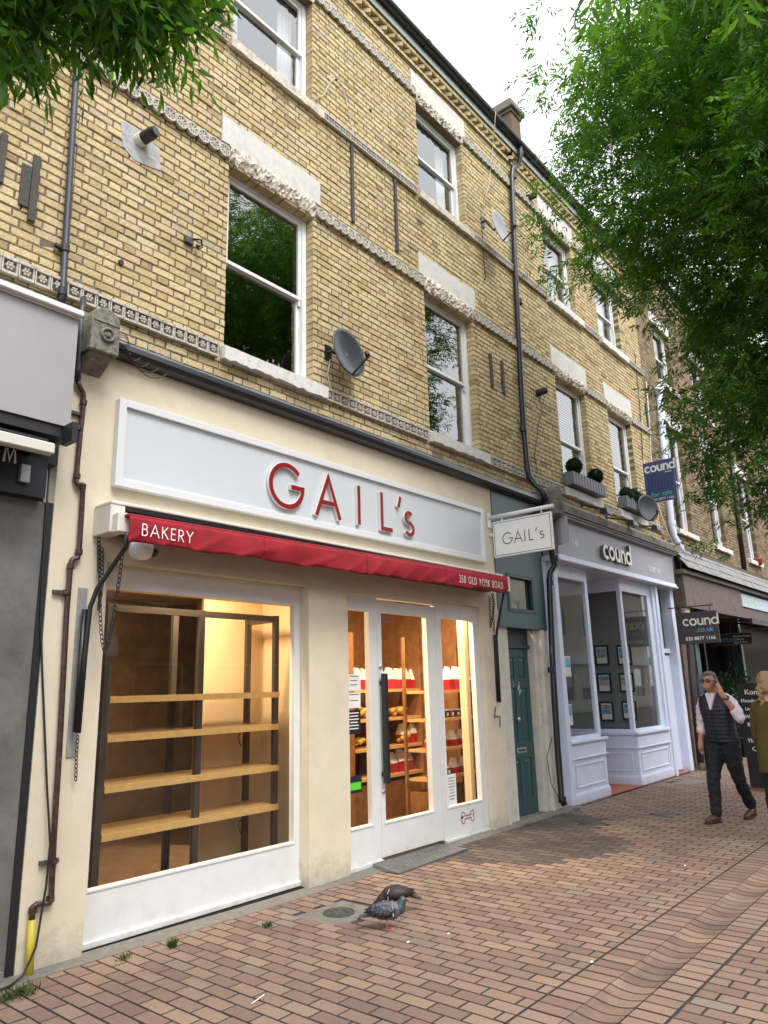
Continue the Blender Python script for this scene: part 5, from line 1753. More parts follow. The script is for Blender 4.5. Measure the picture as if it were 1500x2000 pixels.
cable([P(645, 702, 5.10), P(640, 730, 5.105), P(645, 758, 5.105), P(655, 775, 5.08)], 0.006, 'cable_white', 'white cable curling down from the dark satellite dish')
cable([P(612, 195, 5.105), P(632, 185, 5.1), P(645, 160, 5.1), P(656, 152, 5.1), P(664, 156, 5.1), P(675, 190, 5.105), P(690, 260, 5.105), P(692, 285, 5.105)], 0.006, 'cable_white', 'loose white cable looping over the bricks beside the upper window')
cable([P(968, 218, 4.86), P(965, 260, 5.0), P(962, 290, 5.10), P(955, 360, 5.105), P(938, 425, 5.105)], 0.006, 'cable_white', 'white cable dropping from the roof gutter to the upper dish')
cable([P(941, 440, 5.10), P(944, 500, 5.105), P(949, 540, 5.105), P(945, 548, 5.09)], 0.006, 'cable_black', 'black cable end below the pale grey dish')
cable([P(1064, 775, 5.1), P(1052, 830, 5.105), P(1044, 890, 5.105), P(1050, 925, 5.105)], 0.005, 'cable_black', 'thin black cable on the bricks left of the blinds window')
cable([P(1262, 745, 5.1), P(1270, 850, 5.1), P(1273, 950, 5.1), P(1300, 1030, 4.98), P(1330, 1100, 4.93), P(1330, 1160, 4.93)], 0.012, 'cable_white', 'pale cable running down the joint beside the white soil pipe')
cable([P(1240, 690, 5.1), P(1250, 800, 5.1), P(1256, 900, 5.1)], 0.008, 'cable_black', 'dark cable down the end of the estate agent brick wall')

# ------------------------------------------------------------------ bits fixed to the bricks
def flue(u, v, length, label, dirn=(0.25, -1, 0.15), r=0.055, collar='cassette'):
    p = P(u, v, B)
    d = Vector(dirn).normalized()
    t = thing('boiler_flue', label, 'flue', p, 'boiler flues')
    MB().tube([p + d * -0.02, p + d * 0.05], r * 1.18, 14).build('collar', collar, t)
    MB().tube([p + d * 0.05, p + d * length], r, 14).build('tube', 'black_metal', t, smooth=False)
    MB().tube([p + d * (length - 0.03), p + d * (length + 0.03)], r * 0.86, 14).build('terminal', 'black_metal', t)
    return t
flue(272, 276, 0.17, 'black boiler flue on a grey cement patch in the bricks')
flue(1050, 768, 0.14, 'black boiler flue left of the window with blinds', collar='black_metal')
flue(1030, 388, 0.14, 'black boiler flue under the eaves right of the black downpipe', collar='black_metal')
pc = MB()
q = [(236, 236), (262, 246), (276, 262), (312, 290), (314, 333), (290, 325), (262, 312), (240, 285)]
ce = P(275, 285, B - 0.006)
pts_ = [P(u, v, B - 0.006) for (u, v) in q]
pc.add([ce] + pts_, [(0, i + 1, (i + 1) % len(pts_) + 1) for i in range(len(pts_))])
pc.add([p + Vector((0, 0.02, 0)) for p in pts_] + pts_, [(i, (i + 1) % 8, 8 + (i + 1) % 8, 8 + i) for i in range(8)])
tag(pc.build('cement_patch', 'cement'), 'ragged grey cement patch around the boiler flue', 'cement patch')
def batten(u0, v0, u1, v1, w_, label, dpt=0.03):
    a, b = P(u0, v0, B), P(u1, v1, B)
    x = (a.x + b.x) / 2
    t = MB().box(x - w_ / 2, x + w_ / 2, B - dpt, B - 0.001, b.z, a.z).build('wall_batten', 'batten', None, bevel=0.004)
    for z in (b.z + 0.06, a.z - 0.06):
        MB().lathe([(0.008, 0), (0.008, 0.004)], 8, (x, B - dpt - 0.004, z), axis='y').build('screw', 'iron', t)
    return tag(t, label, 'batten', 'dark battens on the brick wall')
batten(70, 306, 60, 435, 0.055, 'dark timber batten left of the boiler flue, screwed in front of a wider board')
batten(50, 322, 46, 405, 0.075, 'wider dark board behind the timber batten left of the boiler flue', 0.018)
batten(4, 262, 0, 360, 0.05, 'dark batten by the thin waste pipe, partly out of view')
batten(685, 284, 688, 436, 0.045, 'long dark batten under the upper band, near the white cable')
batten(771, 352, 773, 492, 0.045, 'long dark batten under the upper band, near the upper window with a lintel')
batten(957, 692, 959, 756, 0.06, 'short dark batten right of the first-floor window, the longer of the pair')
batten(980, 707, 981, 770, 0.06, 'short dark batten beside the black downpipe')
batten(1262, 790, 1264, 845, 0.07, 'dark batten at the end of the estate agent brick wall')
jb = P(371, 472, B - 0.02)
jt = thing('broken_fitting', 'broken black lamp fitting with wires on the brick wall', 'fitting', jb)
MB().box(jb.x - 0.06, jb.x + 0.03, B - 0.04, B - 0.001, jb.z - 0.03, jb.z + 0.04).build('base', 'iron', jt, bevel=0.005)
MB().tube([jb + Vector((0.02, -0.02, 0.03)), jb + Vector((0.08, -0.06, 0.03)), jb + Vector((0.10, -0.05, -0.03)), jb + Vector((0.07, -0.04, -0.06))], 0.01, 6).build('wires', 'cable_black', jt)
MB().ball((jb.x + 0.07, B - 0.05, jb.z - 0.03), 0.025, 8, 6).build('socket', 'black_metal', jt)
for i, (u, v) in enumerate(((237, 512), (657, 153), (724, 215), (1103, 385))):
    h_ = P(u, v, B - 0.012)
    tag(MB().lathe([(0.022, 0), (0.026, 0.012), (0.012, 0.014)], 10, (h_.x, B - 0.016, h_.z), axis='y').build('wall_plug', 'black_metal'),
        ('small black plug in the bricks left of the first-floor window', 'small black plug where the loose white cable leaves the wall', 'small dark plug in the bricks under the upper round-tile band', 'small dark plug under the eaves')[i], 'wall plug')
# bottles on the sill inside
for i, (u, h_) in enumerate(((527, 0.14), (538, 0.17), (549, 0.15), (556, 0.12))):
    x = P(u, 720, 5.30).x
    bt = MB().lathe([(0.022, 0), (0.024, 0.01), (0.024, h_ * 0.6), (0.01, h_ * 0.75), (0.01, h_)], 10, (x, 5.34, 4.86)).build('bottle', 'jar_dark', None, smooth=True)
    MB().lathe([(0.012, h_ - 0.02), (0.012, h_ + 0.01)], 10, (x, 5.34, 4.86)).build('cap', 'zinc', bt)
    tag(bt, 'small bottle standing inside the first-floor window sill', 'bottle', 'bottles on the window sill')

# ================================================================== TEAL DOORWAY
td = thing('teal_doorway', 'teal front door with a blind teal panel and small window above', 'door', (8.8, 5.1, 0))
TX0, TX1 = 8.174, 9.47
pan = MB()
wx0, wx1, wz0, wz1 = 8.46, 9.13, 2.64, 3.12
pan.box(TX0, wx0, 4.972, 5.10, 2.41, 4.25).box(wx1, TX1, 4.972, 5.10, 2.41, 4.25).box(wx0, wx1, 4.972, 5.10, 2.41, wz0).box(wx0, wx1, 4.972, 5.10, wz1, 4.25)
pan.build('upper_panel', 'teal', td)
fw = ring_frame(wx0 - 0.02, wx1 + 0.02, wz0 - 0.02, wz1 + 0.02, 0.05, 4.962, 5.0).build('fan_window', 'teal_dark', td)
MB().quad((wx0, 5.02, wz0), (wx1, 5.02, wz0), (wx1, 5.02, wz1), (wx0, 5.02, wz1)).build('pane', 'window_glass', fw)
MB().quad((wx0, 5.09, wz0), (wx1, 5.09, wz0), (wx1, 5.09, wz1), (wx0, 5.09, wz1)).build('blind', 'agent_wall', fw)
MB().box(8.172, 8.44, 5.02, 5.3, 0.0, 2.409).build('left_jamb', 'old_white', td)
for (a, b, y) in ((9.155, 9.27, 5.03), (9.27, 9.37, 4.975), (9.37, 9.47, 5.0)):
    MB().box(a + 0.0005, b, y, 5.3, -0.02, 2.409).build('right_jamb', 'old_white', td, bevel=0.005)
MB().box(8.44, 9.155, 5.13, 5.16, 2.20, 2.409).build('transom_light', 'teal_dark', td)
MB().box(8.44, 9.155, 5.10, 5.16, 2.155, 2.199).build('transom', 'teal_dark', td)
dx0, dx1, dy_ = 8.455, 9.14, 5.135
leaf = MB().box(dx0, dx1, dy_ + 0.012, dy_ + 0.05, 0.03, 2.15).build('door_leaf', 'teal', td)
st_w = 0.10
mid = (dx0 + dx1) / 2
rows = [(0.22, 0.72), (0.92, 1.62), (1.74, 2.03)]
fm = MB()
fm.box(dx0, dx0 + st_w, dy_, dy_ + 0.0118, 0.03, 2.15).box(dx1 - st_w, dx1, dy_, dy_ + 0.0118, 0.03, 2.15).box(mid - 0.05, mid + 0.05, dy_, dy_ + 0.0118, 0.03, 2.15)
for (za, zb_) in ((0.03, 0.22), (0.72, 0.92), (1.62, 1.74), (2.03, 2.15)):
    fm.box(dx0 + st_w, mid - 0.05, dy_, dy_ + 0.0118, za, zb_).box(mid + 0.05, dx1 - st_w, dy_, dy_ + 0.0118, za, zb_)
fm.build('stiles_and_rails', 'teal', leaf, bevel=0.003)
for (za, zb_) in rows:
    for (xa, xb) in ((dx0 + st_w, mid - 0.05), (mid + 0.05, dx1 - st_w)):
        MB().hexa([(xa + 0.025, dy_ + 0.0115, za + 0.025), (xb - 0.025, dy_ + 0.0115, za + 0.025), (xb - 0.025, dy_ + 0.0115, zb_ - 0.025), (xa + 0.025, dy_ + 0.0115, zb_ - 0.025),
                   (xa + 0.045, dy_ + 0.003, za + 0.045), (xb - 0.045, dy_ + 0.003, za + 0.045), (xb - 0.045, dy_ + 0.003, zb_ - 0.045), (xa + 0.045, dy_ + 0.003, zb_ - 0.045)]).build('door_panel', 'teal', leaf)
MB().box(mid - 0.12, mid + 0.12, dy_ - 0.008, dy_ - 0.0003, 0.79, 0.86).build('letter_plate', 'zinc', leaf, bevel=0.003)
MB().box(mid - 0.09, mid + 0.09, dy_ - 0.010, dy_ - 0.0085, 0.812, 0.838).build('letter_slot', 'iron', leaf)
kn = P(1008, 1405, dy_)
MB().lathe([(0.0, -0.06), (0.026, -0.055), (0.03, -0.042), (0.024, -0.026), (0.01, -0.02), (0.012, 0)], 14, (kn.x, dy_, kn.z), axis='y', cap=False).build('knob', 'steel', leaf, smooth=True)
text('3', 0.10, 'steel', leaf, (mid - 0.12, dy_ - 0.002, 1.64), name='number')
text('0', 0.10, 'steel', leaf, (mid + 0.03, dy_ - 0.002, 1.64), name='number')
MB().tube([(mid, dy_ - 0.02, 1.66), (mid - 0.03, dy_ - 0.025, 1.6), (mid, dy_ - 0.025, 1.53), (mid + 0.03, dy_ - 0.025, 1.6), (mid, dy_ - 0.02, 1.66)], 0.007, 6).build('knocker', 'steel', leaf)
for z in (0.35, 1.85):
    MB().box(dx1 - 0.008, dx1 + 0.006, dy_ - 0.006, dy_ + 0.01, z - 0.05, z + 0.05).build('hinge', 'zinc', leaf)
MB().box(8.18, 9.47, 4.97, 5.3, -0.06, 0.022).build('doorstep', 'concrete', td, bevel=0.01)

# ================================================================== ESTATE AGENT
ag = thing('agent_shopfront', 'pale lilac-white estate agent shopfront with grey fascia and panelled stall risers', 'shopfront', (9.8, 5.0, 0))
AX0, AX1 = 9.80, 14.86
MB().box(AX0 + 0.06, AX1, 4.885, 5.15, 3.555, 4.13).build('fascia', 'agent_grey', ag)
MB().box(AX0, AX1 + 0.02, 4.86, 5.15, 3.50, 3.554).box(AX0, AX1 + 0.02, 4.835, 5.15, 3.46, 3.4995).build('fascia_moulding', 'agent_white', ag, bevel=0.006)
MB().box(AX0 - 0.02, AX1 + 0.06, 4.80, 5.15, 4.131, 4.16).box(AX0 - 0.04, AX1 + 0.08, 4.77, 5.15, 4.1605, 4.19).build('cornice_moulding', 'agent_grey', ag, bevel=0.006)
cs = MB()
n_ = 40
for k in range(n_ + 1):
    x = AX0 - 0.04 + (AX1 + 0.12 - AX0) * k / n_
    j = R_.uniform(-0.012, 0.012)
    cs.v += [(x, 4.74, 4.195), (x, 4.73 + j, 4.30 + j), (x, 4.80, 4.36 + j), (x, B + 0.01, 4.40 + j)]
for k in range(n_):
    for j in range(3):
        a = k * 4 + j
        cs.f.append((a, a + 1, a + 5, a + 4)); cs.m.append(0)
cs.f.append((0, 3, 2, 1)); cs.m.append(0)
cs.box(AX0 - 0.04, AX1 + 0.08, 4.74, 5.13, 4.191, 4.1945)
cs.build('stone_cornice', 'cornice_stone', ag)
corbel(9.60, 9.80, 4.72, 4.12, 4.56, 'black weathered stone corbel between the bakery and the estate agent')
MB().hexa([(9.83, 4.80, 3.68), (9.865, 4.70, 3.72), (9.865, 4.88, 3.72), (9.83, 4.88, 3.68), (9.83, 4.80, 4.12), (9.865, 4.70, 4.12), (9.865, 4.88, 4.12), (9.83, 4.88, 4.12)]).build('fascia_end', 'agent_grey', ag)
FY = 4.885
p = P(1117, 1064, FY); text('348', 0.15, 'text_white', ag, (p.x, FY - 0.003, p.z), name='number', bold=0.002)
p = P(1267, 1112, FY); text('020 8877 1166', 0.125, 'text_white', ag, (p.x, FY - 0.003, p.z - 0.02), name='phone_number', bold=0.002, sx=0.8)
a_, b_ = P(1177, 1092, FY - 0.03), P(1232, 1100, FY - 0.03)
sz = (b_.x - a_.x) / 3.32
word('cound', sz * 0.98, sz * 0.155, 0.05, 0.01, ['text_white', 'dark_shutter'], ag, (a_.x, FY - 0.058, P(1205, 1100, FY).z), name='letter')
# floor of the entrance, ceiling, inside walls
MB().quad((9.7, 4.96, 0.006), (15.1, 4.96, 0.006), (15.1, 9.2, 0.006), (9.7, 9.2, 0.006)).build('entrance_floor', 'step_red', ag)
MB().quad((9.7, 4.99, 3.455), (15.1, 4.99, 3.455), (15.1, 9.2, 3.455), (9.7, 9.2, 3.455)).build('ceiling', 'agent_white', ag)
MB().quad((9.7, 7.6, 0), (15.1, 7.6, 0), (15.1, 7.6, 3.45), (9.7, 7.6, 3.45)).build('inside_wall', 'agent_wall', ag)
MB().box(9.60, 9.80, 5.06, 7.6, -0.05, 3.45).build('party_wall', 'agent_white', ag)
MB().box(13.62, 13.66, 5.2, 7.6, 0, 3.45).build('inside_partition', 'agent_wall', ag)
def riser(pts, z1, name, fl=0.0):
    """panelled stall riser standing along a line of plan points"""
    root = None
    for i in range(len(pts) - 1):
        a, b = Vector((*pts[i], 0)), Vector((*pts[i + 1], 0))
        d = (b - a).normalized()
        n = Vector((d.y, -d.x, 0))            # outward (towards the street for left-to-right runs)
        L = (b - a).length
        def slab_(s0, s1, o0, o1, za, zb_):
            q = [a + d * s0 + n * o1, a + d * s1 + n * o1, a + d * s1 + n * o0, a + d * s0 + n * o0]
            return [(v.x, v.y, za) for v in q] + [(v.x, v.y, zb_) for v in q]
        mb = MB().hexa(slab_(0, L, -0.08, 0, -0.04, z1 - 0.04))
        o = mb.build(name, 'agent_white', ag if root is None else root)
        if root is None: root = o
        m2 = MB()
        m2.hexa(slab_(-0.012, L + 0.012, 0.0005, 0.022, -0.04, 0.13)).hexa(slab_(-0.006, L + 0.006, 0.0005, 0.012, 0.1305, 0.15))
        m2.hexa(slab_(-0.01, L + 0.02, 0.0005, 0.035, z1 - 0.26, z1 - 0.235)).hexa(slab_(0, L, 0.0005, 0.012, z1 - 0.234, z1 - 0.075))
        m2.hexa(slab_(-0.02, L + 0.03, -0.10, 0.05, z1 - 0.0395, z1))
        pa, pb, za, zb_ = 0.10, L - 0.10, 0.21, z1 - 0.33
        for (s0, s1, q0, q1) in ((pa, pb, za, za + 0.025), (pa, pb, zb_ - 0.025, zb_), (pa, pa + 0.025, za + 0.0255, zb_ - 0.0255), (pb - 0.025, pb, za + 0.0255, zb_ - 0.0255)):
            m2.hexa(slab_(s0, s1, 0.0005, 0.013, q0, q1))
        m2.build('panel_moulding', 'agent_white', root, bevel=0.004)
    return root
def pane_run(parent, a, b, z0, z1, fw, m_='agent_white', t=0.06):
    """glazed frame between two plan points"""
    a, b = Vector((*a, 0)), Vector((*b, 0))
    d = (b - a).normalized(); n = Vector((d.y, -d.x, 0)); L = (b - a).length
    def bx(s0, s1, za, zb_, o0=-t, o1=0.0):
        q = [a + d * s0 + n * o1, a + d * s1 + n * o1, a + d * s1 + n * o0, a + d * s0 + n * o0]
        return [(v.x, v.y, za) for v in q] + [(v.x, v.y, zb_) for v in q]
    mb = MB()
    mb.hexa(bx(0, fw[0], z0, z1)).hexa(bx(L - fw[1], L, z0, z1)).hexa(bx(fw[0], L - fw[1], z0, z0 + fw[2], -t, -0.0006)).hexa(bx(fw[0], L - fw[1], z1 - fw[3], z1, -t, -0.0006))
    o = mb.build('window', m_, parent, bevel=0.004)
    q = [a + d * fw[0] - n * t / 2, a + d * (L - fw[1]) - n * t / 2]
    MB().quad((q[0].x, q[0].y, z0 + fw[2]), (q[1].x, q[1].y, z0 + fw[2]), (q[1].x, q[1].y, z1 - fw[3]), (q[0].x, q[0].y, z1 - fw[3])).build('pane', 'shop_glass', o)
    return o
riser([(9.93, 5.0), (11.10, 5.0), (11.16, 5.75)], 0.86, 'stall_riser')
pane_run(ag, (9.95, 5.04), (11.08, 5.04), 0.86, 3.455, (0.07, 0.10, 0.05, 0.2))
pane_run(ag, (11.08, 5.05), (11.13, 5.75), 0.86, 3.455, (0.04, 0.06, 0.05, 0.2))
MB().box(9.80, 9.93, 4.97, 5.1, -0.04, 3.455).build('pilaster', 'agent_white', ag, bevel=0.008)
CN = (12.37, 5.0)
riser([(12.20, 6.4), CN, (13.84, 5.0)], 0.84, 'stall_riser')
pane_run(ag, (12.20, 6.4), (CN[0] + 0.0, CN[1] + 0.03), 0.84, 3.455, (0.06, 0.07, 0.05, 0.22))
pane_run(ag, (CN[0] + 0.02, 5.03), (13.80, 5.03), 0.84, 3.455, (0.06, 0.18, 0.05, 0.22))
for (xa, xb, y) in ((13.80, 13.90, 4.985), (13.90, 14.02, 4.955), (14.02, 14.10, 5.0)):
    MB().box(xa + 0.0005, xb, y, 5.3, -0.04, 3.455).build('pilaster', 'agent_white', ag, bevel=0.006)
# the side door with its intercom
sd = MB().box(14.11, 14.72, 5.12, 5.17, 0.03, 2.15).build('side_door', 'agent_white', ag)
MB().box(14.11, 14.72, 5.09, 5.17, 2.20, 2.28).build('door_transom', 'agent_white', ag)
MB().quad((14.13, 5.15, 2.28), (14.70, 5.15, 2.28), (14.70, 5.15, 3.44), (14.13, 5.15, 3.44)).build('fanlight', 'shop_glass', ag)
MB().box(14.72, 14.90, 4.965, 5.3, -0.04, 3.50).build('pilaster', 'agent_white', ag, bevel=0.006)
MB().box(14.10, 14.72, 5.17, 5.5, -0.04, 3.45).build('door_backing', 'room_dark', ag)
it_ = P(1313, 1330, 5.1)
ic = MB().box(14.30, 14.42, 5.095, 5.119, 1.42, 1.72).build('intercom', 'zinc', ag, bevel=0.004)
for k in range(5):
    MB().lathe([(0.012, 0), (0.012, 0.006)], 8, (14.37, 5.088, 1.48 + 0.045 * k), axis='y').build('button', 'black_metal', ic)
# display cards
def card(u0, v0, u1, v1, X, hues, label):
    a, b = PX(u0, v0, X), PX(u1, v1, X)
    ya, yb = min(a.y, b.y), max(a.y, b.y)
    za, zb_ = min(a.z, b.z), max(a.z, b.z)
    t = MB().box(X - 0.008, X + 0.01, ya, yb, za, zb_).build('display_card', 'black_metal')
    m_ = 0.035
    MB().quad((X - 0.0095, yb - m_, za + m_), (X - 0.0095, ya + m_, za + m_), (X - 0.0095, ya + m_, zb_ - m_), (X - 0.0095, yb - m_, zb_ - m_)).build('sheet', 'paper', t)
    h = zb_ - za - 2 * m_
    for i, hue in enumerate(hues):
        z0_ = zb_ - m_ - h * (0.06 + 0.30 * (i + 1)); z1_ = z0_ + h * 0.27
        MB().quad((X - 0.011, yb - m_ - 0.01, z0_), (X - 0.011, ya + m_ + 0.01, z0_), (X - 0.011, ya + m_ + 0.01, z1_), (X - 0.011, yb - m_ - 0.01, z1_)).build('picture', hue, t)
    return tag(t, label, 'display card', 'property cards in the estate agent window')
mat('pic_blue', (0.10, 0.34, 0.62), 0.4, noise=(18, 0.5)); mat('pic_pink', (0.55, 0.36, 0.45), 0.4, noise=(18, 0.5)); mat('pic_grey', (0.30, 0.31, 0.32), 0.4, noise=(18, 0.7))
CX = 12.62
for (u0, v0, u1, v1, hs_, lb) in ((1160, 1261, 1191, 1299, ['pic_grey', 'pic_grey'], 'upper property card with grey photographs behind the splayed agent window'),
                              (1165, 1315, 1196, 1353, ['pic_blue', 'pic_pink'], 'middle property card with blue and pink photographs behind the splayed agent window'),
                              (1170, 1370, 1201, 1409, ['pic_grey', 'pic_blue'], 'lower property card with grey and blue photographs behind the splayed agent window'),
                              (1203, 1260, 1236, 1299, ['pic_blue', 'pic_blue'], 'upper property card with blue photographs beside the corner mullion'),
                              (1208, 1315, 1241, 1352, ['pic_grey', 'pic_pink'], 'middle property card with grey and pink photographs beside the corner mullion'),
                              (1213, 1369, 1246, 1407, ['pic_blue', 'pic_grey'], 'lower property card with blue and grey photographs beside the corner mullion')):
    card(u0, v0, u1, v1, CX, hs_, lb)
wb = thing('display_board', 'grey panel hung behind the property cards', 'panel', (CX + 0.1, 5.4, 0.9))
MB().box(CX + 0.08, CX + 0.11, 5.22, 6.5, 0.9, 3.3).build('board', 'agent_wall', wb)
for (u, v) in ((1104, 1300), (1107, 1395)):
    p = P(u, v, 5.15)
    t = MB().box(p.x - 0.02, p.x + 0.16, 5.14, 5.15, p.z - 0.16, p.z + 0.14).build('display_card', 'paper')
    MB().quad((p.x, 5.138, p.z - 0.02), (p.x + 0.15, 5.138, p.z - 0.02), (p.x + 0.15, 5.138, p.z + 0.12), (p.x, 5.138, p.z + 0.12)).build('picture', 'pic_blue', t)
    tag(t, 'upper white and blue card in the narrow agent window' if v < 1350 else 'lower white and blue card in the narrow agent window', 'display card', 'property cards in the estate agent window')
MB().box(10.0, 11.05, 5.12, 5.7, 0.80, 0.86).build('window_shelf', 'agent_wall', ag)
# ------------------------------------------------------------------ agent's signs
HS = 14.62
ps = thing('projecting_sign', 'dark brown projecting board reading cound.co.uk', 'sign', (HS, 4.9, 2.3))
a, b = PX(1320, 1200, HS), PX(1407, 1250, HS)
MB().box(HS - 0.015, HS + 0.015, b.y, a.y, 2.345, 2.95).build('board', 'brown_sign', ps, bevel=0.004)
MB().tube([(HS, 5.0, 3.06), (HS, b.y + 0.05, 3.06)], 0.012, 6).tube([(HS, a.y - 0.1, 3.06), (HS, a.y - 0.1, 2.95)], 0.008, 5).tube([(HS, b.y + 0.12, 3.06), (HS, b.y + 0.12, 2.95)], 0.008, 5).build('bracket', 'black_metal', ps)
word('cound', 0.205, 0.031, 0.0, 0.002, ['lime_white', 'lime_white'], ps, (HS - 0.0165, a.y - 0.115, 2.69), xdir=(0, -1, 0), name='letter')
text('.co.uk', 0.135, 'sky_blue', ps, (HS - 0.0165, b.y + 0.09, 2.565), xdir=(0, -1, 0), align='RIGHT', bold=0.001)
text('020 8877 1166', 0.092, 'text_white', ps, (HS - 0.0165, b.y + 0.07, 2.415), xdir=(0, -1, 0), align='RIGHT', bold=0.001)
FX = 14.0
fs = thing('for_sale_board', 'blue patterned for sale board projecting from the brick wall', 'sign', (FX, 5.0, 5.0))
a, b = PX(1255, 905, FX), PX(1325, 980, FX)
za, zb_ = PX(1262, 985, FX).z, PX(1257, 906, FX).z
MB().box(FX - 0.01, FX + 0.01, b.y, a.y, za, zb_).build('board', 'navy_board', fs)
pt = MB()
for i in range(8):
    for j in range(7):
        yy = a.y - 0.05 - (a.y - b.y - 0.1) * (i + 0.5) / 8
        zz = za + 0.17 + (zb_ - za - 0.42) * (j + 0.5) / 7
        s_ = 0.032
        pt.quad((FX - 0.0115, yy + s_, zz), (FX - 0.0115, yy, zz - s_), (FX - 0.0115, yy - s_, zz), (FX - 0.0115, yy, zz + s_))
pt.build('pattern', 'navy_pattern', fs)
word('cound', 0.20, 0.033, 0.0, 0.003, ['text_white', 'text_white'], fs, (FX - 0.0125, a.y - 0.025, zb_ - 0.215), xdir=(0, -1, 0), name='letter', sx=0.92)
text('.co.uk', 0.06, 'text_white', fs, (FX - 0.0125, b.y + 0.05, zb_ - 0.27), xdir=(0, -1, 0), align='RIGHT')
text('for sale', 0.135, 'mint', fs, (FX - 0.0125, a.y - 0.11, za + 0.115), xdir=(0, -1, 0))
text('020 8877 1166', 0.07, 'text_white', fs, (FX - 0.0125, a.y - 0.11, za + 0.03), xdir=(0, -1, 0))
MB().tube([(FX + 0.02, a.y - 0.02, za - 0.1), (FX + 0.02, a.y - 0.02, zb_ + 0.1)], 0.02, 6).tube([(FX + 0.02, a.y, za + 0.3), (FX + 0.02, B, za + 0.3)], 0.02, 6).build('post', 'cassette', fs)
# ------------------------------------------------------------------ spotlights over the fascia
for i, ((u0, v0), (u1, v1)) in enumerate((((1136, 986), (1188, 997)), ((1184, 1011), (1240, 1020)), ((1228, 1027), (1286, 1030)))):
    w0 = P(u0, v0, B)
    w1_ = P(u1, v1, 4.62)
    t = thing('spotlight', ('black arm spotlight under the left window box', 'black arm spotlight between the two window boxes', 'black arm spotlight below the small satellite dish')[i], 'spotlight', w0, 'fascia spotlights')
    MB().lathe([(0.04, -0.02), (0.04, 0.0)], 10, w0, axis='y').build('base', 'black_metal', t)
    MB().tube([w0, w1_ + Vector((-0.05, 0.02, 0.02))], 0.014, 6).build('arm', 'black_metal', t)
    q = w1_
    MB().hexa([(q.x - 0.10, q.y - 0.02, q.z - 0.07), (q.x + 0.14, q.y - 0.02, q.z - 0.07), (q.x + 0.14, q.y + 0.13, q.z - 0.04), (q.x - 0.10, q.y + 0.13, q.z - 0.04),
               (q.x - 0.07, q.y + 0.0, q.z + 0.03), (q.x + 0.10, q.y + 0.0, q.z + 0.03), (q.x + 0.10, q.y + 0.08, q.z + 0.06), (q.x - 0.07, q.y + 0.08, q.z + 0.06)]).build('head', 'black_metal', t, bevel=0.008)
# ------------------------------------------------------------------ window boxes and topiary
def leaf_cloud(name, pts, normals_out, size, material, parent=None, width=0.3, seed=3, jitter=0.6):
    """small leaf quads; pts (n,3), normals_out (n,3)"""
    rng = np.random.default_rng(seed)
    n = len(pts)
    d = normals_out + rng.normal(0, jitter, (n, 3))
    d /= np.linalg.norm(d, axis=1)[:, None]
    s = np.cross(d, rng.normal(0, 1, (n, 3)))
    s /= np.linalg.norm(s, axis=1)[:, None]
    L = size * rng.uniform(0.7, 1.25, n)[:, None]
    W = L * width
    V = np.empty((n, 4, 3))
    V[:, 0] = pts
    V[:, 1] = pts + d * L * 0.45 + s * W * 0.5
    V[:, 2] = pts + d * L
    V[:, 3] = pts + d * L * 0.45 - s * W * 0.5
    me = bpy.data.meshes.new(name)
    me.vertices.add(n * 4)
    me.vertices.foreach_set('co', V.reshape(-1))
    me.loops.add(n * 4)
    me.loops.foreach_set('vertex_index', np.arange(n * 4, dtype=np.int32))
    me.polygons.add(n)
    me.polygons.foreach_set('loop_start', np.arange(0, n * 4, 4, dtype=np.int32))
    me.polygons.foreach_set('loop_total', np.full(n, 4, dtype=np.int32))
    at = me.attributes.new('tint', 'FLOAT', 'FACE')
    at.data.foreach_set('value', rng.random(n).astype(np.float32))
    me.materials.append(M(material))
    me.update(calc_edges=True)
    return obj(name, me, parent)
def sphere_pts(c, r, n, seed, sq=(1, 1, 1), shell=0.85):
    rng = np.random.default_rng(seed)
    d = rng.normal(0, 1, (n, 3)); d /= np.linalg.norm(d, axis=1)[:, None]
    rad = r * (shell + (1 - shell) * rng.random(n))[:, None]
    return np.array(c) + d * rad * np.array(sq), d
def planter(x0, x1, label):
    t = thing('window_box', label, 'window box', ((x0 + x1) / 2, 5.0, 4.82), 'window boxes')
    o = MB().box(x0, x1, 4.93, 5.11, 4.845, 5.06).build('trough', 'planter_grey', t, bevel=0.006)
    k = x0 + 0.08
    while k < x1 - 0.04:
        MB().box(k, k + 0.006, 4.9255, 4.9295, 4.85, 5.055).build('groove', 'black_paint', o)
        k += 0.11
    MB().box(x0 + 0.015, x1 - 0.015, 4.945, 5.095, 5.0605, 5.07).build('soil', 'room_dark', t)
planter(10.72, 11.98, 'grey window box below the left window with blinds, holding two clipped balls')
planter(12.93, 14.05, 'grey window box below the right window with blinds, holding clipped shrubs')
for i, (x, r, y) in enumerate(((10.92, 0.14, 5.0), (11.75, 0.14, 5.0))):
    t = thing('topiary_ball', 'dark green clipped ball, the one nearer the black downpipe' if i == 0 else 'dark green clipped ball, the one nearer the for sale board', 'topiary', (x, y, 5.07), 'clipped balls in the left window box')
    MB().tube([(x, y, 5.06), (x, y, 5.2)], 0.012, 6).build('stem', 'bark', t)
    MB().ball((x, y, 5.07 + r * 0.9), r * 0.86, 14, 10).build('core', 'topiary_leaf', t)
    pp, dd = sphere_pts((x, y, 5.07 + r * 0.9), r * 0.86, 1500, 5 + i, shell=0.92)
    leaf_cloud('leaves', pp, dd, 0.035, 'topiary_leaf', t, 0.55, 8 + i)
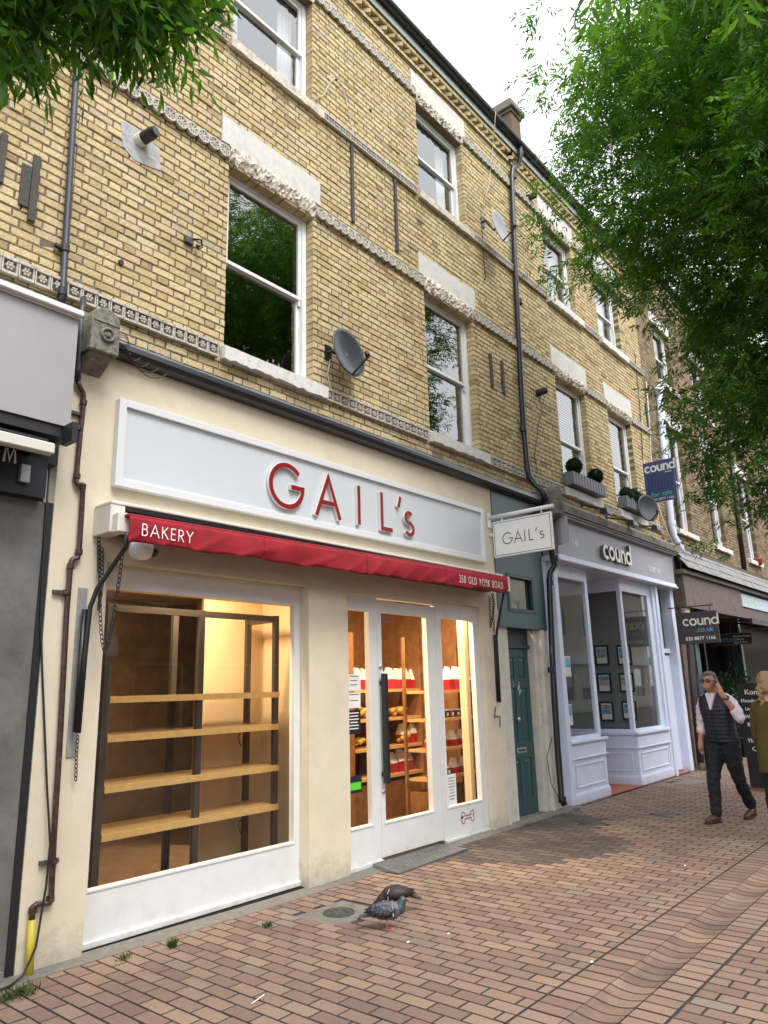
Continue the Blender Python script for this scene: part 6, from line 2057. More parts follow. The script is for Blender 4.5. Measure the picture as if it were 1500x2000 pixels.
for i, (x, r) in enumerate(((13.1, 0.15), (13.36, 0.17), (13.62, 0.15), (13.86, 0.15))):
    t = thing('clipped_shrub', 'low clipped dark green shrub in the right window box', 'shrub', (x, 5.0, 5.07), 'clipped shrubs in the right window box')
    MB().tube([(x, 5.0, 5.06), (x, 5.0, 5.15)], 0.01, 6).build('stem', 'bark', t)
    MB().ball((x, 5.0, 5.13), r * 0.82, 12, 8, (1.1, 0.8, 0.9)).build('core', 'topiary_leaf', t)
    pp, dd = sphere_pts((x, 5.0, 5.13), r * 0.85, 900, 25 + i, (1.1, 0.8, 0.9))
    leaf_cloud('leaves', pp, dd, 0.04, 'topiary_leaf', t, 0.5, 28 + i)

# ================================================================== SHOPS BEYOND
fsf = thing('dark_shopfront', 'dark shopfront with a brown fascia and tile-hung canopy beyond the estate agent', 'shopfront', (15.3, 5, 0))
MB().box(15.15, 19.35, 4.80, 5.12, 3.12, 3.80).build('fascia', 'brown_board', fsf)
MB().box(15.1, 30, 4.74, 5.12, 3.80, 3.88).build('cornice', 'cornice_stone', fsf)
sl = MB()
n_ = 46
for k in range(n_):
    for r_ in range(3):
        x0 = 15.12 + 0.33 * k + (0.165 if r_ % 2 else 0)
        t0, t1 = r_ / 3.0, (r_ + 1) / 3.0
        y0_, y1_ = 4.70 + 0.40 * t0, 4.70 + 0.40 * t1
        z0_, z1_ = 3.90 + 0.62 * t0, 3.90 + 0.62 * t1
        j = R_.uniform(0, 0.012)
        sl.hexa([(x0, y0_ - 0.02 - j, z0_), (x0 + 0.322, y0_ - 0.02 - j, z0_), (x0 + 0.322, y1_, z1_ + 0.02), (x0, y1_, z1_ + 0.02),
                 (x0, y0_ - 0.035 - j, z0_ + 0.006), (x0 + 0.322, y0_ - 0.035 - j, z0_ + 0.006), (x0 + 0.322, y1_ - 0.012, z1_ + 0.03), (x0, y1_ - 0.012, z1_ + 0.03)])
slo = sl.build('slates', 'slate', fsf); slo['kind'] = 'stuff'
MB().box(15.1, 30, 5.0, 5.13, 3.88, 4.5).build('canopy_back', 'brown_mortar', fsf)
MB().box(15.15, 15.75, 5.0, 5.12, -0.04, 3.12).build('side_wall', 'brown_board', fsf)
MB().box(15.75, 16.0, 4.93, 5.12, -0.04, 3.12).build('pilaster', 'teal', fsf)
MB().box(19.2, 19.35, 4.93, 5.12, -0.04, 3.12).build('pilaster', 'teal', fsf)
MB().box(16.0, 19.2, 7.35, 7.4, -0.04, 3.12).box(15.99, 16.0, 5.13, 7.34, -0.04, 3.12).box(19.2, 19.21, 5.13, 7.34, -0.04, 3.12).box(16.0, 19.2, 5.13, 7.34, 3.05, 3.11).build('shop_wall', 'room_dark', fsf)
MB().box(16.0, 19.2, 5.3, 5.34, 0.0, 0.6).box(16.0, 16.12, 5.28, 5.34, 0.6, 3.1).box(17.5, 17.62, 5.28, 5.34, 0.6, 3.1).box(19.05, 19.2, 5.28, 5.34, 0.6, 3.1).build('window_frame', 'navy', fsf)
caw = thing('shop_awning', 'black fabric awning stretched out over the dark shopfront', 'awning', (17, 5, 3))
MB().hexa([(15.9, 3.85, 2.82), (19.3, 3.85, 2.82), (19.3, 4.95, 3.12), (15.9, 4.95, 3.12), (15.9, 3.85, 2.84), (19.3, 3.85, 2.84), (19.3, 4.95, 3.14), (15.9, 4.95, 3.14)]).build('fabric', 'navy', caw)
MB().box(15.88, 19.32, 3.80, 3.86, 2.74, 2.845).build('front_bar', 'navy', caw)
for x in (16.2, 19.0):
    MB().tube([(x, 4.95, 3.0), (x, 4.4, 2.86), (x, 3.86, 2.8)], 0.02, 6).build('arm', 'black_metal', caw)
fs2 = thing('far_shopfront', 'far dark shopfront with a pale blue name board', 'shopfront', (22, 5, 0))
MB().box(19.37, 30, 4.85, 5.12, 3.12, 3.80).build('fascia', 'brown_board', fs2)
na, nb_ = P(1441, 1165, 4.84), P(1520, 1178, 4.84)
nbo = MB().box(na.x, nb_.x, 4.82, 4.8495, 3.42, 3.74).build('name_board', 'pale_blue_sign', fs2)
text('KOMBUCHA', 0.24, 'lime_white', nbo, (na.x + 0.35, 4.8165, 3.49), name='name')
MB().box(19.37, 30, 5.2, 5.4, -0.04, 3.12).build('shop_wall', 'room_dark', fs2)
MB().box(19.37, 30, 4.0, 4.84, 2.86, 2.90).build('canopy', 'navy', fs2)
for i, (x, yw, z0_, z1_, rows_, lb) in enumerate(((17.0, (4.95, 4.13), 2.40, 2.62, (('Becto', 0.16, 0.06, 0.06, 'sky_blue'), ('Monday-Sunday', 0.055, 0.45, 0.15, 'text_white'), ('Coffee by', 0.055, 0.45, 0.085, 'text_white'), ('Pizza & beer', 0.055, 0.45, 0.02, 'text_white')), 'black chalkboard reading Becto hung across under the awning'),)):
    t = thing('chalkboard', lb, 'chalkboard', (x, yw[0], z0_))
    MB().box(x, x + 0.02, yw[1], yw[0], z0_, z1_).build('board', 'chalkboard', t)
    ring = MB()
    for (ya, yb, qa, qb) in ((yw[1], yw[0], z0_ - 0.015, z0_), (yw[1], yw[0], z1_, z1_ + 0.015)):
        ring.box(x - 0.004, x + 0.024, ya, yb, qa, qb)
    ring.build('frame', 'wood_dark', t)
    for (tx, sz_, dy2, dz, m_) in rows_:
        text(tx, sz_, m_, t, (x - 0.002, yw[0] - dy2, z0_ + dz), xdir=(0, -1, 0), name='chalk_writing')
CBX = 12.6
a, b = PX(1438, 1335, CBX), PX(1530, 1480, CBX)
cbt = thing('pavement_board', 'large black chalkboard with white handwriting standing on the paving', 'chalkboard', (CBX, a.y, 0))
MB().box(CBX, CBX + 0.03, b.y, a.y, 0.04, a.z).build('board', 'chalkboard', cbt)
MB().box(CBX - 0.006, CBX + 0.036, b.y - 0.03, a.y + 0.03, 0.0, 0.04).box(CBX + 0.03, CBX + 0.5, a.y - 0.06, a.y - 0.02, 0.0, 0.05).build('foot', 'wood_dark', cbt)
zz = a.z - 0.17
for (tx, s_, dy2) in (('Komwees', 0.11, 0.10), ('Monday - Tuesday', 0.075, 0.03), ('Live Music Mon', 0.065, 0.08), ('Wednesday', 0.075, 0.06), ('Burger Deal', 0.075, 0.08), ('£12', 0.08, 0.25), ('Thursday', 0.075, 0.05), ('Quiz night', 0.075, 0.1), ('5 - 6pm', 0.08, 0.2)):
    text(tx, s_, 'text_white', cbt, (CBX - 0.002, a.y - dy2, zz), xdir=(0, -1, 0), name='chalk_writing', bold=0.0015)
    zz -= 0.12
# boxes and planting against the dark shop
for i, (x, y, h_) in enumerate(((16.6, 4.75, 1.7), (17.9, 4.8, 1.9))):
    t = thing('pot_plant', ('tall dark leafy plant in a pot by the teal pilaster', 'taller dark leafy plant in a pot by the far shop window')[i], 'plant', (x, y, 0))
    MB().lathe([(0.16, 0), (0.22, 0.4), (0.23, 0.4), (0.2, 0.38)], 14, (x, y, 0)).build('pot', 'navy', t)
    MB().tube([(x, y, 0.35), (x, y, h_)], 0.02, 6).build('stem', 'bark', t)
    pp, dd = sphere_pts((x, y, h_ * 0.72), 0.33, 900, 60 + i, (1, 1, 1.9), 0.3)
    leaf_cloud('leaves', pp, dd, 0.09, 'topiary_leaf', t, 0.4, 63 + i)
mb_ = P(1333, 1180, 4.95)
tag(MB().box(mb_.x - 0.16, mb_.x + 0.14, 4.86, 4.99, mb_.z - 0.2, mb_.z + 0.2).build('meter_box', 'old_white', None, bevel=0.02), 'small white meter box beside the brown pipes', 'meter box')
po = P(1482, 1103, 5.05)
pt_ = MB().lathe([(0.09, 0), (0.12, 0.16), (0.13, 0.17), (0.13, 0.2), (0.11, 0.2)], 14, (po.x, 5.06, po.z - 0.02)).build('flower_pot', 'pot_red', None, smooth=True)
tag(pt_, 'red flower pot on a white sill of the brown building', 'flower pot')
MB().lathe([(0.105, 0.185), (0.0, 0.186)], 14, (po.x, 5.06, po.z - 0.02), cap=False).build('soil', 'room_dark', pt_)

# ================================================================== COVERS, WEEDS, CRUMBS
c = cov
mc = thing('manhole_cover', 'round iron cover set in a grey concrete square near the pigeons', 'manhole cover', (c.x, c.y, gz(c.x, c.y)))
zc = gz(c.x, c.y)
MB().box(c.x - 0.265, c.x + 0.265, c.y - 0.22, c.y + 0.22, zc - 0.05, zc - 0.001).build('surround', 'concrete', mc, bevel=0.006)
MB().lathe([(0.125, 0.0), (0.125, 0.006), (0.112, 0.006), (0.112, 0.002), (0.105, 0.002), (0.105, 0.006), (0.0, 0.006)], 28, (c.x, c.y, zc), cap=False).build('lid', 'iron', mc)
for k in range(6):
    a_ = k * math.pi / 3
    MB().box(c.x + 0.06 * math.cos(a_) - 0.012, c.x + 0.06 * math.cos(a_) + 0.012, c.y + 0.06 * math.sin(a_) - 0.012, c.y + 0.06 * math.sin(a_) + 0.012, zc + 0.0062, zc + 0.010).build('stud', 'iron', mc)
for i, (xa, xb, ya, yb) in enumerate(COVERS[1:]):
    t = MB().box(xa + 0.004, xb - 0.004, ya + 0.004, yb - 0.004, -0.05, -0.001).build('access_cover', 'concrete' if i == 2 else 'iron', None, bevel=0.004)
    MB().box((xa + xb) / 2 - 0.02, (xa + xb) / 2 + 0.02, yb - 0.05, yb - 0.03, -0.0008, 0.002).build('keyhole', 'black_metal', t)
    tag(t, ('small dark access cover in the paving near the teal door', 'dark oblong access cover in front of the agent window', 'grey access cover in the paving by the intercom door')[i], 'cover')
def tuft(p, r, n, h, label, seed):
    rng = np.random.default_rng(seed)
    pts = np.stack([p.x + rng.normal(0, r, n), p.y + rng.normal(0, r * 0.7, n), np.full(n, p.z)], 1)
    d = np.stack([rng.normal(0, 0.5, n), rng.normal(0, 0.5, n), np.ones(n)], 1)
    o = leaf_cloud('weed', pts, d, h, 'weed_leaf', None, 0.16, seed, 0.25)
    tag(o, label, 'weed', kind='stuff')
for i, (u, v, r, n, h, lb) in enumerate(((336, 1848, 0.016, 60, 0.06, 'grass tuft at the foot of the shelf window'), (523, 1806, 0.015, 50, 0.045, 'tiny weed in the paving right of the shelf window foot'),
        (35, 1945, 0.05, 130, 0.06, 'weeds around the foot of the yellow pipe'), (244, 1872, 0.02, 30, 0.05, 'thin weed beside the bakery pilaster foot'),
        (1030, 1612, 0.06, 160, 0.022, 'mossy weeds in front of the teal door step'), (975, 1628, 0.08, 60, 0.015, 'low moss by the right bakery pilaster'),
        (1085, 1595, 0.09, 130, 0.022, 'moss and weeds below the downpipe foot'), (1125, 1582, 0.05, 70, 0.03, 'weeds beside the agent stall riser'), (1378, 1505, 0.1, 120, 0.06, 'weeds at the foot of the soil pipe'))):
    tuft(G(u, v), r, n, h, lb, 100 + i)
for i, (u, v) in enumerate(((797, 1838), (876, 1822), (1156, 1880), (1338, 1691))):
    p = G(u, v)
    tag(MB().ball((p.x, p.y, p.z + 0.004), 0.012, 6, 4, (1.3, 0.9, 0.35)).build('crumb', 'paper'), 'pale crumb lying on the clay paving', 'crumb', 'crumbs on the paving')
p, q = G(492, 1960), G(516, 1942)
tag(MB().tube([p + Vector((0, 0, 0.004)), q + Vector((0, 0, 0.004))], 0.003, 5).build('wooden_stick', 'paper'), 'thin pale stick lying on the paving', 'stick')

# ================================================================== TREES
def compound_leaves(tips, dirs, k, rng, spread, leaf_len, rach, droop, pairs=4, wid=0.22):
    """pinnate leaves: returns quads (n,4,3) and a tint per quad"""
    T = np.repeat(tips, k, 0)
    D = np.repeat(dirs, k, 0)
    n = len(T)
    start = T + rng.normal(0, spread, (n, 3)) * np.array([1, 1, 0.8])
    d = D * 0.7 + rng.normal(0, 0.75, (n, 3))
    d[:, 2] -= droop
    d /= np.linalg.norm(d, axis=1)[:, None]
    side = np.cross(d, np.array([0, 0, 1.0]) + rng.normal(0, 0.25, (n, 3)))
    side /= np.linalg.norm(side, axis=1)[:, None] + 1e-9
    up = np.cross(side, d)
    RL = rach * rng.uniform(0.75, 1.2, n)[:, None]
    tint = np.clip(rng.normal(0.4, 0.22, n), 0, 1)
    Q, C = [], []
    for p in range(pairs + 1):
        f = 0.25 + 0.75 * p / pairs
        base = start + d * RL * f
        base[:, 2] -= 0.05 * f * f * droop
        sides = (1, -1) if p < pairs else (0,)
        for s in sides:
            ld = d * (0.62 if s else 1.0) + side * 0.8 * s + rng.normal(0, 0.16, (n, 3))
            ld[:, 2] -= 0.35 * droop + 0.12
            ld /= np.linalg.norm(ld, axis=1)[:, None]
            L = leaf_len * rng.uniform(0.7, 1.2, n)[:, None]
            w = np.cross(ld, up + rng.normal(0, 0.45, (n, 3)))
            w /= np.linalg.norm(w, axis=1)[:, None] + 1e-9
            W = L * wid * 0.5
            q = np.stack([base, base + ld * L * 0.42 + w * W, base + ld * L, base + ld * L * 0.42 - w * W], 1)
            Q.append(q)
            C.append(np.clip(tint + rng.normal(0, 0.08, n), 0, 1))
    return np.concatenate(Q), np.concatenate(C)

def quads_obj(name, Q, C, material, parent):
    n = len(Q)
    me = bpy.data.meshes.new(name)
    me.vertices.add(n * 4)
    me.vertices.foreach_set('co', Q.reshape(-1).astype(np.float32))
    me.loops.add(n * 4)
    me.loops.foreach_set('vertex_index', np.arange(n * 4, dtype=np.int32))
    me.polygons.add(n)
    me.polygons.foreach_set('loop_start', np.arange(0, n * 4, 4, dtype=np.int32))
    me.polygons.foreach_set('loop_total', np.full(n, 4, dtype=np.int32))
    at = me.attributes.new('tint', 'FLOAT', 'FACE')
    at.data.foreach_set('value', C.astype(np.float32))
    me.materials.append(M(material))
    me.update(calc_edges=True)
    return obj(name, me, parent)

rng = np.random.default_rng(21)
TX, TY = 9.0, 0.3
tree = thing('ash_tree', 'large leafy ash tree hanging in front of the brick terrace', 'tree', (TX, TY, 0))
PROF = [(3.6, 1.5), (4.2, 1.75), (5.2, 2.2), (5.9, 3.0), (7.2, 3.75), (8.8, 3.75), (9.7, 3.4), (10.4, 2.7), (11.0, 1.5), (11.4, 0.4)]
def crown_r(z):
    return np.interp(z, [p[0] for p in PROF], [p[1] for p in PROF])
cl = []
tries = 0
while len(cl) < 185 and tries < 20000:
    tries += 1
    z = rng.uniform(4.2, 11.0)
    a = rng.uniform(0, 2 * math.pi)
    q = math.sqrt(rng.uniform(0.12, 1.0))
    r = max(crown_r(z) - 0.85, 0.1) * q
    p = np.array([TX + r * math.cos(a), TY + r * math.sin(a), z])
    if all(np.linalg.norm((p - c) * np.array([1, 1, 1.3])) > 0.68 for c in cl):
        cl.append(p)
for (u, v, ds) in ((1440, 790, 9.0), (1490, 830, 9.2), (1500, 760, 9.4), (1480, 880, 9.0), (1515, 930, 9.3)):
    d_ = ray(u, v); cl.append(d_ / np.linalg.norm(d_) * ds + np.array([0, 0, H]))
cl = np.array(cl)
tips, dirs = [], []
for c in cl:
    n = int(rng.integers(22, 34))
    s = rng.uniform(0.30, 0.46)
    t = c + rng.normal(0, s, (n, 3)) * np.array([1.1, 1.1, 0.72])
    o = t - np.array([TX, TY, c[2] - 1.0])
    o /= np.linalg.norm(o, axis=1)[:, None]
    tips.append(t); dirs.append(o)
tips, dirs = np.concatenate(tips), np.concatenate(dirs)
Q, C = compound_leaves(tips, dirs, 8, rng, 0.10, 0.100, 0.20, 0.5, wid=0.23)
# leaf colour paler high up, darker low down: sunlight on the crown painted in
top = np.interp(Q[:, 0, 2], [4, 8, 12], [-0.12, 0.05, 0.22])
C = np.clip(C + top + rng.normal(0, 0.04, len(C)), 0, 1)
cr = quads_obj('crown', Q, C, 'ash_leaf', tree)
trunk = MB()
trunk.tube([(TX, TY, -0.1), (TX + 0.02, TY, 1.2), (TX - 0.03, TY + 0.05, 2.6), (TX, TY, 3.8), (TX + 0.05, TY, 6.0), (TX, TY + 0.05, 8.0), (TX, TY, 10.4)], [0.24, 0.19, 0.17, 0.15, 0.11, 0.07, 0.02], 12)
trunk.build('trunk', 'bark', tree, smooth=True)
br = MB()
for i, c in enumerate(cl):
    h0 = max(2.9, min(c[2] - 0.9 - 0.25 * math.hypot(c[0] - TX, c[1] - TY), 10.5))
    a = Vector((TX, TY, h0)); b = Vector(c)
    m_ = a.lerp(b, 0.5) + Vector((0, 0, 0.28))
    if i % 2: continue
    r0 = 0.03 if h0 < 6 else 0.022
    br.tube([a, a.lerp(m_, 0.5) + Vector((0, 0, 0.08)), m_, m_.lerp(b, 0.55), b], [r0, r0 * 0.8, r0 * 0.6, r0 * 0.4, 0.006], 6)
br.build('limbs', 'bark', tree, smooth=True)

rng = np.random.default_rng(5)
t2 = thing('ash_tree', 'nearby ash tree with leafy sprays hanging from overhead', 'tree', (-1.0, 0.9, 0))
def at_px(u, v, dist):
    d = ray(u, v); d = d / np.linalg.norm(d)
    return d * dist + np.array([0, 0, H])
spr = [(10, -10, 3.9, 0.11), (80, 10, 3.8, 0.11), (150, -15, 4.0, 0.11), (215, 5, 3.9, 0.11), (275, 20, 3.8, 0.10), (325, 18, 3.9, 0.08), (350, -30, 4.0, 0.08),
       (40, -80, 4.0, 0.14), (130, -90, 4.0, 0.14), (220, -80, 4.0, 0.14), (300, -70, 4.0, 0.12), (350, -80, 4.1, 0.10), (20, 50, 3.7, 0.06), (110, 55, 3.8, 0.05), (315, 60, 3.8, 0.05)]
tp, dr_ = [], []
for (u, v, ds, s) in spr:
    n = int(20 * (s / 0.15) ** 2) + 3
    tp.append(at_px(u - 32, v - 22, ds) + rng.normal(0, s, (n, 3)) * np.array([1, 1, 0.45]))
    dr_.append(np.tile(np.array([0.35, 0.1, -0.2]), (n, 1)))
for (u, v, ds, s) in ((1215, -75, 3.5, 0.03), (1300, -95, 3.5, 0.04), (1385, -80, 3.4, 0.03), (1425, -85, 3.4, 0.03)):
    n = 2
    tp.append(at_px(u, v, ds) + rng.normal(0, s, (n, 3)))
    dr_.append(np.tile(np.array([0.3, 0.2, -0.2]), (n, 1)))
for k in range(46):
    c = np.array([-0.9, 0.7, 6.6]) + rng.normal(0, 0.75, 3) * np.array([1.0, 1.0, 0.7])
    if math.hypot(c[0], c[1]) < 2.4:
        n = 16
        tp.append(c + rng.normal(0, 0.25, (n, 3)))
        dr_.append(np.tile(c - np.array([-0.9, 0.7, 6.0]), (n, 1)))
tp, dr_ = np.concatenate(tp), np.concatenate(dr_)
Q2, C2 = compound_leaves(tp, dr_, 4, rng, 0.05, 0.098, 0.17, 0.75, pairs=3, wid=0.24)
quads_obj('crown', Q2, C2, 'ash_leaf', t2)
tk = MB()
tk.tube([(-1.0, 0.9, -0.1), (-1.0, 0.9, 1.5), (-0.97, 0.9, 3.2), (-0.95, 0.85, 5.0), (-0.9, 0.75, 6.8)], [0.16, 0.13, 0.11, 0.08, 0.03], 12)
tk.build('trunk', 'bark', t2, smooth=True)
lb = MB()
lb.tube([(-0.98, 0.9, 3.3), (-0.4, 1.6, 4.5), (0.3, 2.2, 4.9)] + [at_px(60, -90, 4.05), at_px(200, -60, 4.05), at_px(290, -30, 4.0), at_px(340, 10, 3.95)], [0.06, 0.05, 0.04, 0.025, 0.015, 0.008, 0.003], 6)
lb.tube([at_px(60, -90, 4.05), at_px(80, 0, 3.9), at_px(100, 60, 3.8)], [0.012, 0.007, 0.003], 5)
lb.tube([(-0.98, 0.9, 3.6), (0.2, 1.0, 5.0), (1.5, 0.95, 5.1)] + [at_px(1180, -120, 3.6), at_px(1290, -60, 3.3), at_px(1400, -20, 3.05)], [0.06, 0.045, 0.03, 0.012, 0.007, 0.003], 6)
lb.build('limbs', 'bark', t2, smooth=True)

# ================================================================== THE OTHER SIDE OF THE STREET (seen in the glass)
for i, (xa, xb, m_, lab) in enumerate(((-8, 12, 'pink_render', 'pink rendered terrace across the street'), (12.02, 32, 'brown_board', 'dark brick terrace across the street'), (32.02, 56, 'cream_render', 'cream rendered terrace far across the street'))):
    t = thing('terrace_building', lab, 'building', (xa, -11, 0), 'buildings across the street')
    hs_ = []
    x = xa + 1.0
    while x + 1.2 < xb:
        hs_.append((x, x + 1.1, 4.6, 6.4))
        hs_.append((x - 0.3, x + 1.6, 0.6, 2.7))
        x += 2.9
    slab(xa, xb, -0.1, 8.2, hs_, -11.3, -11.0, e=0).build('wall', m_, t)
    for h in hs_:
        f_ = ring_frame(h[0], h[1], h[2], h[3], 0.07, -11.12, -11.05).build('window', 'sash_white', t)
        MB().quad((h[1], -11.1, h[2]), (h[0], -11.1, h[2]), (h[0], -11.1, h[3]), (h[1], -11.1, h[3])).build('pane', 'window_glass', f_)
    MB().box(xa, xb, -10.99, -10.75, 2.9, 3.5).build('shop_fascia', 'sash_white' if i != 1 else 'navy', t)
    MB().quad((xa, -12.4, 0), (xb, -12.4, 0), (xb, -12.4, 8), (xa, -12.4, 8)).build('rooms', 'room_dark', t)
    MB().hexa([(xa, -16, 8.2), (xb, -16, 8.2), (xb, -10.8, 8.2), (xa, -10.8, 8.2), (xa, -14.5, 10.6), (xb, -14.5, 10.6), (xb, -14.3, 10.6), (xa, -14.3, 10.6)]).build('roof', 'roof_slate', t)

# ================================================================== PEOPLE AND PIGEONS
WR = bpy.data.textures.new('creases', 'CLOUDS')
WR.noise_scale = 0.055
WR.noise_depth = 1
def blob(name, chains, material, parent=None, voxel=0.012, smooth=6, extra=None, crease=0.0):
    mb = MB()
    for ch in chains:
        for i, (p, r) in enumerate(ch):
            sq = (1, 1, 1)
            mb.ball(p, r, 14, 10, sq)
            if i:
                mb.tube([ch[i - 1][0], p], [ch[i - 1][1], r], 14)
    if extra:
        for (c, r, sq) in extra:
            mb.ball(c, r, 16, 12, sq)
    me = mb.mesh(name, material)
    o = bpy.data.objects.new(name, me)
    COL.objects.link(o)
    rmh = o.modifiers.new('remesh', 'REMESH')
    rmh.mode = 'VOXEL'; rmh.voxel_size = voxel
    sm_ = o.modifiers.new('smooth', 'SMOOTH')
    sm_.factor = 0.5; sm_.iterations = smooth
    if crease:
        dm_ = o.modifiers.new('creases', 'DISPLACE')
        dm_.texture = WR; dm_.texture_coords = 'GLOBAL'; dm_.strength = crease; dm_.mid_level = 0.5
    dg = bpy.context.evaluated_depsgraph_get()
    me2 = bpy.data.meshes.new_from_object(o.evaluated_get(dg))
    bpy.data.objects.remove(o)
    me2.name = name
    me2.materials.clear()
    me2.materials.append(M(material))
    me2.polygons.foreach_set('use_smooth', [True] * len(me2.polygons))
    return obj(name, me2, parent)

def loft(name, rings, material, parent, Fd, Ld, n=28, rip=None, cap=True):
    """rings: (centre, half width to the side, half depth front, half depth back)"""
    mb = MB()
    for i, (c, w, df, db) in enumerate(rings):
        for k in range(n):
            a = 2 * math.pi * k / n
            e = 0.8
            cs_, sn = math.cos(a), math.sin(a)
            x = math.copysign(abs(cs_) ** e, cs_) * w
            y = math.copysign(abs(sn) ** e, sn) * (df if sn > 0 else db)
            mb.v.append(tuple(Vector(c) + Ld * x + Fd * y))
    for i in range(len(rings) - 1):
        for k in range(n):
            k2 = (k + 1) % n
            mb.f.append((i * n + k, i * n + k2, (i + 1) * n + k2, (i + 1) * n + k)); mb.m.append(0)
    if cap:
        mb.f.append(tuple(range(n))[::-1]); mb.m.append(0)
        mb.f.append(tuple((len(rings) - 1) * n + k for k in range(n))); mb.m.append(0)
    return mb.build(name, material, parent, smooth=True)

mat('skin', (0.50, 0.27, 0.19), 0.55, noise=(30, 0.08))
mat('skin_tan', (0.42, 0.20, 0.135), 0.55, noise=(30, 0.08))
mat('hair_grey', (0.13, 0.105, 0.085), 0.7, noise=(80, 0.35), bump=(120, 0.6))
mat('hair_blond', (0.30, 0.21, 0.11), 0.6, noise=(90, 0.3), bump=(120, 0.6))
mat('shirt', (0.66, 0.60, 0.68), 0.8, noise=(12, 0.06), bump=(14, 0.4))
mat('gilet', (0.006, 0.009, 0.026), 0.55, bump=(25, 0.3))
mat('gilet_side', (0.035, 0.065, 0.10), 0.7)
mat('jeans_dark', (0.005, 0.006, 0.012), 0.85, bump=(18, 0.4))
mat('jeans_cuff', (0.10, 0.13, 0.18), 0.85)
mat('olive_knit', (0.072, 0.056, 0.010), 0.9, bump=(60, 0.4), noise=(20, 0.12))
mat('shoe_brown', (0.085, 0.035, 0.022), 0.5, noise=(20, 0.2))
mat('shoe_sole', (0.03, 0.022, 0.02), 0.8)
mat('glasses', (0.01, 0.008, 0.008), 0.25)
mat('lips', (0.32, 0.12, 0.10), 0.5)
mat('watch', (0.02, 0.02, 0.022), 0.3)

def frame_at(origin, F):
    F = Vector((F[0], F[1], 0)).normalized()
    Lf = Vector((-F.y, F.x, 0))
    O = Vector(origin)
    return (lambda f, l, u: O + F * f + Lf * l + Vector((0, 0, u))), F, Lf

# ---- man in a navy gilet on the telephone
K, Fd, Ld = frame_at((9.87, 2.90, 0.0), (-0.98, 0.20))
head = K(0.155, 0.0, 1.645)
man = blob('person', [
    [(K(0, 0, 0.98), 0.11), (K(0.02, 0, 1.12), 0.10), (K(0.03, 0, 1.32), 0.10), (K(0.07, 0, 1.46), 0.065), (K(0.11, 0, 1.54), 0.058)],
    [(K(0.03, -0.09, 1.38), 0.07), (K(0.03, -0.175, 1.39), 0.05), (K(-0.01, -0.245, 1.15), 0.045), (K(0.06, -0.255, 0.94), 0.033)],
    [(K(0.03, 0.09, 1.38), 0.07), (K(0.03, 0.175, 1.39), 0.05), (K(0.10, 0.31, 1.20), 0.045), (K(0.185, 0.185, 1.44), 0.033)],
    [(K(0, -0.09, 0.93), 0.10), (K(0.17, -0.09, 0.50), 0.062), (K(0.27, -0.06, 0.11), 0.042)],
    [(K(0, 0.09, 0.93), 0.10), (K(-0.06, 0.10, 0.50), 0.062), (K(-0.29, 0.10, 0.15), 0.042)],
    [(K(0.27, -0.06, 0.06), 0.04), (K(0.42, -0.075, 0.035), 0.032)], [(K(-0.29, 0.10, 0.10), 0.04), (K(-0.17, 0.10, 0.04), 0.032)],
    # right hand hanging, fingers
    [(K(0.06, -0.255, 0.94), 0.03), (K(0.085, -0.25, 0.87), 0.036), (K(0.10, -0.245, 0.83), 0.034)],
    # head
    [(K(0.11, 0, 1.54), 0.06), (K(0.145, 0, 1.60), 0.075)],
], 'skin_tan', None, 0.0105, 5, extra=[(head, 0.1, (0.86, 0.80, 1.12)), (K(0.215, 0.0, 1.575), 0.058, (0.9, 0.85, 0.8)), (K(0.255, 0.0, 1.612), 0.017, (1, 1, 1.5)), (K(0.12, 0.082, 1.625), 0.024, (0.8, 0.5, 1.3)), (K(0.12, -0.082, 1.625), 0.024, (0.8, 0.5, 1.3))])
tag(man, 'man in a navy gilet and white shirt walking with a hand raised to his ear', 'person')
def finger(pts, r=0.0085):
    return [(p, r * (1 - 0.12 * i)) for i, p in enumerate(pts)]
hand_l = [[(K(0.185, 0.185, 1.44), 0.03), (K(0.19, 0.155, 1.50), 0.036), (K(0.185, 0.14, 1.535), 0.034)]]
for j, (dl, du) in enumerate(((0.0, 0.0), (0.012, 0.012), (0.022, 0.016), (0.030, 0.010))):
    hand_l.append(finger([K(0.20 - 0.022 * j, 0.135 + 0.2 * dl, 1.545 + du * 0.4), K(0.205 - 0.024 * j, 0.118, 1.585 + du), K(0.195 - 0.026 * j, 0.100, 1.61 + du)], 0.0105))
hand_l.append(finger([K(0.21, 0.15, 1.50), K(0.235, 0.125, 1.53), K(0.235, 0.108, 1.56)], 0.0115))
blob('hand', hand_l, 'skin_tan', man, 0.006, 3)
hand_r = [[(K(0.06, -0.255, 0.94), 0.028), (K(0.085, -0.25, 0.87), 0.036)]]
for j in range(4):
    hand_r.append(finger([K(0.065 + 0.020 * j, -0.25, 0.835), K(0.075 + 0.020 * j, -0.24, 0.79), K(0.075 + 0.018 * j, -0.225, 0.762)], 0.0105))
hand_r.append(finger([K(0.115, -0.25, 0.88), K(0.14, -0.24, 0.845), K(0.145, -0.235, 0.82)], 0.0115))
blob('hand', hand_r, 'skin_tan', man, 0.006, 3)
MB().hexa([tuple(K(f, l, u)) for (f, l, u) in ((0.125, 0.092, 1.535), (0.195, 0.115, 1.525), (0.195, 0.122, 1.525), (0.125, 0.10, 1.535), (0.125, 0.090, 1.66), (0.190, 0.098, 1.655), (0.190, 0.106, 1.655), (0.125, 0.098, 1.66))]).build('telephone', 'black_metal', man, bevel=0.004)
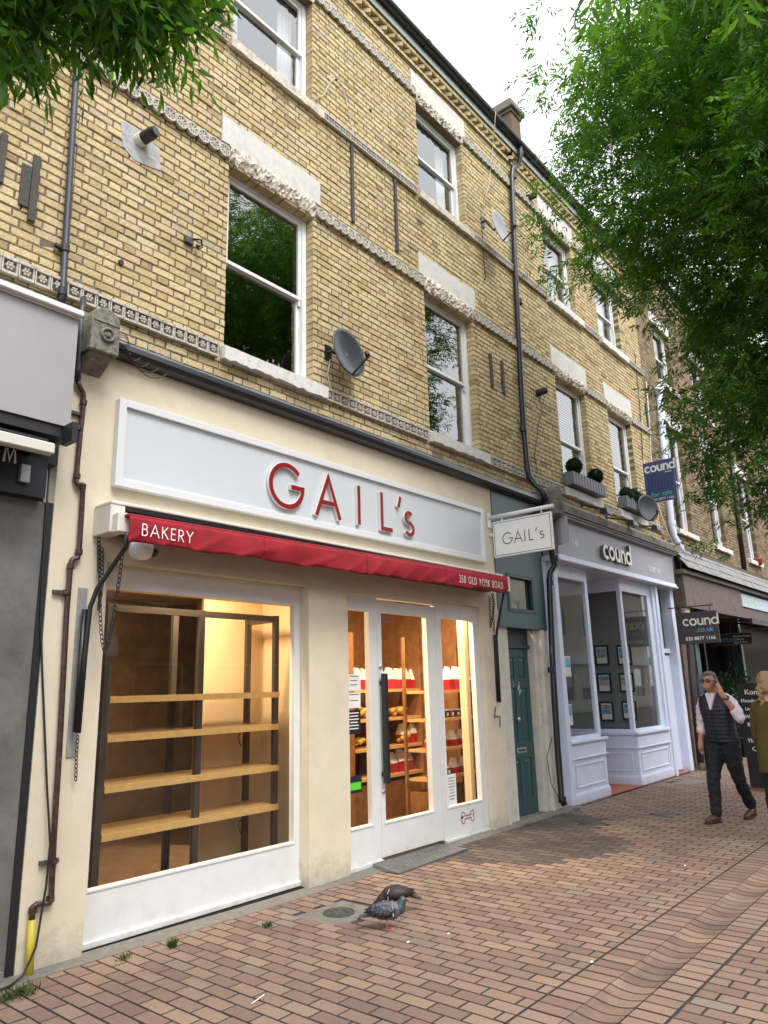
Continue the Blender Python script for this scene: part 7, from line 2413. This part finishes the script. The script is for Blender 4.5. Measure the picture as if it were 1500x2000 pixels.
blob('hair', [], 'hair_grey', man, 0.006, 2, crease=0.02, extra=[(K(0.12, 0.0, 1.70), 0.086, (1.0, 0.96, 0.82)), (K(0.185, 0.0, 1.728), 0.05, (1.0, 1.25, 0.6)), (K(0.085, 0, 1.645), 0.085, (0.75, 0.98, 1.05)), (K(0.12, 0.07, 1.66), 0.03, (1, 0.7, 1.3)), (K(0.12, -0.07, 1.66), 0.03, (1, 0.7, 1.3))])
gl_ = MB()
for s in (-1, 1):
    gl_.tube([K(0.248 + 0.006 * math.cos(a) * 0, s * 0.038 + 0.026 * math.cos(a), 1.648 + 0.017 * math.sin(a)) for a in [q * math.pi / 5 for q in range(11)]], 0.0042, 5)
    gl_.tube([K(0.245, s * 0.064, 1.652), K(0.13, s * 0.084, 1.648)], 0.004, 5)
gl_.tube([K(0.249, -0.012, 1.652), K(0.249, 0.012, 1.652)], 0.004, 5)
gl_.build('glasses', 'glasses', man)
MB().ball(K(0.262, 0, 1.563), 0.018, 8, 5, (0.4, 1.3, 0.28)).build('mouth', 'lips', man)
for s in (-1, 1):
    MB().ball(K(0.236, s * 0.034, 1.645), 0.011, 8, 6, (0.7, 1.3, 0.6)).build('eye', 'glasses', man)
    MB().ball(K(0.240, s * 0.036, 1.672), 0.012, 8, 5, (0.6, 1.9, 0.35)).build('eyebrow', 'hair_grey', man)
rings = []
for i in range(41):
    t = i / 40
    u = 0.90 + 0.60 * t
    q = 0.009 * abs(math.sin((u - 0.90) / 0.047 * math.pi)) if u < 1.37 else 0.003
    w = float(np.interp(u, [0.90, 1.0, 1.12, 1.30, 1.40, 1.455, 1.50], [0.182, 0.178, 0.175, 0.20, 0.212, 0.19, 0.105])) + q
    df = float(np.interp(u, [0.90, 1.05, 1.30, 1.42, 1.50], [0.128, 0.135, 0.135, 0.095, 0.06])) + q
    db = float(np.interp(u, [0.90, 1.05, 1.30, 1.42, 1.50], [0.12, 0.11, 0.125, 0.11, 0.07])) + q
    rings.append((K(0.005 + 0.055 * t, 0.0, u), w, df, db))
loft('gilet', rings, 'gilet', man, Fd, Ld, 32)
blob('gilet_collar', [[(K(0.09, 0.07, 1.44), 0.028), (K(0.075, 0.075, 1.50), 0.022)], [(K(0.09, -0.07, 1.44), 0.028), (K(0.075, -0.075, 1.50), 0.022)], [(K(0.04, -0.06, 1.49), 0.024), (K(0.02, 0, 1.50), 0.024), (K(0.04, 0.06, 1.49), 0.024)]], 'gilet', man, 0.009, 3)
MB().hexa([tuple(K(f, l, u)) for (f, l, u) in ((0.205, -0.006, 1.30), (0.205, 0.006, 1.30), (0.12, 0.01, 1.30), (0.12, -0.01, 1.30), (0.172, -0.062, 1.495), (0.172, 0.062, 1.495), (0.08, 0.07, 1.52), (0.08, -0.07, 1.52))]).build('shirt_front', 'shirt', man)
MB().tube([K(0.198, 0, 1.28), K(0.19, 0, 1.1), K(0.165, 0, 0.93)], 0.005, 5).build('zip', 'black_metal', man)
blob('sleeve', [[(K(0.035, -0.085, 1.425), 0.078), (K(0.03, -0.165, 1.40), 0.072), (K(0.025, -0.215, 1.32), 0.066), (K(0.0, -0.245, 1.15), 0.062), (K(0.02, -0.25, 1.07), 0.056), (K(0.025, -0.25, 1.045), 0.058)]], 'shirt', man, 0.010, 4, crease=0.03)
blob('sleeve', [[(K(0.035, 0.085, 1.425), 0.078), (K(0.03, 0.165, 1.40), 0.072), (K(0.055, 0.235, 1.31), 0.066), (K(0.10, 0.305, 1.20), 0.062), (K(0.125, 0.275, 1.26), 0.055), (K(0.13, 0.268, 1.275), 0.057)]], 'shirt', man, 0.010, 4, crease=0.03)
MB().lathe([(0.036, -0.012), (0.041, -0.012), (0.041, 0.012), (0.036, 0.012)], 14, K(0.178, 0.192, 1.425), cap=False).build('watch', 'watch', man)
blob('trousers', [
    [(K(0, -0.085, 0.93), 0.118), (K(0.09, -0.09, 0.70), 0.098), (K(0.175, -0.09, 0.50), 0.080), (K(0.235, -0.07, 0.25), 0.067), (K(0.265, -0.06, 0.115), 0.064)],
    [(K(0, 0.085, 0.93), 0.118), (K(-0.01, 0.095, 0.70), 0.098), (K(-0.065, 0.10, 0.50), 0.080), (K(-0.20, 0.10, 0.27), 0.067), (K(-0.275, 0.10, 0.16), 0.063)],
    [(K(0, -0.06, 0.96), 0.115), (K(0, 0.06, 0.96), 0.115)]], 'jeans_dark', man, 0.011, 4, crease=0.035)
for nm, a, b, lift in (('shoe', K(0.255, -0.058, 0.05), K(0.44, -0.085, 0.035), 0), ('shoe', K(-0.30, 0.10, 0.075), K(-0.13, 0.10, 0.036), 0)):
    o = blob(nm, [[(a + Vector((0, 0, 0.035)), 0.047), (a, 0.046), (a.lerp(b, 0.5) + Vector((0, 0, 0.005)), 0.045), (b, 0.035)]], 'shoe_brown', man, 0.009, 4)
    d_ = (b - a).normalized()
    s_ = Vector((-d_.y, d_.x, 0)).normalized() * 0.044
    z0a, z0b = max(a.z - 0.05, 0.0), max(b.z - 0.035, 0.0)
    pa, pb = a - d_ * 0.04, b + d_ * 0.03
    MB().hexa([(pa - s_).to_tuple()[:2] + (z0a,), (pb - s_ * 0.8).to_tuple()[:2] + (z0b,), (pb + s_ * 0.8).to_tuple()[:2] + (z0b,), (pa + s_).to_tuple()[:2] + (z0a,),
               (pa - s_).to_tuple()[:2] + (z0a + 0.02,), (pb - s_ * 0.8).to_tuple()[:2] + (z0b + 0.018,), (pb + s_ * 0.8).to_tuple()[:2] + (z0b + 0.018,), (pa + s_).to_tuple()[:2] + (z0a + 0.02,)]).build('sole', 'shoe_sole', o, bevel=0.008)

# ---- woman in an olive jumper walking away
wc = G(1544, 1652)
K, Fd, Ld = frame_at((wc.x, wc.y, 0.0), (0.97, -0.05))
wom = blob('person', [
    [(K(0, 0, 0.95), 0.12), (K(0, 0, 1.10), 0.11), (K(0, 0, 1.30), 0.12), (K(0.0, 0, 1.42), 0.06), (K(0.01, 0, 1.50), 0.05), (K(0.02, 0, 1.56), 0.07)],
    [(K(0, 0.13, 1.36), 0.05), (K(0.01, 0.172, 1.10), 0.036), (K(0.09, 0.19, 0.88), 0.028), (K(0.10, 0.19, 0.80), 0.032)],
    [(K(0, -0.13, 1.36), 0.05), (K(0.02, -0.172, 1.10), 0.036), (K(0.12, -0.19, 0.90), 0.028), (K(0.15, -0.19, 0.83), 0.032)],
    [(K(0, 0.085, 0.90), 0.095), (K(-0.02, 0.085, 0.48), 0.058), (K(-0.08, 0.085, 0.09), 0.038), (K(0.04, 0.09, 0.035), 0.032)],
    [(K(0, -0.085, 0.90), 0.095), (K(0.12, -0.085, 0.50), 0.058), (K(0.14, -0.085, 0.09), 0.038), (K(0.26, -0.09, 0.035), 0.032)],
], 'skin', None, 0.011, 5, extra=[(K(0.03, 0, 1.60), 0.1, (0.84, 0.80, 1.1)), (K(0.11, 0, 1.55), 0.05, (0.9, 0.85, 0.8)), (K(0.135, 0, 1.58), 0.015, (1, 1, 1.4))])
tag(wom, 'woman in an olive green jumper with a blond plait, walking away', 'person')
for s in (1, -1):
    hd = [[(K(0.09 if s > 0 else 0.12, 0.19 * s, 0.88), 0.026), (K(0.105 if s > 0 else 0.155, 0.19 * s, 0.81), 0.032)]]
    for j in range(4):
        fx = (0.075 if s > 0 else 0.125) + 0.017 * j
        hd.append(finger([K(fx, 0.19 * s, 0.785), K(fx + 0.008, 0.182 * s, 0.745), K(fx + 0.006, 0.174 * s, 0.72)], 0.0095))
    hd.append(finger([K((0.13 if s > 0 else 0.18), 0.19 * s, 0.82), K((0.15 if s > 0 else 0.2), 0.185 * s, 0.785)], 0.0105))
    blob('hand', hd, 'skin', wom, 0.006, 3)
blob('hair', [], 'hair_blond', wom, 0.007, 2, crease=0.015, extra=[(K(-0.005, 0, 1.635), 0.105, (0.92, 0.92, 0.98)), (K(-0.045, 0, 1.57), 0.075, (0.8, 1.0, 1.0))])
pl = MB()
for k in range(9):
    u = 1.58 - 0.027 * k
    s = 1 if k % 2 else -1
    pl.ball(K(-0.105 + 0.006 * abs(k - 4) * 0.5, 0.055 + 0.010 * s - 0.002 * k, u), 0.026 - 0.001 * k, 10, 7, (0.85, 1.0, 1.0))
pl.build('plait', 'hair_blond', wom, smooth=True)
rings = []
for i in range(25):
    t = i / 24
    u = 0.70 + 0.76 * t
    w = float(np.interp(u, [0.70, 0.78, 0.95, 1.12, 1.30, 1.38, 1.43, 1.46], [0.18, 0.185, 0.175, 0.162, 0.172, 0.155, 0.10, 0.07])) + 0.004 * math.sin(i * 1.7)
    db = float(np.interp(u, [0.70, 0.9, 1.1, 1.3, 1.42, 1.46], [0.16, 0.165, 0.135, 0.14, 0.09, 0.06])) + 0.004 * math.sin(i * 2.3)
    rings.append((K(0, 0, u), w, db * 0.9, db))
loft('jumper', rings, 'olive_knit', wom, Fd, Ld, 32)
for s in (1, -1):
    e = 0 if s > 0 else 0.05
    blob('sleeve', [[(K(0, 0.12 * s, 1.36), 0.070), (K(-0.005, 0.155 * s, 1.24), 0.062), (K(0.01, 0.175 * s, 1.08), 0.054), (K(0.07 + e, 0.185 * s, 0.96), 0.048), (K(0.09 + e, 0.19 * s, 0.90), 0.044)]], 'olive_knit', wom, 0.011, 4, crease=0.025)
blob('scarf', [[(K(-0.02, 0.055, 1.45), 0.035), (K(-0.055, 0.0, 1.43), 0.038), (K(-0.02, -0.055, 1.45), 0.035), (K(0.05, 0, 1.45), 0.035), (K(-0.02, 0.055, 1.45), 0.035)]], 'skin', wom, 0.009, 3)
blob('trousers', [
    [(K(0, 0.08, 0.88), 0.115), (K(-0.01, 0.085, 0.66), 0.092), (K(-0.025, 0.085, 0.46), 0.074), (K(-0.07, 0.085, 0.16), 0.058)],
    [(K(0, -0.08, 0.88), 0.115), (K(0.06, -0.085, 0.66), 0.092), (K(0.115, -0.085, 0.48), 0.074), (K(0.135, -0.085, 0.16), 0.058)]], 'jeans_dark', wom, 0.011, 4, crease=0.03)
for (f, l) in ((-0.078, 0.085), (0.138, -0.085)):
    MB().lathe([(0.052, -0.022), (0.062, -0.024), (0.064, 0.022), (0.056, 0.024)], 16, K(f, l, 0.135), cap=False).build('cuff', 'jeans_cuff', wom, smooth=True)
    a, b = K(f - 0.01, l, 0.048), K(f + 0.16, l + 0.005, 0.036)
    blob('shoe', [[(a + Vector((0, 0, 0.02)), 0.044), (a, 0.046), (b, 0.036)]], 'text_white', wom, 0.009, 4)

# ---- pigeons
mat('pigeon_grey', (0.11, 0.12, 0.15), 0.6, noise=(45, 0.3)); mat('pigeon_dark', (0.016, 0.017, 0.024), 0.55, noise=(60, 0.4), stain=(85, (0.35, 0.36, 0.40), 0.8))
mat('pigeon_green', (0.035, 0.065, 0.07), 0.35); mat('pigeon_leg', (0.50, 0.16, 0.13), 0.6); mat('pigeon_brown', (0.026, 0.020, 0.018), 0.6, noise=(50, 0.4)); mat('pigeon_white', (0.62, 0.62, 0.62), 0.7)
def pigeon(origin, F, peck, label, cols):
    K, Fd, Ld = frame_at(origin, F)
    bc_, wcol, ncol = cols
    if peck:
        spine = [(K(-0.10, 0, 0.125), 0.028), (K(-0.04, 0, 0.14), 0.052), (K(0.035, 0, 0.125), 0.058), (K(0.085, 0, 0.095), 0.04), (K(0.125, 0, 0.065), 0.026), (K(0.148, 0, 0.052), 0.023)]
        hd, bk = K(0.150, 0, 0.050), K(0.178, 0, 0.022)
        tail = ((-0.09, 0.125), (-0.215, 0.09))
    else:
        spine = [(K(-0.105, 0, 0.10), 0.026), (K(-0.045, 0, 0.112), 0.052), (K(0.035, 0, 0.118), 0.060), (K(0.085, 0, 0.135), 0.044), (K(0.105, 0, 0.168), 0.030), (K(0.112, 0, 0.188), 0.025)]
        hd, bk = K(0.116, 0, 0.192), K(0.158, 0, 0.182)
        tail = ((-0.09, 0.10), (-0.205, 0.082))
    o = blob('pigeon', [spine], bc_, None, 0.006, 4)
    tag(o, label, 'pigeon', 'pigeons feeding on the paving')
    i0 = 3
    blob('neck', [[(spine[3][0] + Fd * 0.004, spine[3][1] * 1.03), (spine[4][0], spine[4][1] * 1.06), (spine[5][0], spine[5][1] * 1.05)]], ncol, o, 0.005, 3)
    MB().tube([hd, bk], [0.009, 0.003], 8).build('beak', 'black_metal', o, smooth=True)
    MB().ball(hd.lerp(bk, 0.35) + Vector((0, 0, 0.006)), 0.006, 8, 5).build('cere', 'pigeon_white', o)
    for s in (1, -1):
        MB().ball(hd + Ld * 0.021 * s + Vector((0, 0, 0.004)), 0.0045, 8, 5).build('eye', 'pigeon_leg', o)
        w = MB()
        n = 12
        z0_ = spine[2][0].z
        pts = [(0.075, 0.0, 0.0), (0.05, 0.035, 0.0), (-0.02, 0.045, 0.0), (-0.09, 0.028, 0.0), (-0.165, 0.0, 0.0), (-0.09, -0.028, 0.0), (-0.01, -0.045, 0.0), (0.055, -0.03, 0.0)]
        base = len(w.v)
        for (f, h, _) in pts:
            bul = 0.062 - 0.22 * max(0.0, -f - 0.02) - 0.12 * abs(h)
            w.v.append(tuple(K(f - 0.005, s * max(bul, 0.012), (z0_ + 0.012 + h + (0.06 * f if not peck else -0.02 * f)) - origin[2])))
        w.v.append(tuple(K(-0.01, s * 0.070, z0_ + 0.012 - origin[2])))
        for k in range(8):
            w.f.append((base + k, base + (k + 1) % 8, base + 8)); w.m.append(0)
        wo = w.build('wing', wcol, o, smooth=True)
        so = wo.modifiers.new('thick', 'SOLIDIFY'); so.thickness = 0.008
        MB().tube([K(0.045, s * 0.0665, z0_ - 0.02 - origin[2]), K(0.05, s * 0.068, z0_ + 0.02 - origin[2]), K(0.035, s * 0.066, z0_ + 0.05 - origin[2])], 0.0035, 5).build('wing_bar', 'pigeon_white', o)
        ft = K(0.01, s * 0.022, 0.0)
        MB().tube([K(0.0, s * 0.022, 0.075), K(-0.008, s * 0.022, 0.035), ft + Vector((0, 0, 0.004))], [0.008, 0.005, 0.004], 6).tube([ft + Vector((0, 0, 0.004)), K(0.045, s * 0.03, 0.003)], 0.0035, 5).tube([ft + Vector((0, 0, 0.004)), K(0.042, s * 0.010, 0.003)], 0.0035, 5).tube([ft + Vector((0, 0, 0.004)), K(-0.018, s * 0.022, 0.003)], 0.0035, 5).build('leg', 'pigeon_leg', o, smooth=True)
    (f0, u0), (f1, u1) = tail
    MB().hexa([tuple(K(f, l, u)) for (f, l, u) in ((f0, -0.022, u0 - 0.008), (f0, 0.022, u0 - 0.008), (f1, 0.032, u1 - 0.005), (f1, -0.032, u1 - 0.005), (f0, -0.022, u0 + 0.012), (f0, 0.022, u0 + 0.012), (f1, 0.032, u1 + 0.003), (f1, -0.032, u1 + 0.003))]).build('tail', wcol, o, bevel=0.003)
    return o
p1, p2 = G(757, 1811), G(770, 1777)
pigeon((p1.x, p1.y, p1.z + 0.002), (0.62, -0.78), False, 'speckled grey pigeon standing with its head up', ('pigeon_grey', 'pigeon_dark', 'pigeon_green'))
pigeon((p2.x, p2.y, p2.z + 0.002), (-0.66, 0.75), True, 'dark brown pigeon pecking at the paving', ('pigeon_brown', 'pigeon_brown', 'pigeon_brown'))
